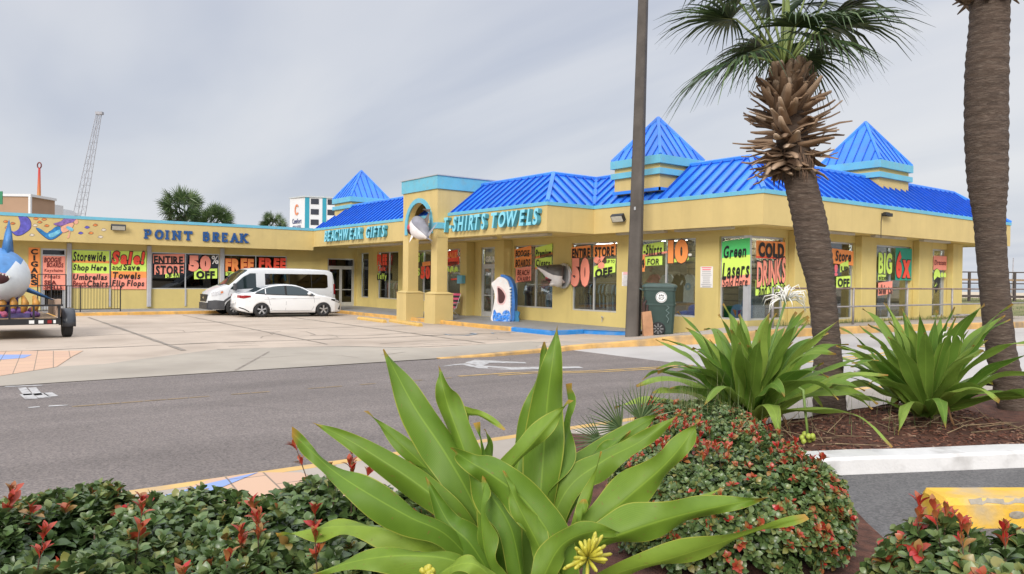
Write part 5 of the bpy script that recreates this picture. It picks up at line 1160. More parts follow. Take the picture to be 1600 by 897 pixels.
for sg in (1, -1):
    mb = MB(); mb.bbox((4.85, sg*(s2.w(4.9, 1.3)+.06), 1.14), (4.99, sg*(s2.w(4.9, 1.3)+.26), 1.46), .03); mb.tube([(4.92, sg*s2.w(4.9, 1.2), 1.18), (4.92, sg*(s2.w(4.9, 1.2)+.1), 1.2)], .03, 6); local(mb, 'wing_mirror', m_plas, van)
mb = MB(); mb.obox((5.25, 0, 1.385), (.07, 0, -.02), (0, .25, 0), (.005, 0, .01)); local(mb, 'bonnet_vent', m_plas, van)
mb = MB(); mb.box((.3, -.8, .26), (5.6, .8, .34)); local(mb, 'underbody', m_gap, van)
for x in (1.10, 4.90):
    for sg in (1, -1): wheel(van, x, sg*.86, .36, .22, sg, 8, mat('steel_rim', (.42, .42, .42), .4, .1, 5, metal=.5))
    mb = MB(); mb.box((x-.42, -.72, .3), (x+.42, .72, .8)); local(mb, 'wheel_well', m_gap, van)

# ================================================================== TRAILER WITH SHARK FLOAT
tx, ty = -24.35, 1.62         # middle of the tail; the trailer runs away from the road (to -x), tail towards us
tr = thing('utility_trailer', 'black utility trailer with wooden sides and black mudguard carrying the big blue shark', 'trailer', (tx, ty, 0))
mb = MB(); hw = .95
for y in (-hw, hw): mb.box((tx-4.2, ty+y-.04, .42), (tx, ty+y+.04, .54))
for x in (-4.2, -2.1, -.06): mb.box((tx+x-.04, ty-hw+.041, .43), (tx+x+.04, ty+hw-.041, .53))
mb.box((tx+.001, ty-hw-.04, .40), (tx+.06, ty+hw+.04, .56)); mb.box((tx+.0, ty-hw, .90), (tx+.05, ty+hw+.1, .95))
for y in (-hw, -.2, .35, hw): mb.box((tx+.002, ty+y-.025, .561), (tx+.048, ty+y+.025, .899))
mb.build('frame', m_black, tr)
mb = MB(); mb.box((tx-4.15, ty-hw+.05, .541), (tx-.02, ty+hw-.05, .58)); mb.build('deck', m_wood, tr)
for y in (hw-.01, -hw-.04): mb = MB(); mb.box((tx-2.6, ty+y, .60), (tx-.08, ty+y+.05, 1.06)); mb.box((tx-.14, ty+y-.04, .6), (tx-.02, ty+y+.06, 1.10)); mb.build('side_board', mat('trailer_board', (.42, .30, .22), .8, .2, 4), tr)
for sg in (1, -1):
    wy = ty+sg*(hw+.26); t = MB(); n = 28; wx = tx-.55; r = .36
    t.loft([[(wx+r*q*math.cos(2*PI*k/n), wy+.24*a, r+r*q*math.sin(2*PI*k/n)) for k in range(n)] for a, q in ((-.5, .6), (-.5, .9), (-.38, 1), (.38, 1), (.5, .9), (.5, .6))], cap=True); t.build('wheel', m_rubber, tr)
    f = MB(); fr_ = []
    for k in range(13): a = -.15+(PI+.3)*k/12; fr_.append([(wx+.46*math.cos(a), wy-.16, .38+.44*math.sin(a)), (wx+.46*math.cos(a), wy+.17, .38+.44*math.sin(a)), (wx+.40*math.cos(a), wy+.17, .38+.38*math.sin(a)), (wx+.40*math.cos(a), wy-.16, .38+.38*math.sin(a))])
    f.loft(fr_); f.build('mudguard', mat('mudguard', (.05, .055, .065), .3, .1, 3), tr, True)
for y, wd, m_ in ((-.72, .16, m_white), (.30, .12, m_white), (.52, .12, m_white), (.72, .10, m_red), (.84, .06, m_white)):
    mb = MB(); mb.box((tx+.061, ty+y-wd/2, .43), (tx+.075, ty+y+wd/2, .52)); mb.build('tail_lamp' if m_ is m_red else 'reflector', m_, tr)
fl = thing('shark_float', 'big blue and white open mouthed shark float standing on the black trailer', 'parade float', (tx-1.0, ty-.75, .58))
sy = 1.16; so = Vector((tx-.9, sy, 1.72))
prof = [(-3.0, .08, .10, .1), (-2.3, .35, .38, .05), (-1.5, .62, .66, 0), (-.8, .78, .80, 0), (-.1, .82, .80, -.03), (.35, .72, .66, -.08), (.62, .52, .46, -.12), (.78, .26, .22, -.14), (.82, .08, .06, -.14)]
mb, (a, s_, u_) = sharkbody(so, Vector((1, -.05, -.02)), EZ, prof, .28, 28)
for i, f in enumerate(mb.f):
    if len(f) == 4:
        rg_ = min(f)//28; ang = 2*PI*((f[0] % 28)+.5)/28; mb.mi[i] = 0 if math.sin(ang) > (-.1 if rg_ < 3 else .15 if rg_ < 4 else .55 if rg_ < 5 else .80) else 1
mb.build('body', [m_sblue, m_swb], fl, True)
mb = MB(); mb.ell(so+a*.63+u_*-.08, (.20, .40, .27), 20, 10); mb.build('mouth', mat('float_gums', (.62, .20, .24), .4, .2, 6), fl, True)
mb = MB(); mb.ell(so+a*.74+u_*-.06, (.13, .31, .18), 20, 8); mb.build('throat', m_mouth, fl, True)
mb = MB()
for k in range(9):
    an = -1+k/4; q = so+a*(.80-.05*an*an)+s_*(.30*an)+u_*(.10-.08*an*an); mb.tube([q, q-u_*.07+a*.02], [.03, .003], 5)
mb.build('teeth', m_tooth, fl)
mb = MB(); fin(mb, so+a*-.55+u_*.70+EY*.26, so+a*.1+u_*.66+EY*.26, so+a*-.5+u_*1.62+EY*.30, .3); mb.build('dorsal_fin', m_sblue, fl, True)
mb = MB(); fin(mb, so+a*-.5+Vector((0, .62, -.35)), so+a*.05+Vector((0, .62, -.30)), so+a*-.25+Vector((0, 1.45, -.72)), .16); mb.build('pectoral_fin', m_sblue, fl, True)
mb = MB(); fin(mb, so+a*-.5+Vector((0, -.62, -.35)), so+a*.05+Vector((0, -.62, -.30)), so+a*-.25+Vector((0, -1.45, -.72)), .16); mb.build('pectoral_fin', m_sblue, fl, True)
rr = random.Random(5); cor = [mat('coral_purple', (.16, .07, .24), .7, .4, 20), mat('coral_pink', (.50, .12, .22), .7, .3, 20)]
for k in range(26): mb = MB(); mb.ell((tx-.55+rr.uniform(-.5, .3), sy+rr.uniform(-.75, .95), .62+rr.uniform(0, .16)), [rr.uniform(.07, .13)]*3, 10, 6); mb.build('coral', cor[k % 2], fl, True)
mb = MB()
for k in range(7):
    y = sy-.7+k*.26; mb.tube([(tx-.5, y, .72), (tx-.45, y+.05, .98), (tx-.5, y, 1.18)], [.08, .095, .04], 8)
mb.build('gold_decoration', mat('gold_paint', (.50, .24, .04), .5, .3, 9), fl, True)
mb = MB(); mb.box((tx-1.9, sy-.7, .585), (tx-.25, sy+.75, .70)); mb.box((tx-1.6, sy-.5, .701), (tx-.6, sy+.5, 1.3)); mb.build('plinth', mat('plinth_purple', (.10, .08, .22), .7, .3, 6), fl)

# ================================================================== FENCES AND RAILS
fe = thing('metal_railing', 'low black metal railing with thin bars in front of the left door', 'railing', (-37.6, 4.9, .14))
def fpt(px): return U(px, 480, -37.6).y
mb = MB(); a, b = fpt(104), fpt(188)
for z in (.24, 1.26): mb.box((-37.62, a, z), (-37.58, b, z+.035))
mb.build('rail', m_black, fe)
mb = MB(); k = 18
for i in range(1, k): y = a+(b-a)*i/k; mb.box((-37.608, y-.008, .275), (-37.592, y+.008, 1.259))
mb.build('bars', m_black, fe)
for y in (a, fpt(125.5), b): mb = MB(); mb.box((-37.625, y-.022, .14), (-37.575, y+.022, 1.30)); mb.build('post', m_black, fe)
ge = thing('metal_gate', 'tall black metal frame gate standing behind the blue shark', 'gate', (-37.4, 3.9, .14))
mb = MB(); a, b = fpt(58), fpt(102)
for y in (a, fpt(79), b): mb.box((-37.42, y-.02, .14), (-37.38, y+.02, 1.78))
for z in (.2, 1.28, 1.75): mb.box((-37.418, a+.021, z), (-37.382, b-.021, z+.035))
mb.build('frame', m_black, ge)
mb = MB()
for i in range(1, 10):
    y = a+(b-a)*i/10; mb.box((-37.407, y-.007, .236), (-37.393, y+.007, 1.279))
mb.build('bars', m_black, ge)
# hand rail along the beach side pavement
m_galv = mat('galvanised_pipe', (.33, .31, .31), .5, .15, 5, metal=.3); m_rpipe = mat('rusty_pipe', (.24, .17, .14), .6, .25, 4, metal=.2)
hr = thing('pipe_handrail', 'galvanised two bar pipe handrail along the pavement on the beach side of the shop', 'railing', (-12.5, 20, .5))
hu = lambda v: lerp([17, 19, 21, 30, 36], [-12.95, -12.6, -12.5, -12.3, -12.1], v)
vs_ = [18.9, 20.75, 23.0, 26.4, 29.7, 33.2, 37]
for v in vs_: mb = MB(); mb.tube([(hu(v), v, .48), (hu(v), v, 1.66)], .036, 10); mb.build('post', m_galv, hr, True)
for z in (1.07, 1.64):
    mb = MB(); mb.tube([(hu(v), v, z) for v in vs_], .026, 10); mb.build('rail', m_rpipe if z > 1.2 else m_galv, hr, True)
# boardwalk railing by the dune
br = thing('boardwalk_railing', 'dark wooden boardwalk railing by the dunes right of the shop', 'railing', tuple(D(1520, 462, 46)))
m_dwood = mat('dark_wood', (.07, .055, .05), .8, .2, 4); b0 = D(1440, 436, 47); b1 = D(1720, 438, 45)
zb_ = D(1520, 463, 46).z
def bz(t, z): p = b0+(b1-b0)*t; return Vector((p.x, p.y, z))
z1_ = D(1520, 425, 46).z; z2_ = D(1520, 437, 46).z; z3_ = D(1520, 442.5, 46).z
for z, h in ((z1_, .035), (z2_, .06), (z3_, .035)):
    mb = MB(); d = (b1-b0); d.z = 0; mb.obox(bz(.5, z), d/2, Vector((-d.y, d.x, 0)).normalized()*.04, EZ*h); mb.build('rail', m_dwood if z != z2_ else m_wood, br)
for t in (.02, .275, .53, .79, .98): mb = MB(); mb.obox(bz(t, (z1_+zb_-.5)/2), fwd0*.05, right0*.07, EZ*((z1_-zb_+.5)/2+.02)); mb.build('post', m_dwood, br)
mb = MB(); d = (b1-b0)/2; d.z = 0; mb.obox(bz(.5, zb_+.0)+fwd0*.4, d, fwd0*.5, EZ*.07); mb.build('walkway', m_dwood, br)
po = thing('beach_pole', 'thin grey pole standing behind the boardwalk railing at the right edge', 'pole', tuple(D(1581, 463, 55))); p = D(1581, 463, 55)
mb = MB(); mb.tube([p-EZ*.4, Vector((p.x+.05, p.y, D(1582, 403, 55).z))], [.055, .035], 8); mb.build('shaft', m_galv, po, True)
lw = G(1500, 491, .56); lw2 = G(1519, 490, .56); lw3 = G(1540, 488, .56)
mb = MB(); mb.box((-13.9, 33.6, .45), (-13.2, 33.85, 1.02)); mb.box((-13.2+.001, 33.6, .45), (-13.0, 36.4, 1.02)); tag(mb.build('low_wall', m_wall, None, loc=(-13.4, 34, .5)), 'low yellow wall at the beach end of the shop', 'wall')
bp = D(1502, 493, 29.6); mb = MB(); mb.obox((bp.x, bp.y, .585), right0*.42+fwd0*.1, fwd0*.16, EZ*.02+right0*.012); mb.obox((bp.x+.1, bp.y+.05, .63), right0*.25-fwd0*.03, fwd0*.12, EZ*.015); tag(mb.build('weathered_board', mat('grey_board', (.36, .34, .33), .8, .2, 4), None, loc=(bp.x, bp.y, .55)), 'weathered grey board lying on the grass by the low yellow wall', 'board')

# ================================================================== LIGHT POLE, TRASH CART, BAG
pz = hs(-16.2, 17.0); pb_ = G(989, 526, pz); top_ = D(1005, 0, (pb_-ORG).dot(fwd0)); pole = thing('light_pole', 'tall square concrete light pole at the pavement in front of the shop', 'pole', (pb_.x, pb_.y, pz-.02))
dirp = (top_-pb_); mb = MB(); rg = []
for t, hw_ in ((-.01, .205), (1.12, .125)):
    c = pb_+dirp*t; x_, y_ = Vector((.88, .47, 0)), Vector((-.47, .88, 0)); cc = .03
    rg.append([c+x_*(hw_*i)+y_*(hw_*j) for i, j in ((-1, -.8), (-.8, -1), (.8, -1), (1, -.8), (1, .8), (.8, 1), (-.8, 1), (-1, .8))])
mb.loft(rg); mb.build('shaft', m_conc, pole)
mb = MB(); mb.obox(pb_+dirp*.38+Vector((.1, -.19, 0)), (.03, .0, 0), (0, .01, 0), (0, 0, .05)); mb.build('tag_plate', m_alu, pole)
bz_ = hs(-15.6, 17.9); bp = G(1030, 522, bz_+.02); bin_ = thing('trash_cart', 'dark green wheeled trash cart with domed lid beside the light pole', 'trash cart', (bp.x, bp.y, bz_), YAW-.22)
bd = (bp-ORG).dot(fwd0); k = bd/F; m_bin = mat('green_plastic', (.030, .060, .052), .42, .12, 4, bump=.05, bscale=60)
H_b = 74*k; Wt, Wb, Dp = 50*k/2, 43*k/2, .42
mb = MB(); rg = []
for z, w_, d_ in ((.02, Wb, .34), (.10, Wb, .36), (H_b*.62, Wb+(Wt-Wb)*.65, .42), (H_b*.625, Wb+(Wt-Wb)*.65+.02, .44), (H_b*.66, Wb+(Wt-Wb)*.7+.02, .44), (H_b*.665, Wb+(Wt-Wb)*.7, .425), (H_b*.93, Wt-.03, .46), (H_b*.935, Wt, .48), (H_b, Wt, .48)):
    c_ = .07; rg.append([(-w_+c_, -d_, z), (w_-c_, -d_, z), (w_, -d_+c_, z), (w_, d_-c_, z), (w_-c_, d_, z), (-w_+c_, d_, z), (-w_, d_-c_, z), (-w_, -d_+c_, z)])
mb.loft(rg); local(mb, 'bin_body', m_bin, bin_)
mb = MB(); rg = []
for z, i in ((H_b+.002, -.03), (H_b+.05, -.03), (H_b+.10, .03), (H_b+.135, .16)): w_, d_ = Wt-i, .48-i; c_ = .08; rg.append([(-w_+c_, -d_, z), (w_-c_, -d_, z), (w_, -d_+c_, z), (w_, d_-c_, z), (w_-c_, d_, z), (-w_+c_, d_, z), (-w_, d_-c_, z), (-w_, -d_+c_, z)])
mb.loft(rg); local(mb, 'lid', mat('lid_green', (.055, .090, .082), .5, .1, 4), bin_)
mb = MB(); mb.tube([(-Wt+.02, -.3, H_b*.93), (-Wt-.10, -.3, H_b*.97), (-Wt-.10, .3, H_b*.97), (-Wt+.02, .3, H_b*.93)], .025, 8); local(mb, 'handle', m_bin, bin_)
for y in (-.40, .36):
    mb = MB(); n = 24; r_ = .21; xw = -Wb+.40
    mb.loft([[(xw+r_*q*math.cos(2*PI*i/n), y+d_, r_+r_*q*math.sin(2*PI*i/n)) for i in range(n)] for q, d_ in ((.3, -.06), (.9, -.065), (1, -.04), (1, .04), (.9, .065))]); wl = local(mb, 'wheel', m_rubber, bin_)
    if y < 0:
        mb = MB(); 
        for i in range(8): a_ = 2*PI*i/8; mb.obox((xw+.11*math.cos(a_), y-.069, r_+.11*math.sin(a_)), (.05*math.cos(a_), 0, .05*math.sin(a_)), (0, .004, 0), (-.018*math.sin(a_), 0, .018*math.cos(a_)))
        mb.ell((xw, y-.07, r_), (.03, .012, .03), 10, 6); local(mb, 'hubcap', mat('grey_hub', (.16, .16, .16), .4), wl)
mb = MB(); cxp, czp = .06, H_b*.80; n = 28
mb.loft([[(cxp+.165*math.cos(2*PI*i/n), -.462+d_, czp+.165*math.sin(2*PI*i/n)) for i in range(n)] for d_ in (.03, 0)]); emb = local(mb, 'round_emblem', m_white, bin_)
mb = MB(); n = 28
for r0_, r1_ in ((.135, .148),):
    for i in range(n): a0, a1 = 2*PI*i/n, 2*PI*(i+1)/n; mb.quad(*[(cxp+r_*math.cos(a_), -.4655, czp+r_*math.sin(a_)) for r_, a_ in ((r0_, a0), (r0_, a1), (r1_, a1), (r1_, a0))])
for i, (px_, pz_, w_, h_) in enumerate([(-.05, .05, .018, .05), (0, .06, .018, .045), (.05, .05, .018, .05), (0, 0, .10, .014), (-.05, -.05, .03, .03), (.02, -.06, .03, .02), (.06, -.04, .015, .03)]): mb.box((cxp+px_-w_, -.466-.0004*i, czp+pz_-h_/2), (cxp+px_+w_, -.4635, czp+pz_+h_/2))
local(mb, 'emblem_marks', INK, emb)
mb = MB(); rr = random.Random(3)
pts_ = [(.22, .50), (.30, .47), (.20, .42), (.30, .38), (.21, .33), (.29, .28), (.24, .22)]
for (xa, za), (xb, zb__) in zip(pts_[:-1], pts_[1:]): mb.tube([(xa, -.435, za*H_b*1.25), (xb, -.425, zb__*H_b*1.25)], .012, 5)
local(mb, 'raised_marking', mat('pale_green_mark', (.14, .20, .19), .5), bin_)
bb = D(1012, 527, (pb_-ORG).dot(fwd0)-.42); bag = thing('paper_bag', 'tall brown paper bag leaning on the light pole beside the trash cart', 'bag', (bb.x, bb.y, hs(bb.x, bb.y)), YAW)
mb = MB(); rg = [[(-.14, -.12, 0), (.15, -.12, 0), (.15, .12, 0), (-.14, .12, 0)], [(-.17, -.13, .40), (.13, -.12, .41), (.13, .12, .40), (-.17, .13, .40)], [(-.19, -.10, .74), (.07, -.12, .78), (.06, .09, .76), (-.19, .10, .72)]]
mb.loft(rg); local(mb, 'bag_body', mat('brown_paper', (.42, .22, .115), .8, .12, 5), bag)
mb = MB(); mb.tube([(-.13, 0, .70), (-.12, 0, .98), (-.05, 0, 1.10)], [.05, .045, .02], 7); mb.tube([(-.04, -.02, .72), (-.02, 0, .96)], [.05, .03], 7); mb.tube([(-.17, 0, .70), (-.17, 0, 1.05), (-.12, 0, 1.2)], .02, 6); local(mb, 'bag_contents', mat('dark_brown_bottle', (.05, .025, .02), .3), bag)

# ================================================================== FAR BACKGROUND
# hotel block
hc = D(476, 308, 213); hl = D(453, 312, 218); m_hw = mat('hotel_white', (.62, .63, .65), .8, .04, .2); m_teal = mat('hotel_teal', (.02, .26, .36), .7, .05, 1); m_hwin = mat('hotel_window', (.035, .04, .055), .25, .2, .3)
h = thing('hotel', 'white hotel block with teal stripes far behind the shop', 'hotel', (hc.x, hc.y, 0))
dl = Vector((hl.x-hc.x, hl.y-hc.y, 0)); W_ = dl.length; dl.normalize(); fr = right0*.96-fwd0*.0+fwd0*.28; fr.normalize(); zt_h = hc.z
C0 = Vector((hc.x, hc.y, 0)); A_ = C0+dl*W_; B_ = C0+fr*26; Dd = A_+fr*26
mb = MB(); mb.prism([A_, C0, B_, Dd], EZ*zt_h); mb.build('wall', m_hw, h)
nrm = Vector((fr.y, -fr.x, 0)); nrm = nrm if nrm.dot(fwd0) < 0 else -nrm
def hpan(x0, x1, z0, z1, m_, nm, out=.05): mb = MB(); mb.prism([C0+fr*x0+EZ*z0+nrm*out, C0+fr*x1+EZ*z0+nrm*out, C0+fr*x1+EZ*z1+nrm*out, C0+fr*x0+EZ*z1+nrm*out], nrm*.05); return mb.build(nm, m_, h)
hpan(0.1, 1.3, 0, zt_h-.05, m_teal, 'teal_stripe'); hpan(4.9, 6.0, 0, zt_h-.05, m_teal, 'teal_stripe', .06)
for fl_ in range(8):
    z0 = zt_h-1.9-fl_*2.95
    for x0, x1 in ((1.7, 3.9), (6.3, 8.8), (9.6, 12)): w_ = hpan(x0, x1, z0, z0+1.55, m_hwin, 'window', .07)
mb = MB(); mb.prism([A_-nrm*.2-fr*.3+EZ*zt_h, C0+nrm*.3-fr*.3+EZ*zt_h, B_+nrm*.3+EZ*zt_h, Dd+EZ*zt_h], EZ*.35); mb.build('parapet', mat('hotel_trim', (.45, .48, .50), .7), h)
sn = Vector((-dl.y, dl.x, 0)); sn = sn if sn.dot(fwd0) < 0 else -sn; sx_ = -dl
fr_t = (A_+sn*.1, sx_, EZ, sn)
hsgn = thing('hotel_sign', 'orange swirl emblem over dark blue lettering Comfort Inn and Suites on the white hotel side', 'sign', tuple(A_+sx_*W_*.5+EZ*(zt_h-5)))
mb = MB(); cxs, czs = W_*.50, zt_h-3.4
arc = [(cxs+.85*math.cos(a_)*(1 if True else 1), czs+1.3*math.sin(a_)) for a_ in np.linspace(.7, 5.6, 18)]
for (xa, za), (xb, zb__) in zip(arc[:-1], arc[1:]):
    t = Vector((xb-xa, zb__-za)).normalized(); nn_ = Vector((-t.y, t.x))*.28; q = lambda x, z: A_+sx_*x+EZ*z+sn*.12
    mb.prism([q(xa+nn_.x, za+nn_.y), q(xa-nn_.x, za-nn_.y), q(xb-nn_.x, zb__-nn_.y), q(xb+nn_.x, zb__+nn_.y)], sn*.05)
mb.build('emblem', mat('sign_orange', (.65, .24, .12), .6), hsgn)
mb = MB(); put_text(mb, fr_t, 'Comfort', (W_*.2, W_*.82, zt_h-7.3, zt_h-5.9), 0, .05, .03); put_text(mb, fr_t, 'INN & SUITES', (W_*.24, W_*.78, zt_h-8.6, zt_h-7.9), 0, .05, .03); mb.build('lettering', mat('sign_navy', (.03, .05, .16), .6), hsgn)
# lattice mast of the thrill ride
ma, mt_ = D(122, 345, 122), D(154.5, 178, 122); ma.z = -.1; k = (mt_-D(122, 345, 122)); ma = D(122, 345, 122)-k*(D(122, 345, 122).z/k.z)
mast = thing('lattice_mast', 'tall leaning grey steel lattice mast far behind the left wing', 'mast', tuple(ma)); m_steel = mat('mast_steel', (.33, .33, .36), .6, .1, 1)
mb = MB(); NB = 24; x_ = right0; y_ = fwd0
def leg(i, t): hw_ = 1.75*(1-t)+.55*t; sx_, sy_ = ((-1, -1), (1, -1), (1, 1), (-1, 1))[i]; return ma+(mt_-ma)*t+x_*(hw_*.5*sx_)+y_*(hw_*.5*sy_)
for i in range(4): mb.tube([leg(i, 0), leg(i, 1)], .05, 5)
for j in range(NB):
    t0, t1 = j/NB, (j+1)/NB
    for i in range(4):
        a_, b_ = (i, (i+1) % 4) if j % 2 else ((i+1) % 4, i); mb.tube([leg(a_, t0), leg(b_, t1)], .018, 4); mb.tube([leg(i, t1), leg((i+1) % 4, t1)], .018, 4)
mb.build('lattice', m_steel, mast); mb = MB(); mb.obox(mt_+EZ*.1+x_*.1, x_*.55, y_*.3, EZ*.22); mb.build('mast_head', m_steel, mast)
# tall tapered pole with ring
pa, pt = D(60.5, 332, 100), D(61.5, 262, 100); rp = thing('ride_pole', 'red to green tapered pole with a dark ring on top behind the left wing roof', 'pole', (pa.x, pa.y, 0))
mr = bpy.data.materials.new('rainbow_pole'); mr.use_nodes = True; t = mr.node_tree; g = t.nodes.new('ShaderNodeTexCoord'); sp_ = t.nodes.new('ShaderNodeSeparateXYZ'); t.links.new(g.outputs['Generated'], sp_.inputs[0]); rr_ = t.nodes.new('ShaderNodeValToRGB'); t.links.new(sp_.outputs[2], rr_.inputs[0]); t.links.new(rr_.outputs[0], t.nodes['Principled BSDF'].inputs['Base Color'])
e_ = rr_.color_ramp.elements; e_[0].position = .58; e_[0].color = (.10, .20, .10, 1); e_[1].position = .95; e_[1].color = (.42, .04, .03, 1); q = e_.new(.70); q.color = (.40, .30, .05, 1); q = e_.new(.80); q.color = (.45, .14, .03, 1)
mb = MB(); mb.tube([Vector((pa.x, pa.y, 0)), pa, pt], [.42, .30, .13], 10); mb.build('shaft', mr, rp, True)
mb = MB(); c = pt+EZ*.30; mb.tube([c+x_*(.26*math.cos(a_))+EZ*(.38*math.sin(a_)) for a_ in np.linspace(0, 2*PI, 17)], .085, 6); mb.build('ring', mat('ring_dark_red', (.16, .03, .03), .5), rp, True)
# tan billboard block, white block and grey gable behind the wing
def block(name, label, cat, px0_, px1_, pyt, dep, m_, trim=None):
    a, b = D(px0_, pyt, dep), D(px1_, pyt, dep); r = thing(name, label, cat, ((a.x+b.x)/2, (a.y+b.y)/2, 0)); q = fwd0*5
    mb = MB(); mb.prism([Vector((p.x, p.y, 0)) for p in (a, b, b+q, a+q)], EZ*a.z); mb.build('wall', m_, r)
    if trim: mb = MB(); e2 = (b-a).normalized(); mb.prism([Vector((p.x, p.y, a.z)) for p in (a-fwd0*.15-e2*.0, b-fwd0*.15+e2*.25, b+q+e2*.25, a+q)], EZ*.3); mb.obox(Vector((b.x, b.y, a.z/2))-fwd0*.05+e2*.12, e2*.13, fwd0*.15, EZ*a.z/2); mb.build('trim', trim, r)
block('tan_building', 'tan building with pale edge above the left wing roof', 'building', -60, 46, 306, 90, mat('tan_wall', (.36, .235, .155), .8, .05, .5), m_hw)
block('white_building', 'white building block right of the tan building', 'building', 46, 62, 315.5, 95, m_hw)
a, b = D(62, 321, 110), D(96, 338, 110); rf = thing('grey_roof_house', 'building with grey sloping roof right of the white building block', 'building', (a.x, a.y, 0))
mb = MB(); e2 = right0; q = fwd0*8; p0 = Vector((a.x, a.y, a.z)); mb.prism([p0, p0+right0*3.4-EZ*1.9, Vector((p0.x, p0.y, 0))+right0*3.4, Vector((p0.x, p0.y, 0))-right0*4, p0-right0*4-EZ*1.9], q); mb.build('roof', mat('grey_roof', (.30, .31, .32), .8), rf)
gp = D(-14, 309, 60); g = thing('green_road_sign', 'green road sign at the left edge above the tan building', 'sign', (gp.x, gp.y, 0))
mb = MB(); mb.obox(gp, right0*.92, fwd0*.03, EZ*.52); mb.build('sign_panel', mat('sign_green', (.02, .20, .09), .5), g)
mb = MB(); mb.obox((gp.x-right0.x*.6, gp.y-right0.y*.6, gp.z/2), right0*.08, fwd0*.08, EZ*gp.z/2); mb.build('post', m_galv, g)
#@@PART4
# ================================================================== GOODS BEHIND THE GLASS
SH = [mat('cloth_'+n, c, .85, .12, 6) for n, c in (('white', (.70, .70, .70)), ('black', (.02, .02, .022)), ('navy', (.03, .05, .14)), ('teal', (.05, .30, .36)), ('pink', (.65, .22, .30)), ('orange', (.70, .28, .08)), ('grey', (.30, .31, .33)), ('sky', (.30, .48, .65)))]
def shirt_mesh(mb, c, ex, ny, w_, h_, mi, fold=.02):
    """a hung shirt: body with sleeves, slight folds"""
    c = Vector(c)
    def q(x, z, d): return c+ex*(x*w_)+EZ*(z*h_)+ny*d
    out = [(-.13, 0), (-.34, -.06), (-.56, -.38), (-.40, -.44), (-.32, -.30), (-.33, -1), (.33, -1), (.32, -.30), (.40, -.44), (.56, -.38), (.34, -.06), (.13, 0), (0, -.07)]
    mb.prism([q(x, z, fold*math.sin(i*2.3)) for i, (x, z) in enumerate(out)], ny*.035, mi)
def clothes_rack(label, u0, u1, v, ztop, cols, h_=.85, side=True, group='clothes racks inside the shop'):
    r = thing('clothes_rack', label, 'clothes rack', ((u0+u1)/2, v, .145), group=group)
    mb = MB(); mb.tube([(u0, v, .15), (u0, v, ztop), (u1, v, ztop), (u1, v, .15)], .02, 6)
    for u in (u0, u1): mb.tube([(u, v-.25, .165), (u, v+.25, .165)], .02, 6)
    mb.build('rail', m_alu, r)
    n = int((u1-u0)/(.10 if side else .5)); rr = random.Random(u0)
    used = sorted(set(cols)); mbs = {k: MB() for k in used}
    for i in range(n):
        u = u0+(u1-u0)*(i+.5)/n; k = cols[rr.randrange(len(cols))]
        if side: ex = Vector((.3, -1, 0)).normalized()
        else: ex = EX
        m_ = MB(); shirt_mesh(m_, (u, v, ztop-.06), ex, Vector((-ex.y, ex.x, 0)), .55, h_*rr.uniform(.9, 1.05), 0); m_.build('shirt', SH[k], r)
    return r
clothes_rack('rack of dark and striped shirts behind the window left of the light pole', -21.3, -19.3, 19.68, 1.72, [2, 7, 6, 0, 1], .95)
clothes_rack('rack of dark shirts behind the window next to the wall mounted shark head', -25.0, -22.8, 19.68, 1.6, [1, 2, 6, 7], .9)
clothes_rack('rack of pale beach clothes in the window right of the entrance columns', -29.2, -28.62, 19.75, 1.7, [0, 6, 3, 7], 1.0)
clothes_rack('rack of mixed shirts in the window left of the entrance columns', -37.4, -35.4, 19.7, 1.6, [4, 0, 6, 3], .9)
for i, (px, k, lab) in enumerate(((1061, 1, 'black hoodie hanging in the window behind the trash cart'), (1076, 0, 'white hoodie with blue round print hanging in the window behind the trash cart'), (1042, 0, 'white shirt hanging at the window mullion above the trash cart'), (1022, 4, 'pink shirt hanging in the window close to the light pole'))):
    p = V(px, 428, 19.75); h = thing('hanging_shirt', lab, 'shirt', tuple(p), group='shirts hanging in the corner windows')
    mb = MB(); shirt_mesh(mb, p, EX, EY, .62, .95 if i < 2 else .7, 0); mb.build('cloth', SH[k], h)
    mb = MB(); mb.tube([p-EX*.16-EZ*.05, p+EZ*.03, p+EX*.16-EZ*.05], .012, 5); mb.tube([p+EZ*.03, p+EZ*.12], .008, 5); mb.tube([p+EZ*.12, Vector((p.x, p.y, 3.40))], .004, 4); mb.build('hanger', m_black, h)
    if i == 1:
        mb = MB(); n = 20
        for j in range(n):
            a0, a1 = 2*PI*j/n, 2*PI*(j+1)/n; mb.quad(*[(p.x+r_*math.cos(a_), p.y-.03, p.z-.42+r_*math.sin(a_)) for r_, a_ in ((.05, a0), (.05, a1), (.13, a1), (.13, a0))])
        mb.build('print', SH[7], h)
# slat wall, blue plastic bundle, boards, cabinet, cartons
mb = MB()
for k in range(14): mb.box((-18.0, 21.6, .3+k*.22), (-13.95, 21.66, .48+k*.22))
tag(mb.build('slat_wall', mat('slat_wall', (.42, .34, .22), .7, .1, 2), None, loc=(-16, 21.6, .2)), 'tan slatted display wall inside the corner of the shop', 'display wall')
mb = MB(); rr = random.Random(2)
for k in range(9): mb.ell((-15.95+rr.uniform(-.45, .35), 19.75+rr.uniform(-.1, .2), .55+rr.uniform(-.2, .42)), (.36, .22, .20), 14, 8, 0, Matrix.Rotation(rr.uniform(0, 3), 3, 'Z') @ Matrix.Rotation(rr.uniform(-.5, .5), 3, 'X'))
mb.box((-16.6, 19.5, .146), (-15.4, 20.2, .42)); tag(mb.build('blue_bundle', mat('blue_plastic', (.01, .10, .55), .3, .3, 4), None, True, loc=(-16, 19.8, .15)), 'pile of blue plastic wrapped goods in the window behind the trash cart', 'bundle')
m_board = mat('board_light_blue', (.24, .42, .68), .5, .06, 3)
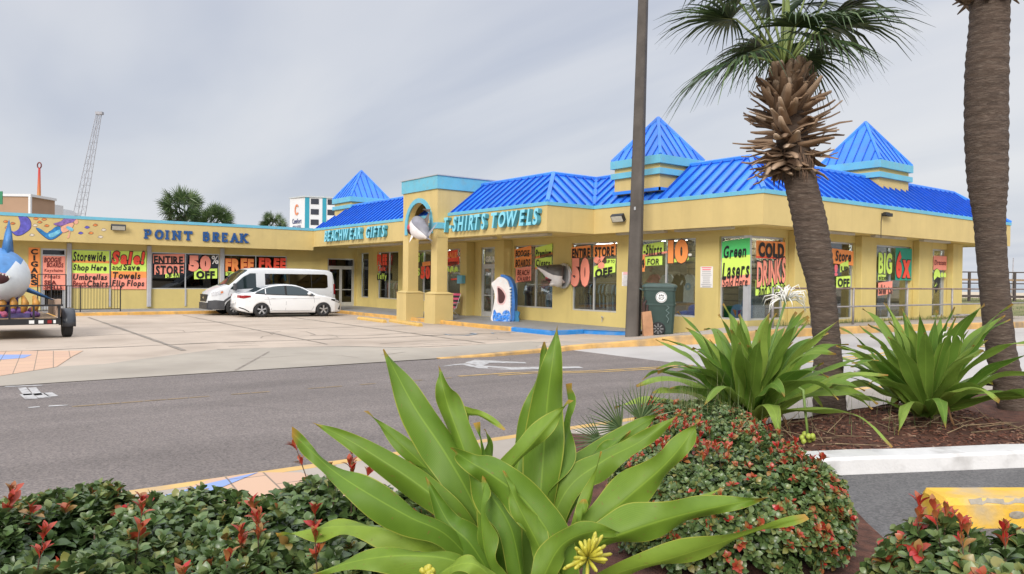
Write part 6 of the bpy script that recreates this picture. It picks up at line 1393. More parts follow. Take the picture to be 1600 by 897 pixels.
def cone_board(label, plane, px, pyb, w_px, h_px, inset):
    x0, z0 = plane.pt(px-w_px/2, pyb); x1, z1 = plane.pt(px+w_px/2, pyb-h_px); o_ = -inset; c = (x0+x1)/2; w_ = (x1-x0)/2
    r = thing('body_board', label, 'body board', plane.P(c, z0, o_), group='light blue boards in the corner window')
    out = [(c-w_, z0)]+[(c+w_*math.cos(PI-PI*k/12), z1-w_+w_*math.sin(PI-PI*k/12)) for k in range(13)]+[(c+w_, z0)]
    mb = MB(); mb.prism([plane.P(x, z, o_) for x, z in out], plane.n*.04); mb.build('board', m_board, r)
    mb = MB(); zc_ = z0+(z1-z0)*.42
    for k, m_ in ((-1, 0), (1, 1)): mb.prism([plane.P(c+w_*.15*k, zc_-w_*.5, o_+.042), plane.P(c+w_*.75*k, zc_+w_*.55, o_+.042), plane.P(c+w_*.12*k, zc_+w_*.4, o_+.042)], plane.n*.004, m_)
    mb.build('cone_print', [PC['orange'], mat('cone_purple', (.30, .08, .30), .5)], r); return r
cone_board('low light blue board with orange and purple cone print in the corner window', PF, 1142, 500, 20, 24, .35); cone_board('tall light blue board with cone print beside the corner post', PR, 1186, 500, 17, 36, .45)
r = thing('white_cabinet', 'white drawer cabinet standing in the corner window', 'cabinet', (-14.25, 20.1, .145)); mb = MB(); mb.bbox((-14.6, 20.0, .145), (-13.95, 20.5, 1.65), .02); mb.build('carcass', m_white, r)
mb = MB()
for k in range(4): mb.box((-14.57, 19.975, .25+k*.34), (-13.98, 19.998, .54+k*.34))
mb.build('drawers', mat('drawer_front', (.62, .62, .64), .4, .05, 3), r)
mb = MB(); mb.bbox((-14.75, 19.45, .145), (-14.35, 19.9, 1.05), .05); tag(mb.build('green_crate', mat('green_box', (.01, .16, .05), .5, .15, 3), None, loc=(-14.5, 19.7, .145)), 'dark green box at the left of the corner window', 'box')
for i, (v_, c) in enumerate(((23.6, 7), (24.3, 1), (27.2, 6), (28.5, 6), (31.3, 0), (31.8, 7))):
    z_ = .62 if i in (0, 1) else .2; h = thing('shop_mannequin', ['blue clothed torso form right of the leaning palm', 'black clothed torso form right of the leaning palm', 'grey cloth draped form below the BIG sign', 'grey cloth draped form below the 6x sign', 'white clothed form below the Dresses sign', 'pale blue clothed form beside the white one'][i], 'mannequin', (-14.35, v_, .145), group='clothed forms in the beach side windows')
    mb = MB(); mb.loft([[(-14.35+.13*k_*math.cos(2*PI*j/12), v_+.22*k_*math.sin(2*PI*j/12), z) for j in range(12)] for z, k_ in ((.85, 1), (1.15, .78), (1.45, 1.05), (1.60, .9), (1.68, .3), (1.80, .25))]); mb.build('torso', SH[c], h, True)
    mb = MB(); mb.tube([(-14.35, v_, .15), (-14.35, v_, .86)], .03, 8); mb.tube([(-14.35, v_, .146), (-14.35, v_, .17)], .17, 14); mb.build('stand', m_alu, h)
for u_ in (-29.6, -29.0):
    h = thing('shop_mannequin', 'pale mannequin in white dress in the window right of the entrance columns' if u_ < -29.3 else 'pale mannequin in grey dress in the window right of the entrance columns', 'mannequin', (u_, 19.7, .145), group='clothed forms in the beach side windows')
    mb = MB(); mb.loft([[(u_+.20*k_*math.cos(2*PI*j/12), 19.7+.13*k_*math.sin(2*PI*j/12), z) for j in range(12)] for z, k_ in ((.55, 1.3), (.95, 1.1), (1.15, .75), (1.42, 1.05), (1.55, .8), (1.62, .3))]); mb.build('dress', SH[0 if u_ < -29.3 else 6], h, True)
    mb = MB(); mb.ell((u_, 19.7, 1.76), (.085, .10, .12)); mb.tube([(u_, 19.7, .15), (u_, 19.7, .56)], .03, 8); mb.build('form', m_white, h, True)
m_tube = emis('fluorescent_tube', (1, .97, .9), 32.0)
for i, (u0_, v_) in enumerate(((-37.3, 20.4), (-33.6, 20.3), (-30.2, 20.5), (-24.6, 20.4), (-21.0, 20.6), (-17.2, 20.3), (-27.2, 20.2), (-23.2, 22), (-19.6, 22), (-15.4, 20.9), (-15.2, 23.8), (-15.2, 27.4), (-15.2, 31), (-36, 22), (-32, 22))):
    mb = MB(); mb.box((u0_, v_, 3.33), (u0_+1.2, v_+.08, 3.395)); tag(mb.build('tube_light', m_tube, None, loc=(u0_, v_, 3.36)), 'lit fluorescent tube on the ceiling inside the shop window', 'ceiling light', 'lit tubes inside the shop')

# ================================================================== PLANTS
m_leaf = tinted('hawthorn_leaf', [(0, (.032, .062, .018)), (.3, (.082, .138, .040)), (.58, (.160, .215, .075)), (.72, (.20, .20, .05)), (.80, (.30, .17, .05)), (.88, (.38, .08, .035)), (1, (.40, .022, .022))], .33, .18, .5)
m_twig = mat('twig_brown', (.09, .055, .035), .9, .3, 20)
# obovate leaf: 5 rows x 3 columns, folded along the midrib
def leaf_template(rows=6):
    W_ = [.03, .12, .24, .315, .26, .04]; V_ = []; 
    for i, w_ in enumerate(W_):
        t = i/(rows-1); z = .10*math.sin(t*PI)-.16*t*t
        V_ += [(-w_, t, z+.22*w_), (0, t, z), (w_, t, z+.22*w_)]
    F_ = []
    for i in range(rows-1):
        a = i*3; F_ += [(a, a+1, a+4, a+3), (a+1, a+2, a+5, a+4)]
    return np.array(V_), np.array(F_)
LT, LF = leaf_template()
def rosettes(P_, Nn, n_leaf, size, tint_fn, spread=1.0, wx=.95):
    """whorls of leaves at points P_ with axes Nn -> numpy verts, faces, tints"""
    n = len(P_); tot = n*n_leaf
    P2 = np.repeat(P_, n_leaf, 0); A = np.repeat(Nn, n_leaf, 0)
    ref = rng.normal(size=(n, 3)); ref -= (ref*Nn).sum(1, keepdims=True)*Nn; ref /= np.linalg.norm(ref, axis=1, keepdims=True)+1e-9
    B1 = np.repeat(ref, n_leaf, 0); B2 = np.cross(A, B1)
    az = np.tile(np.arange(n_leaf)*2.399, n)+rng.normal(0, .25, tot)
    lev = np.tile(np.linspace(0, 1, n_leaf), n)
    pol = (1.35-.95*lev)*spread+rng.normal(0, .18, tot)           # angle off the axis: outer leaves flat, inner upright
    out = B1*np.cos(az)[:, None]+B2*np.sin(az)[:, None]
    ydir = A*np.cos(pol)[:, None]+out*np.sin(pol)[:, None]; 
    zdir = A*np.sin(pol)[:, None]-out*np.cos(pol)[:, None]; xdir = np.cross(ydir, zdir)
    rl = rng.normal(0, .3, tot); x2 = xdir*np.cos(rl)[:, None]+zdir*np.sin(rl)[:, None]; z2 = zdir*np.cos(rl)[:, None]-xdir*np.sin(rl)[:, None]
    s_ = size*(1.05-.35*lev)*rng.uniform(.75, 1.2, tot)
    base = P2+A*(lev*size*.35)[:, None]
    V_ = base[:, None, :]+s_[:, None, None]*(LT[None, :, 0, None]*x2[:, None, :]*wx+LT[None, :, 1, None]*ydir[:, None, :]+LT[None, :, 2, None]*z2[:, None, :])
    F_ = LF[None]+(np.arange(tot)*len(LT))[:, None, None]
    tn = tint_fn(np.repeat(np.arange(n), n_leaf), lev)
    return V_.reshape(-1, 3), F_.reshape(-1, 4), np.repeat(tn, len(LT))
def merge(parts):
    V_, F_, T_ = [], [], []; k = 0
    for v, f, t in parts: V_.append(v); F_.append(f+k); T_.append(t); k += len(v)
    return np.concatenate(V_), np.concatenate(F_), np.concatenate(T_)
def hedge(label, lobes, n, red, size, nshoots, loc, shoot_h=.10, seed=1):
    """lobes: (r, d, rr, rd, base, height) super-ellipsoid mounds in the frame of right0/fwd0"""
    t = thing('hawthorn_hedge', label, 'hedge', loc, group='clipped hawthorn hedges with red shoots')
    P_, N_ = [], []; g_ = np.random.default_rng(seed); wts = np.array([l[2]*l[3] for l in lobes]); wts = wts/wts.sum()
    R0, F0 = np.array(right0), np.array(fwd0)
    while len(P_) < n:
        l = lobes[g_.choice(len(lobes), p=wts)]; r0_, d0, rr_, rd, bz_, hh = l
        a = g_.uniform(0, 2*PI); e_ = math.asin(g_.uniform(0, 1)**.9); ex_ = .55
        ce, se = math.cos(e_)**ex_, math.sin(e_)**ex_; ca, sa = math.copysign(abs(math.cos(a))**.75, math.cos(a)), math.copysign(abs(math.sin(a))**.75, math.sin(a))
        dep = 1-abs(g_.normal(0, .07)); p = R0*(r0_+rr_*ce*ca*dep)+F0*(d0+rd*ce*sa*dep); z = bz_+hh*se*dep+.05*math.sin(p[0]*6+1)*math.sin(p[1]*7)
        # skip points buried in another lobe
        bad = False
        for m_ in lobes:
            if m_ is l: continue
            q = (abs((p@R0-m_[0])/m_[2])**2.6+abs((p@F0-m_[1])/m_[3])**2.6)
            if q < .8 and z < m_[4]+m_[5]*(1-q)**.5*.85: bad = True; break
        if bad: continue
        nn = R0*ca*ce/rr_*.5+F0*sa*ce/rd*.5+np.array((0, 0, 1))*(se**2/hh*.9+.35); nn = nn/np.linalg.norm(nn)+g_.normal(0, .28, 3); nn /= np.linalg.norm(nn)
        P_.append((p[0], p[1], z)); N_.append(nn)
    P_, N_ = np.array(P_), np.array(N_)
    hue = g_.random(n); patch = np.sin(P_[:, 0]*2.7+P_[:, 1]*1.9)*.5+np.sin(P_[:, 0]*6.1-P_[:, 1]*4.3)*.5
    isred = hue < red*(1+.9*patch)
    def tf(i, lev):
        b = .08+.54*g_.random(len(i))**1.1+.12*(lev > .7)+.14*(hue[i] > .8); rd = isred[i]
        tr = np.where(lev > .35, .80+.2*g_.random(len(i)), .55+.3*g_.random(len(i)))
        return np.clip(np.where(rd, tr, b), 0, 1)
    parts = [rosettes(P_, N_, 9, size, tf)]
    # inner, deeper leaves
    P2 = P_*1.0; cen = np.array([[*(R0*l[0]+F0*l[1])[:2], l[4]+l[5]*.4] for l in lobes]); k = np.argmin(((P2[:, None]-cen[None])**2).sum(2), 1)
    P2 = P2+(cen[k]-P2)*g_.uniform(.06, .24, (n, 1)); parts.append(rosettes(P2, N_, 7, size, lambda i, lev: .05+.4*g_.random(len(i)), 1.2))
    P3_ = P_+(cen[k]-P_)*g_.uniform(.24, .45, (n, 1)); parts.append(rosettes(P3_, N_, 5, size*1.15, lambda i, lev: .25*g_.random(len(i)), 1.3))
    # upright new shoots, bright red at the tip
    top = np.argsort(-P_[:, 2]*g_.uniform(.6, 1, n))[:nshoots]; stems = MB(); SP, SN = [], []
    for i in top:
        hgt = shoot_h*g_.uniform(.35, 1.4); dr = np.array((g_.normal(0, .16), g_.normal(0, .16), 1)); dr /= np.linalg.norm(dr)
        tip = P_[i]+dr*hgt; stems.tube([Vector(P_[i]-dr*.05), Vector(tip)], [.0035, .0022], 5); SP.append(tip); SN.append(dr)
        if hgt > .09: SP.append(P_[i]+dr*hgt*.55); SN.append(dr)
    if SP: parts.append(rosettes(np.array(SP), np.array(SN), 6, size*.95, lambda i, lev: np.clip(.80+.20*g_.random(len(i)), 0, 1), .42, .62))
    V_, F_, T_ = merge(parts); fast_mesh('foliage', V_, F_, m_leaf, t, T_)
    # woody stems inside
    for l in lobes:
        for k in range(int(26*l[2]*l[3])+10):
            a = g_.uniform(0, 2*PI); q = R0*(l[0]+l[2]*.85*g_.random()*math.cos(a))+F0*(l[1]+l[3]*.85*g_.random()*math.sin(a)); c = R0*l[0]+F0*l[1]
            b0_ = c*.45+q*.55; stems.tube([(b0_[0], b0_[1], l[4]-.02), ((b0_[0]+q[0])/2+g_.normal(0, .03), (b0_[1]+q[1])/2+g_.normal(0, .03), l[4]+l[5]*.5), (q[0], q[1], l[4]+l[5]*.85)], [.011, .007, .004], 5)
    stems.build('stems', m_twig, t); return t
hedge('low green hedge with scattered red shoots filling the bottom left corner', [(-2.05, 3.35, 1.15, .98, .10, .55), (-.82, 3.5, .70, .85, .10, .61), (-3.0, 3.2, .9, .9, .10, .54), (-1.2, 2.55, 1.2, .6, .1, .60)], 3800, .05, .070, 26, CF(-1.9, 3.3, .1), .16, 3)
hedge('rounded hedge mound with many red leaf tips right of the big foreground lily', [(1.40, 4.95, .72, .82, .12, .60), (1.70, 6.75, .55, .95, .14, .50)], 4600, .17, .052, 80, CF(1.5, 4.8, .12), .07, 5)
hedge('low hedge with large red and orange tips in the bottom right corner', [(2.02, 2.98, .56, .42, .05, .72), (2.7, 2.9, .6, .45, .05, .73)], 1500, .09, .070, 26, CF(2.0, 3.0, .1), .10, 8)

# ---- strap leaved lilies
def lily_mat(name, c1, c2, edge, tipc):
    m = bpy.data.materials.new(name); m.use_nodes = True; t = m.node_tree; b = t.nodes['Principled BSDF']
    def at(n): a = t.nodes.new('ShaderNodeAttribute'); a.attribute_name = n; return a.outputs['Fac']
    def ma(op, a, b_=None):
        n = t.nodes.new('ShaderNodeMath'); n.operation = op
        for i, q in enumerate((a, b_)):
            if q is None: continue
            if isinstance(q, (int, float)): n.inputs[i].default_value = q
            else: t.links.new(q, n.inputs[i])
        return n.outputs[0]
    def mix(f, a, b_):
        n = t.nodes.new('ShaderNodeMix'); n.data_type = 'RGBA'
        if isinstance(f, (int, float)): n.inputs[0].default_value = f
        else: t.links.new(f, n.inputs[0])
        for i, q in ((6, a), (7, b_)):
            if isinstance(q, tuple): n.inputs[i].default_value = (*q, 1)
            else: t.links.new(q, n.inputs[i])
        return n.outputs[2]
    ac, al, tn = at('across'), at('along'), at('tint'); nz0 = t.nodes.new('ShaderNodeTexNoise'); nz0.inputs['Scale'].default_value = 5
    vein = ma('ADD', ma('MULTIPLY', ma('SINE', ma('ADD', ma('MULTIPLY', ac, 95.0), ma('MULTIPLY', nz0.outputs[0], 14.0))), .5), .5)
    nz = t.nodes.new('ShaderNodeTexNoise'); nz.inputs['Scale'].default_value = 7; nz.inputs['Detail'].default_value = 4
    base = mix(tn, c1, c2); base = mix(ma('MULTIPLY', nz.outputs[0], .5), base, tuple(q*.62 for q in c1)); base = mix(ma('MULTIPLY', vein, .07), base, tuple(q*1.4 for q in c2))
    ab = ma('ABSOLUTE', ac); mid = ma('LESS_THAN', ab, .045); base = mix(ma('MULTIPLY', mid, .16), base, tuple(min(1, q*1.7) for q in c2))
    n2 = t.nodes.new('ShaderNodeTexNoise'); n2.inputs['Scale'].default_value = 3; th = ma('SUBTRACT', 1.035, ma('MULTIPLY', n2.outputs[0], .16))
    base = mix(ma('MULTIPLY', ma('GREATER_THAN', ab, th), .8), base, edge)
    n4 = t.nodes.new('ShaderNodeTexNoise'); n4.inputs['Scale'].default_value = 28; n4.inputs['Detail'].default_value = 3; base = mix(ma('MULTIPLY', ma('GREATER_THAN', n4.outputs[0], .69), .55), base, (.22, .15, .04))
    tp = t.nodes.new('ShaderNodeMapRange'); tp.inputs[1].default_value = .93; tp.inputs[2].default_value = 1.0; t.links.new(al, tp.inputs[0]); base = mix(tp.outputs[0], base, tipc)
    t.links.new(base, b.inputs['Base Color']); b.inputs['Roughness'].default_value = .5; b.inputs['Specular IOR Level'].default_value = .3
    bp = t.nodes.new('ShaderNodeBump'); bp.inputs['Strength'].default_value = .12; bp.inputs['Distance'].default_value = .003; t.links.new(vein, bp.inputs['Height']); t.links.new(bp.outputs[0], b.inputs['Normal'])
    tl = t.nodes.new('ShaderNodeBsdfTranslucent'); t.links.new(base, tl.inputs[0]); mx = t.nodes.new('ShaderNodeMixShader'); mx.inputs[0].default_value = .32
    o = t.nodes['Material Output']; t.links.new(b.outputs[0], mx.inputs[1]); t.links.new(tl.outputs[0], mx.inputs[2]); t.links.new(mx.outputs[0], o.inputs[0]); return m
m_lily = lily_mat('lily_leaf', (.050, .150, .010), (.31, .43, .055), (.36, .38, .06), (.45, .25, .05))
m_lily2 = lily_mat('lily_leaf_far', (.095, .205, .024), (.36, .48, .09), (.32, .36, .08), (.38, .20, .05))
m_dead = mat('withered_leaf', (.20, .10, .04), .8, .35, 8)
def strap(path, width, wdir_fn, fold=.35, wavy=.10, rows=30, cols=9, tip=.42, base_w=.45, seed=0, twist=0.0):
    """a long tapering leaf along a smooth path. returns verts, faces, along, across"""
    rr = random.Random(seed); P_ = [Vector(p) for p in path]; n = len(P_)
    P_ = [P_[0]*2-P_[1]]+P_+[P_[-1]*2-P_[-2]]
    def C(t):
        x = t*(n-1); i = min(int(x), n-2); f = x-i; p0, p1, p2, p3 = P_[i:i+4]
        return .5*((2*p1)+(p2-p0)*f+(2*p0-5*p1+4*p2-p3)*f*f+(3*p1-p0-3*p2+p3)*f**3)
    V_, al, ac = [], [], []; ph1, ph2 = rr.uniform(0, 6), rr.uniform(0, 6); k1, k2 = rr.uniform(1.6, 2.8), rr.uniform(1.6, 2.8)
    for i in range(rows):
        t = i/(rows-1); c = C(t); tg = (C(min(1, t+.02))-C(max(0, t-.02))).normalized(); wd = wdir_fn(t, c, tg); wd = (wd-tg*wd.dot(tg)).normalized(); nn = tg.cross(wd)
        if twist: a = twist*t; wd, nn = wd*math.cos(a)+nn*math.sin(a), nn*math.cos(a)-wd*math.sin(a)
        w_ = width*.5*(base_w+(1-base_w)*min(1, t/.45)**.8 if t < .45 else 1)*(1 if t < 1-tip else max(.012, 1-((t-(1-tip))/tip)**1.45))
        for j in range(cols):
            s_ = -1+2*j/(cols-1); fo = fold*(1-.45*t); 
            e_ = wavy*width*abs(s_)**2*(math.sin(2*PI*k1*t+ph1) if s_ < 0 else math.sin(2*PI*k2*t+ph2))*min(1, t*3)
            V_.append(c+wd*(s_*w_*(1-.12*fo))+nn*(-fo*w_*abs(s_)**1.4*.9+e_)); al.append(t); ac.append(s_)
    F_ = [(i*cols+j, i*cols+j+1, (i+1)*cols+j+1, (i+1)*cols+j) for i in range(rows-1) for j in range(cols-1)]
    return np.array([tuple(v) for v in V_]), np.array(F_), np.array(al), np.array(ac)
def leaf_obj(name, data, m, parent, tint):
    V_, F_, al, ac = data; return fast_mesh(name, V_, F_, m, parent, np.full(len(V_), tint), True, dict(along=al, across=ac))
view = lambda c: (c-ORG).normalized()
big = thing('spider_lily', 'huge strap leaved green lily filling the centre foreground', 'lily plant', tuple(D(790, 900, 3.0)-EZ*.0)); big.location.z = .1
# leaves: midrib as photo pixels with a distance in metres for each point, full width in px, roll of the blade about its midrib
BL = [
 ([(775, 905, 3.00), (745, 800, 3.02), (700, 715, 3.08), (650, 640, 3.16), (620, 585, 3.22), (600, 545, 3.26)], 84, .25, .35),
 ([(785, 900, 3.00), (755, 790, 3.06), (722, 695, 3.12), (702, 640, 3.16), (692, 605, 3.2), (685, 571, 3.22)], 66, -.5, .45),
 ([(770, 905, 2.95), (720, 815, 2.93), (660, 762, 2.93), (595, 718, 2.96), (540, 685, 3.0), (488, 660, 3.04)], 66, .1, .45),
 ([(765, 900, 3.05), (720, 800, 3.08), (672, 738, 3.14), (622, 690, 3.2), (572, 642, 3.26)], 52, -.15, .4),
 ([(765, 910, 2.85), (700, 838, 2.75), (640, 808, 2.70), (570, 768, 2.70), (520, 735, 2.74), (487, 705, 2.78), (456, 676, 2.82)], 66, .35, .35),
 ([(745, 915, 2.90), (680, 850, 2.82), (610, 828, 2.80), (540, 822, 2.82), (480, 828, 2.86), (434, 839, 2.92)], 64, .75, .95),
 ([(790, 935, 2.75), (720, 880, 2.62), (640, 868, 2.58), (560, 876, 2.60), (482, 899, 2.66)], 74, .7, .6),
 ([(830, 905, 3.00), (842, 800, 3.08), (850, 700, 3.14), (856, 620, 3.18), (864, 560, 3.2), (871, 507, 3.22)], 82, .2, .4),
 ([(815, 900, 3.12), (802, 780, 3.2), (818, 690, 3.26), (838, 625, 3.3), (848, 575, 3.32), (851, 534, 3.34)], 56, -.55, .35),
 ([(790, 890, 3.2), (745, 745, 3.26), (722, 660, 3.24), (742, 646, 3.2), (790, 671, 3.1)], 40, .4, .8),
 ([(770, 905, 2.92), (770, 800, 2.90), (790, 740, 2.90), (830, 695, 2.94), (865, 655, 3.0), (892, 625, 3.04)], 56, .7, .6),
 ([(830, 910, 3.1), (880, 775, 3.14), (940, 722, 3.18), (1000, 690, 3.22), (1063, 645, 3.26)], 60, -.3, .5),
 ([(820, 905, 3.3), (860, 770, 3.36), (930, 710, 3.42), (1000, 664, 3.46), (1030, 648, 3.48)], 50, -.2, .35),
 ([(850, 915, 2.92), (915, 835, 2.88), (980, 778, 2.90), (1035, 730, 2.94), (1070, 690, 2.98), (1091, 655, 3.02)], 76, .35, .55),
 ([(850, 920, 2.85), (920, 858, 2.76), (990, 828, 2.74), (1060, 806, 2.76), (1130, 790, 2.82), (1198, 777, 2.88)], 82, .55, .5),
 ([(880, 945, 2.75), (960, 898, 2.66), (1050, 872, 2.66), (1120, 850, 2.72), (1195, 825, 2.80), (1262, 808, 2.88)], 56, .8, .75),
 ([(890, 945, 2.66), (868, 855, 2.66), (822, 785, 2.70), (768, 742, 2.78), (735, 722, 2.84), (707, 703, 2.9)], 84, -.35, .35),
 ([(820, 935, 2.72), (800, 830, 2.76), (765, 770, 2.82), (742, 735, 2.88), (728, 712, 2.92)], 66, .55, .3),
 ([(860, 920, 2.9), (900, 830, 2.92), (925, 765, 2.96), (938, 705, 3.0)], 34, 1.0, .7),
 ([(870, 930, 2.62), (845, 860, 2.64), (812, 795, 2.7), (785, 735, 2.76)], 52, -.6, .45),
 ([(800, 950, 2.50), (770, 905, 2.44), (735, 880, 2.42), (690, 895, 2.44), (668, 930, 2.48)], 44, .6, .85),
 ([(880, 905, 3.1), (960, 830, 3.12), (1050, 798, 3.12), (1134, 760, 3.16)], 34, .2, .8),
 ([(845, 905, 3.15), (872, 800, 3.22), (905, 735, 3.3), (950, 700, 3.36), (985, 672, 3.4)], 60, -.5, .3),
 ([(780, 920, 2.8), (735, 850, 2.78), (700, 815, 2.82), (665, 745, 2.88)], 64, -.3, .25),
 ([(830, 950, 2.58), (850, 900, 2.55), (880, 850, 2.60), (930, 830, 2.68), (980, 835, 2.76)], 60, .5, .5),
 ([(825, 900, 3.05), (835, 800, 3.12), (872, 720, 3.2), (890, 660, 3.26), (884, 600, 3.3)], 50, -.9, .3),
 ([(800, 905, 3.2), (790, 800, 3.3), (770, 720, 3.36), (758, 670, 3.4)], 46, .9, .25),
 ([(790, 915, 3.0), (745, 830, 3.05), (690, 760, 3.12), (640, 720, 3.18)], 44, -.7, .3),
 ([(845, 925, 2.75), (880, 870, 2.75), (905, 820, 2.8), (912, 780, 2.86)], 46, .9, .55),
 ([(790, 930, 2.65), (760, 870, 2.66), (752, 800, 2.72), (760, 745, 2.8)], 48, -.8, .4),
 ([(810, 920, 2.9), (790, 840, 2.92), (775, 780, 2.96), (760, 715, 3.0), (745, 660, 3.05)], 60, .8, .2),
]
for i, (pts, wpx, roll, tint) in enumerate(BL):
    P3 = [D(*p) for p in pts]; P3 = [q+view(q)*.035*math.sin(k_*2.3+i*1.3)*(k_/len(P3)) for k_, q in enumerate(P3)]; dm = sum(p[2] for p in pts)/len(pts); wd = wpx/F*dm*1.04
    def wf(t, c, tg, roll=roll):
        v = view(c); a = tg.cross(v).normalized(); b_ = tg.cross(a); return a*math.cos(roll)+b_*math.sin(roll)
    leaf_obj('leaf', strap(P3, wd*.78, wf, ([.5, .75, .95, .35][i % 4]), [.16, .26, .20][i % 3], 44, 13, .62, .55, i, .35*math.sin(i*1.7)), m_lily, big, tint)
mb = MB(); c = D(800, 930, 2.9); mb.tube([(c.x, c.y, .05), (c.x, c.y, .35), (c.x, c.y, c.z+.02)], [.13, .11, .10], 14); mb.build('stalk', mat('lily_stalk', (.13, .20, .05), .6, .2, 6), big, True)
def bud_cluster(parent, c, n, L, m_, rad=.008, name='bud_cluster', seed=1, up=.4):
    rr = random.Random(seed); mb = MB()
    for k in range(n):
        d = Vector((rr.gauss(0, 1), rr.gauss(0, 1), rr.gauss(up, .8))).normalized(); l = L*rr.uniform(.7, 1.1)
        mb.tube([c+d*L*.1, c+d*l*.55, c+d*l*.92, c+d*l], [rad*.6, rad*1.1, rad, rad*.3], 6)
    return mb.build(name, m_, parent, True)
m_bud = tinted('bud', [(0, (.45, .45, .04)), (1, (.6, .4, .05))], .5); m_bud = mat('yellow_green_bud', (.46, .42, .045), .5, .25, 30)
cb = D(918, 872, 2.45); bud_cluster(big, cb, 34, .085, m_bud, .0062, seed=4); mb = MB(); mb.tube([cb, cb-EZ*.12+fwd0*.08, D(860, 950, 2.6)], .012, 8); mb.build('flower_stem', mat('stem_green', (.16, .25, .05), .5), big, True)
cb = D(668, 897, 2.4); bud_cluster(big, cb, 12, .03, m_bud, .009, seed=5)
m_petal = mat('white_petal', (.80, .78, .72), .6, .05, 5)
def spider_flower(parent, c, n, L, seed, sup):
    rr = random.Random(seed); mb = MB()
    for k in range(n):
        a = rr.uniform(0, 2*PI); e_ = rr.uniform(-.1, 1.2); d = Vector((math.cos(a)*math.cos(e_), math.sin(a)*math.cos(e_), math.sin(e_))); l = L*rr.uniform(.6, 1.1)
        side = Vector((-math.sin(a), math.cos(a), 0))*rr.uniform(-.3, .3)
        mb.tube([c+d*L*.08, c+d*l*.5+EZ*.02, c+d*l*.85-EZ*l*.12+side*l*.4, c+d*l*.95-EZ*l*.42+side*l*.8], [.0055, .0065, .005, .002], 5)
    mb.build('flower', m_petal, parent, True); mb = MB(); mb.tube([sup, (sup+c)/2+Vector((.02, 0, 0)), c], [.016, .014, .012], 7); mb.build('flower_stem', mat('stem_green2', (.13, .22, .05), .5), parent, True)
def lily(label, base, n, Lr, wr, seed, flowers, bias=(0, 0)):
    rr = random.Random(seed); t = thing('spider_lily', label, 'lily plant', tuple(base), group='strap leaved lilies under the palms')
    for i in range(n):
        lev = (i+.5)/n; az = i*2.399+rr.uniform(-.3, .3); el = R(14+70*lev**.9)+rr.uniform(-.15, .15); L = rr.uniform(*Lr)*(1.12-.22*lev); dr = Vector((math.cos(az), math.sin(az), 0))
        droop = rr.uniform(.5, 1.25)*(1.2-.75*lev); P3 = []; p = base+dr*rr.uniform(.02, .10)+EZ*rr.uniform(.05, .22)*(1-lev*.2); e2 = el; k = 6
        for j in range(k+1):
            P3.append(p.copy()); p = p+(dr*math.cos(e2)+EZ*math.sin(e2))*(L/k); e2 -= droop*.36*(j/k*1.6)
            if p.z < base.z+.05: e2 = max(e2, .12)
        wv = Vector((-dr.y, dr.x, 0)); ro = rr.uniform(-.55, .55)
        wf = lambda tt, c, tg, wv=wv, ro=ro: wv*math.cos(ro)+tg.cross(wv)*math.sin(ro)
        leaf_obj('leaf', strap(P3, rr.uniform(*wr), wf, .4, .11, 22, 7, .5, .6, seed*100+i, rr.uniform(-.5, .5)), m_lily2, t, min(1, max(0, rr.gauss(.38, .22)+(.35 if lev < .12 else 0))))
    for i in range(9):                       # withered leaves hanging at the foot
        az = rr.uniform(0, 2*PI); dr = Vector((math.cos(az), math.sin(az), 0)); p = base+EZ*.22+dr*.08
        P3 = [p, p+dr*.14+EZ*.06, p+dr*.26-EZ*.05, p+dr*.32-EZ*.2]; leaf_obj('dead_leaf', strap(P3, .05, lambda tt, c, tg, dr=dr: Vector((-dr.y, dr.x, .3)), .8, .3, 12, 5, .5, .6, i), m_dead, t, .5)
    for (px, py, dep, nn, L_) in flowers: spider_flower(t, D(px, py, dep), nn, L_, int(px), base+EZ*.3)
    mb = MB()
    for i in range(5): a = rr.uniform(0, 6.3); q = base+Vector((math.cos(a)*.10, math.sin(a)*.10, 0)); mb.tube([q-EZ*.05, q+EZ*.15, base+EZ*.34], [.06, .055, .04], 8)
    mb.build('stalk', mat('lily_stalk_brown', (.16, .13, .06), .8, .3, 9), t, True); return t
c2 = D(1172, 660, 8.35); c2.z = bed_z(c2.x, c2.y)-.02; L2 = lily('green strap leaved lily in front of the leaning palm with a white spider flower', c2, 66, (1.1, 1.5), (.17, .23), 11, [(1228, 470, 8.2, 46, .27)])
fs = D(1255, 610, 7.9); ft = D(1262, 680, 7.75); mb = MB(); mb.tube([c2+EZ*.35, D(1232, 596, 8.0), fs, ft], [.02, .018, .016, .012], 7); mb.build('fruit_stem', mat('fruit_stem_green', (.20, .30, .07), .5), L2, True)
mb = MB()
for k in range(7): a = k*.9; mb.ell(ft+Vector((.055*math.cos(a), .055*math.sin(a), -.03*(k % 3))), (.028, .028, .032), 10, 6)
mb.build('green_fruits', mat('green_fruit', (.42, .50, .08), .5, .2, 20), L2, True)
c3 = D(1446, 668, 8.9); c3.z = bed_z(c3.x, c3.y)-.02; lily('green strap leaved lily between the two palm trunks with a small white spider flower', c3, 70, (1.1, 1.55), (.16, .21), 23, [(1490, 528, 8.5, 22, .17)])

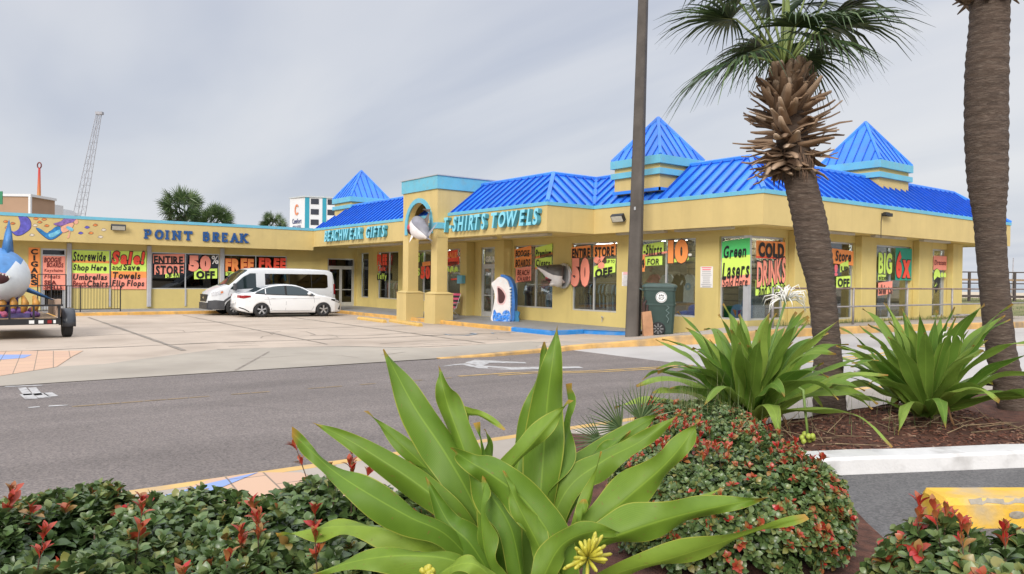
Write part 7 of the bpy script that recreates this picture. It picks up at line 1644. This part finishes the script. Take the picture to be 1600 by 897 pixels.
# ---- palms
m_trunk = mat('palm_bark', (.095, .066, .050), .95, .28, 3, bump=1.0, bscale=14, stretch=(1.2, 1.2, 9), stain=((.19, .15, .12), .7, 9, (1, 1, 5)))
m_boot = tinted('palm_boot', [(0, (.10, .06, .035)), (.45, (.25, .16, .10)), (.8, (.40, .28, .19)), (1, (.50, .38, .28))], .85)
m_frond = tinted('palm_frond', [(0, (.018, .040, .012)), (.5, (.045, .085, .028)), (.85, (.10, .15, .05)), (1, (.20, .25, .13))], .42, .15)
m_petiole = mat('petiole_green', (.17, .22, .06), .5, .2, 6)
def trunk(parent, pts, radii, seed):
    mb = MB(); P_ = [Vector(p) for p in pts]; n = len(P_); PP = [P_[0]*2-P_[1]]+P_+[P_[-1]*2-P_[-2]]; rr = random.Random(seed); rg = []
    rows = 150; cols = 36
    for i in range(rows):
        x = i/(rows-1)*(n-1); k = min(int(x), n-2); f = x-k; p0, p1, p2, p3 = PP[k:k+4]
        c = .5*((2*p1)+(p2-p0)*f+(2*p0-5*p1+4*p2-p3)*f*f+(3*p1-p0-3*p2+p3)*f**3); r_ = lerp(range(n), radii, x)*(1+.022*math.sin(i*1.9)+rr.uniform(-.012, .012))
        rg.append([c+right0*(r_*math.cos(2*PI*j/cols)*(1+rr.uniform(-.012, .012)))+fwd0*(r_*math.sin(2*PI*j/cols)*(1+rr.uniform(-.012, .012))) for j in range(cols)])
    mb.loft(rg); return mb.build('trunk', m_trunk, parent, True)
def fan(c, d, up, R_, nseg, seed, spread=2.2, droop=.35, wid=1.0):
    """costapalmate fan at c facing along d; returns arrays"""
    rr = random.Random(seed); d = Vector(d).normalized(); s_ = d.cross(Vector(up)).normalized(); nrm = s_.cross(d).normalized(); V_, F_, T_ = [], [], []
    for k in range(nseg):
        a = -spread/1+2*spread*(k+.5)/nseg; L = R_*(.72+.28*math.cos(a*.55))*rr.uniform(.9, 1.06)
        dr = d*math.cos(a)+s_*math.sin(a); b0_ = c+d*(.10*R_*math.cos(a*.5)); sd = d*(-math.sin(a))+s_*math.cos(a)
        lift = .16*R_*(abs(a)/spread); tn = rr.uniform(.1, .85); dd = droop*rr.uniform(.6, 1.5); tw = rr.uniform(-.5, .5)
        base = len(V_)
        for i, (t, w_) in enumerate(((0, .007), (.30, .0145), (.58, .012), (.80, .006), (1.0, .0012))):
            q = b0_+dr*(L*t)+nrm*(lift*t)-EZ*(dd*L*t**3*.55)+sd*(.04*L*tw*t*t); ww = sd*(w_*R_*1.25*wid)+nrm*(w_*.55*R_*wid*(1 if k % 2 else -1))
            V_ += [tuple(q-ww), tuple(q+ww)]; T_ += [tn, tn]
        F_ += [(base+2*i, base+2*i+1, base+2*i+3, base+2*i+2) for i in range(4)]
    return np.array(V_), np.array(F_), np.array(T_)
def palm_frond(parent, c0, c1, d, R_, nseg, seed, up=(0, 0, 1), spread=2.2, droop=.35):
    V_, F_, T_ = fan(Vector(c1), d, up, R_, nseg, seed, spread, droop); o = fast_mesh('frond', V_, F_, m_frond, parent, T_, False)
    mb = MB(); mid = (Vector(c0)+Vector(c1))/2+EZ*.05; mb.tube([c0, mid, c1, Vector(c1)+Vector(d).normalized()*R_*.22], [.026, .017, .013, .006], 7); mb.build('petiole', m_petiole, o, True); return o
p1 = thing('sabal_palm', 'leaning palm with shaggy ball of brown frond stubs and green fan fronds', 'palm', tuple(D(1297, 672, 9.4)))
tp = [(1298, 676, 9.4), (1295, 610, 9.4), (1293, 550, 9.4), (1288, 493, 9.42), (1282, 442, 9.45), (1273, 395, 9.48), (1265, 345, 9.5), (1254, 298, 9.52), (1243, 250, 9.55), (1234, 190, 9.55), (1230, 130, 9.55)]
trunk(p1, [D(*p) for p in tp], [.215, .190, .165, .162, .170, .206, .208, .200, .20, .19, .15], 3)
hc_ = D(1234, 196, 9.55); V_, F_, T_ = [], [], []; k0 = 0; rr = random.Random(9)
for k in range(250):
    tz = rr.random(); zc_ = hc_.z-.62+1.30*tz; az = rr.uniform(0, 2*PI); reach = lerp([0, .15, .4, .55, .75, 1], [.36, .54, .70, .64, .50, .32], tz)*rr.uniform(.62, 1.05)
    o_ = right0*math.cos(az)+fwd0*math.sin(az); c = Vector((hc_.x-right0.x*.05*tz, hc_.y-right0.y*.05*tz, zc_))+o_*(.20*(1-.3*tz)); L = max(.12, reach-.17)
    rise = lerp([0, .2, .5, .8, 1], [-.55, -.15, .15, .75, 1.5], tz); d = (o_+EZ*(rise+rr.uniform(-.28, .28))+right0*rr.uniform(-.35, .35)+fwd0*rr.uniform(-.3, .3)).normalized(); L *= 1+.25*abs(d.z); s_ = d.cross(EZ).normalized(); s_ = (s_+EZ*rr.uniform(-.5, .5)).normalized(); nn = s_.cross(d); tn = rr.uniform(.05, .95)
    for i, (t, w_, b_) in enumerate(((0, .085, 0), (.35, .066, .012), (.75, .046, .04), (1, .024, .07))):
        q = c+d*(L*t)+nn*(b_*rr.uniform(-.3, 1)); th_ = .016*(1-.5*t); ww = s_*w_
        for aa, bb_ in ((-1, -.2), (0, 1.2), (1, -.2), (0, -1)): V_.append(tuple(q+ww*aa+nn*th_*bb_)); T_.append(min(1, tn+(.15 if t == 1 else 0)))
    for i in range(3):
        for j in range(4): a_ = k0+i*4+j; b2 = k0+i*4+(j+1) % 4; F_.append((a_, b2, b2+4, a_+4))
    F_.append((k0+12, k0+13, k0+14, k0+15)); k0 += 16
fast_mesh('frond_stubs', np.array(V_), np.array(F_), m_boot, p1, np.array(T_), False)
# fibre mat below the stubs
mb = MB()
for k in range(120):
    az = rr.uniform(0, 2*PI); o_ = right0*math.cos(az)+fwd0*math.sin(az); z_ = rr.uniform(-.68, -.38); c = D(1240, 262, 9.55); c = Vector((c.x, c.y, hc_.z+z_))+o_*(.20+.03*rr.random()); mb.tube([c+EZ*.08, c+o_*.03, c-EZ*.10+o_*rr.uniform(0, .04)], [.014, .011, .004], 4)
mb.build('fibre_mat', mat('palm_fibre', (.12, .075, .05), .95, .3, 12), p1)
cr_ = D(1226, 118, 9.55)
# stubs of the crown: vertical spear bundle and the fans, placed round the crown
mb = MB()
for k in range(10): a = rr.uniform(0, 6.3); mb.tube([cr_+Vector((.06*math.cos(a), .06*math.sin(a), -.1)), cr_+Vector((.05*math.cos(a), .05*math.sin(a), .5)), cr_+Vector((.03*math.cos(a+.5), .03*math.sin(a+.5), 1.25))], [.028, .018, .006], 6)
mb.build('spear', m_petiole, p1, True)
fd = [((1172, 88, 9.3), (-.85, -.35, -.30), 1.0, .75), ((1150, 30, 9.5), (-.9, .2, .15), .95, .6), ((1195, 70, 9.9), (-.75, .5, -.25), .85, .7), ((1285, 45, 9.4), (.9, -.2, .15), 1.1, .7), ((1300, 20, 9.7), (.85, .3, .35), 1.1, .7), ((1262, 62, 9.2), (.65, -.7, -.20), .85, .8),
      ((1238, 45, 9.0), (.12, -.90, .15), .80, .7), ((1205, 10, 9.6), (-.35, .1, .9), 1.0, .3), ((1255, 5, 9.6), (.4, .1, .9), 1.0, .3), ((1240, 10, 10.2), (.1, .95, .4), .95, .6), ((1170, -5, 9.3), (-.7, -.3, .6), 1.0, .5), ((1310, -30, 9.5), (.7, 0, .7), 1.05, .55), ((1130, -30, 9.6), (-.8, .1, .45), 1.0, .6), ((1225, 70, 10.1), (-.1, .9, -.1), .85, .7), ((1255, 85, 9.9), (.7, .5, -.45), .7, .8)]
for i, (pp, dv, R_, dr) in enumerate(fd):
    d = right0*dv[0]+fwd0*dv[1]+EZ*dv[2]; palm_frond(p1, cr_+EZ*.05, D(*pp), d, R_, 50, 40+i, EZ if abs(dv[2]) < .85 else right0*-dv[0]+EZ*.2, 1.9, dr)
# second palm: only the trunk and the frayed underside of its crown are in the picture
p2 = thing('sabal_palm', 'thick brown palm trunk at the right edge of the view', 'palm', tuple(D(1586, 650, 9.6)))
tp = [(1590, 660, 9.6), (1576, 600, 9.6), (1563, 540, 9.6), (1552, 430, 9.6), (1546, 345, 9.6), (1543, 285, 9.62), (1541, 200, 9.65), (1542, 100, 9.65), (1546, 25, 9.65), (1546, -60, 9.65)]
trunk(p2, [D(*p) for p in tp], [.195, .18, .172, .168, .178, .228, .248, .243, .225, .23], 6)
mb = MB(); c0 = D(1546, -8, 9.65)
for k in range(120):
    az = rr.uniform(0, 2*PI); o_ = right0*math.cos(az)+fwd0*math.sin(az); c = c0+o_*.25+EZ*rr.uniform(-.12, .7); mb.tube([c, c+o_*.10+EZ*rr.uniform(-.02, .1), c+o_*rr.uniform(.16, .34)+EZ*rr.uniform(-.08, .2)], [.045, .03, .008], 5)
mb.build('frond_stubs', mat('boot_brown', (.17, .11, .07), .9, .35, 7), p2)
for i in range(10):
    az = i*.63; o_ = right0*math.cos(az)+fwd0*math.sin(az); cc = c0+EZ*1.1; palm_frond(p2, cc, cc+o_*.7+EZ*(.9+.25*math.sin(i*2.1)), o_+EZ*.4, .9, 26, 80+i, EZ, 1.9, .4)
# far palms behind the left wing
def far_palm(label, px, py, dep, R_, seed):
    c = D(px, py, dep); t = thing('sabal_palm', label, 'palm', (c.x, c.y, 0), group='palms behind the left wing'); rr = random.Random(seed); A_ = []
    for k in range(84):
        az = rr.uniform(0, 2*PI); el = math.asin(rr.uniform(-.75, 1)); d = Vector((math.cos(az)*math.cos(el), math.sin(az)*math.cos(el), math.sin(el))); q = c+d*R_*rr.uniform(.40, .68)
        V1_, F1_, T1_ = fan(q, d+EZ*rr.uniform(-.1, .35), Vector((rr.gauss(0, 1), rr.gauss(0, 1), rr.gauss(0, 1))), R_*.50, 15, seed*100+k, 1.9, .15, wid=2.0); A_.append((V1_, F1_, np.clip(T1_*.75+.22+.12*(el > .2), 0, 1)))
    V3, F3, T3 = merge(A_); fast_mesh('crown', V3, F3, m_frond, t, T3, False); mb = MB(); mb.tube([(c.x, c.y, -.1), (c.x, c.y, c.z-R_*.3)], [.24, .18], 10)
    for k in range(60): az = rr.uniform(0, 6.28); o_ = Vector((math.cos(az), math.sin(az), 0)); z_ = c.z-R_*rr.uniform(.25, .8); mb.tube([(c.x, c.y, z_), Vector((c.x, c.y, z_-.1))+o_*.5], [.06, .02], 4)
    mb.build('trunk', m_trunk, t, True)
far_palm('largest of the palms showing above the left wing roof', 284, 328, 62, 1.95, 1); far_palm('smaller palm crown half hidden behind the roof beside the largest palm', 338, 347, 62, 1.55, 2); far_palm('small far palm crown left of the hotel', 427, 352, 72, 1.35, 3)

# ---- small palmetto, grass tufts
pm = D(968, 700, 6.4); pmt = thing('dwarf_palmetto', 'small grey green palmetto fan behind the foreground lily', 'palmetto', (pm.x, pm.y, .12))
for i, (pp, dv, R_) in enumerate((((975, 672, 6.4), (-.75, -.2, .45), .36), ((1000, 662, 6.4), (.15, -.1, .95), .34), ((945, 690, 6.35), (-.95, -.1, .1), .30))):
    d = right0*dv[0]+fwd0*dv[1]+EZ*dv[2]; V_, F_, T_ = fan(D(*pp), d, -fwd0+EZ*.2, R_, 18, 60+i, 1.1, .06); o = fast_mesh('frond', V_, F_, m_frond, pmt, np.clip(T_*.6+.4, 0, 1), False); mb = MB(); mb.tube([(pm.x, pm.y, .12), D(*pp)], .008, 5); mb.build('petiole', m_petiole, o)
m_grassb = tinted('grass_blade', [(0, (.06, .11, .03)), (.6, (.16, .20, .06)), (1, (.42, .36, .20))], .6, .2)
bl_v = np.array([(-.5, 0, 0), (.5, 0, 0), (-.35, .06, .5), (.35, .06, .5), (-.03, .22, 1), (.03, .22, 1)]); bl_f = np.array([(0, 1, 3, 2), (2, 3, 5, 4)])
def grass_patch(name, label, n, ptfn, hgt, wid):
    def f():
        p = ptfn(); a = rng.uniform(0, 2*PI); h_ = hgt*rng.uniform(.5, 1.2); Rm = np.array(Matrix.Rotation(a, 3, 'Z'))@np.diag((wid, h_*rng.uniform(.3, 1.6), h_)); return np.array(p), Rm, rng.random()
    return tag(scatter(name, n, f, bl_v, bl_f, m_grassb), label, 'grass')
def g1(): q = CF(rng.normal(1.72, .25), rng.normal(7.2, .45)); return (q.x, q.y, .2)
grass_patch('long_grass', 'tuft of thin long grass behind the red tipped hedge mound', 420, g1, .62, .006)
def g2(): v = rng.uniform(19.6, 33.5); return (rng.uniform(-13.35, -12.75), v, .49)
grass_patch('verge_grass', 'short weeds along the wall under the beach side windows', 900, g2, .14, .012)
def g3():
    a, b_ = rng.random(), rng.random(); p = Ka+(Kb-Ka)*(.12+a*.4)+kn*(.8+2.8*b_); return (p.x, p.y, bed_z(p.x, p.y))
grass_patch('bed_weeds', 'sparse weeds in the mulch under the palms', 160, g3, .2, .006)
def g4(): v = rng.uniform(33.5, 58); return (rng.uniform(-40, -9.5), v, gz(-13, v)-.03)
grass_patch('dune_grass', 'dry low grass between the shop and the dunes', 5200, g4, .12, .03)
# fallen twigs and dead stalks at the foot of the lilies
mb = MB()
for k in range(26): q = c2+right0*rr.uniform(-.5, .9)-fwd0*rr.uniform(-.1, .7); q.z = bed_z(q.x, q.y)+.02; a = rr.uniform(0, 6.3); l = rr.uniform(.2, .6); mb.tube([q, q+Vector((math.cos(a)*l, math.sin(a)*l, rr.uniform(0, .2)))], [.006, .002], 4)
for k in range(30): q = c3+right0*rr.uniform(-.9, .9)-fwd0*rr.uniform(-.1, .7); q.z = bed_z(q.x, q.y)+.02; a = rr.uniform(0, 6.3); l = rr.uniform(.2, .5); mb.tube([q, q+Vector((math.cos(a)*l, math.sin(a)*l, rr.uniform(0, .15)))], [.006, .002], 4)
tag(mb.build('dry_stalks', mat('dry_stalk', (.30, .22, .13), .9, .3, 10), None, loc=c2), 'dry stalks and twigs lying on the mulch below the lilies', 'twigs', None, 'stuff')
# yellow parking stop in the right foreground
m_bump = mat('bright_yellow_stop', (.70, .42, .045), .65, .1, 5, bump=.35, bscale=25, stain=((.40, .34, .25), .9, 3.2, (1, 1, 1)))
a = G(1478, 842, .0); a = D(1478, 840, 5.55); a.z = 0; e_ = (right0*.98+fwd0*.05).normalized(); f_ = Vector((-e_.y, e_.x, 0)); mb = MB(); rg = []
for t, i in ((0, .03), (.03, 0), (2.2, 0), (2.23, .03)):
    c = a+e_*t; rg.append([c+f_*(0+i)+EZ*-.01, c+f_*(.02+i)+EZ*(.17-i), c+f_*(.06+i)+EZ*(.215-i), c+f_*(.30-i)+EZ*(.225-i), c+f_*(.34-i)+EZ*(.18-i), c+f_*(.36-i)+EZ*-.01])
mb.loft(rg); ys = mb.build('parking_stop', m_bump, None, loc=a); tag(ys, 'thick bright yellow concrete parking stop with chipped edge at the right foreground', 'parking stop')
mb = MB(); rr = random.Random(4); up_, dn_ = [], []
nb_ = (f_*-.045+EZ*.04).normalized()*.003; k_ = 46
for k in range(k_+1):
    t = .20+2.0*k/k_; c = a+e_*t; w0, w1 = rr.uniform(.0, .35), rr.uniform(.7, 1.25)
    q = lambda f: c+(f_*.02+EZ*.17)+(f_*.04+EZ*.045)*f if f <= 1 else c+(f_*.06+EZ*.215)+(f_*.24+EZ*.01)*(f-1)*.35
    dn_.append(q(w0)+nb_); up_.append(q(w1)+nb_+EZ*.002)
for k in range(k_):
    if k in (13, 14, 29, 38, 39): continue
    mb.quad(dn_[k], dn_[k+1], up_[k+1], up_[k])
for k in range(3): c = a+e_*(.55+.5*k)+f_*.008+EZ*(.10-.02*k); mb.ell(c, (.07-.01*k, .006, .03), 7, 5, 0, Matrix.Rotation(math.atan2(e_.y, e_.x), 3, 'Z'))
mb.build('chipped_edge', mat('bare_concrete', (.34, .30, .24), .9, .2, 12, bump=.4, bscale=40), ys)
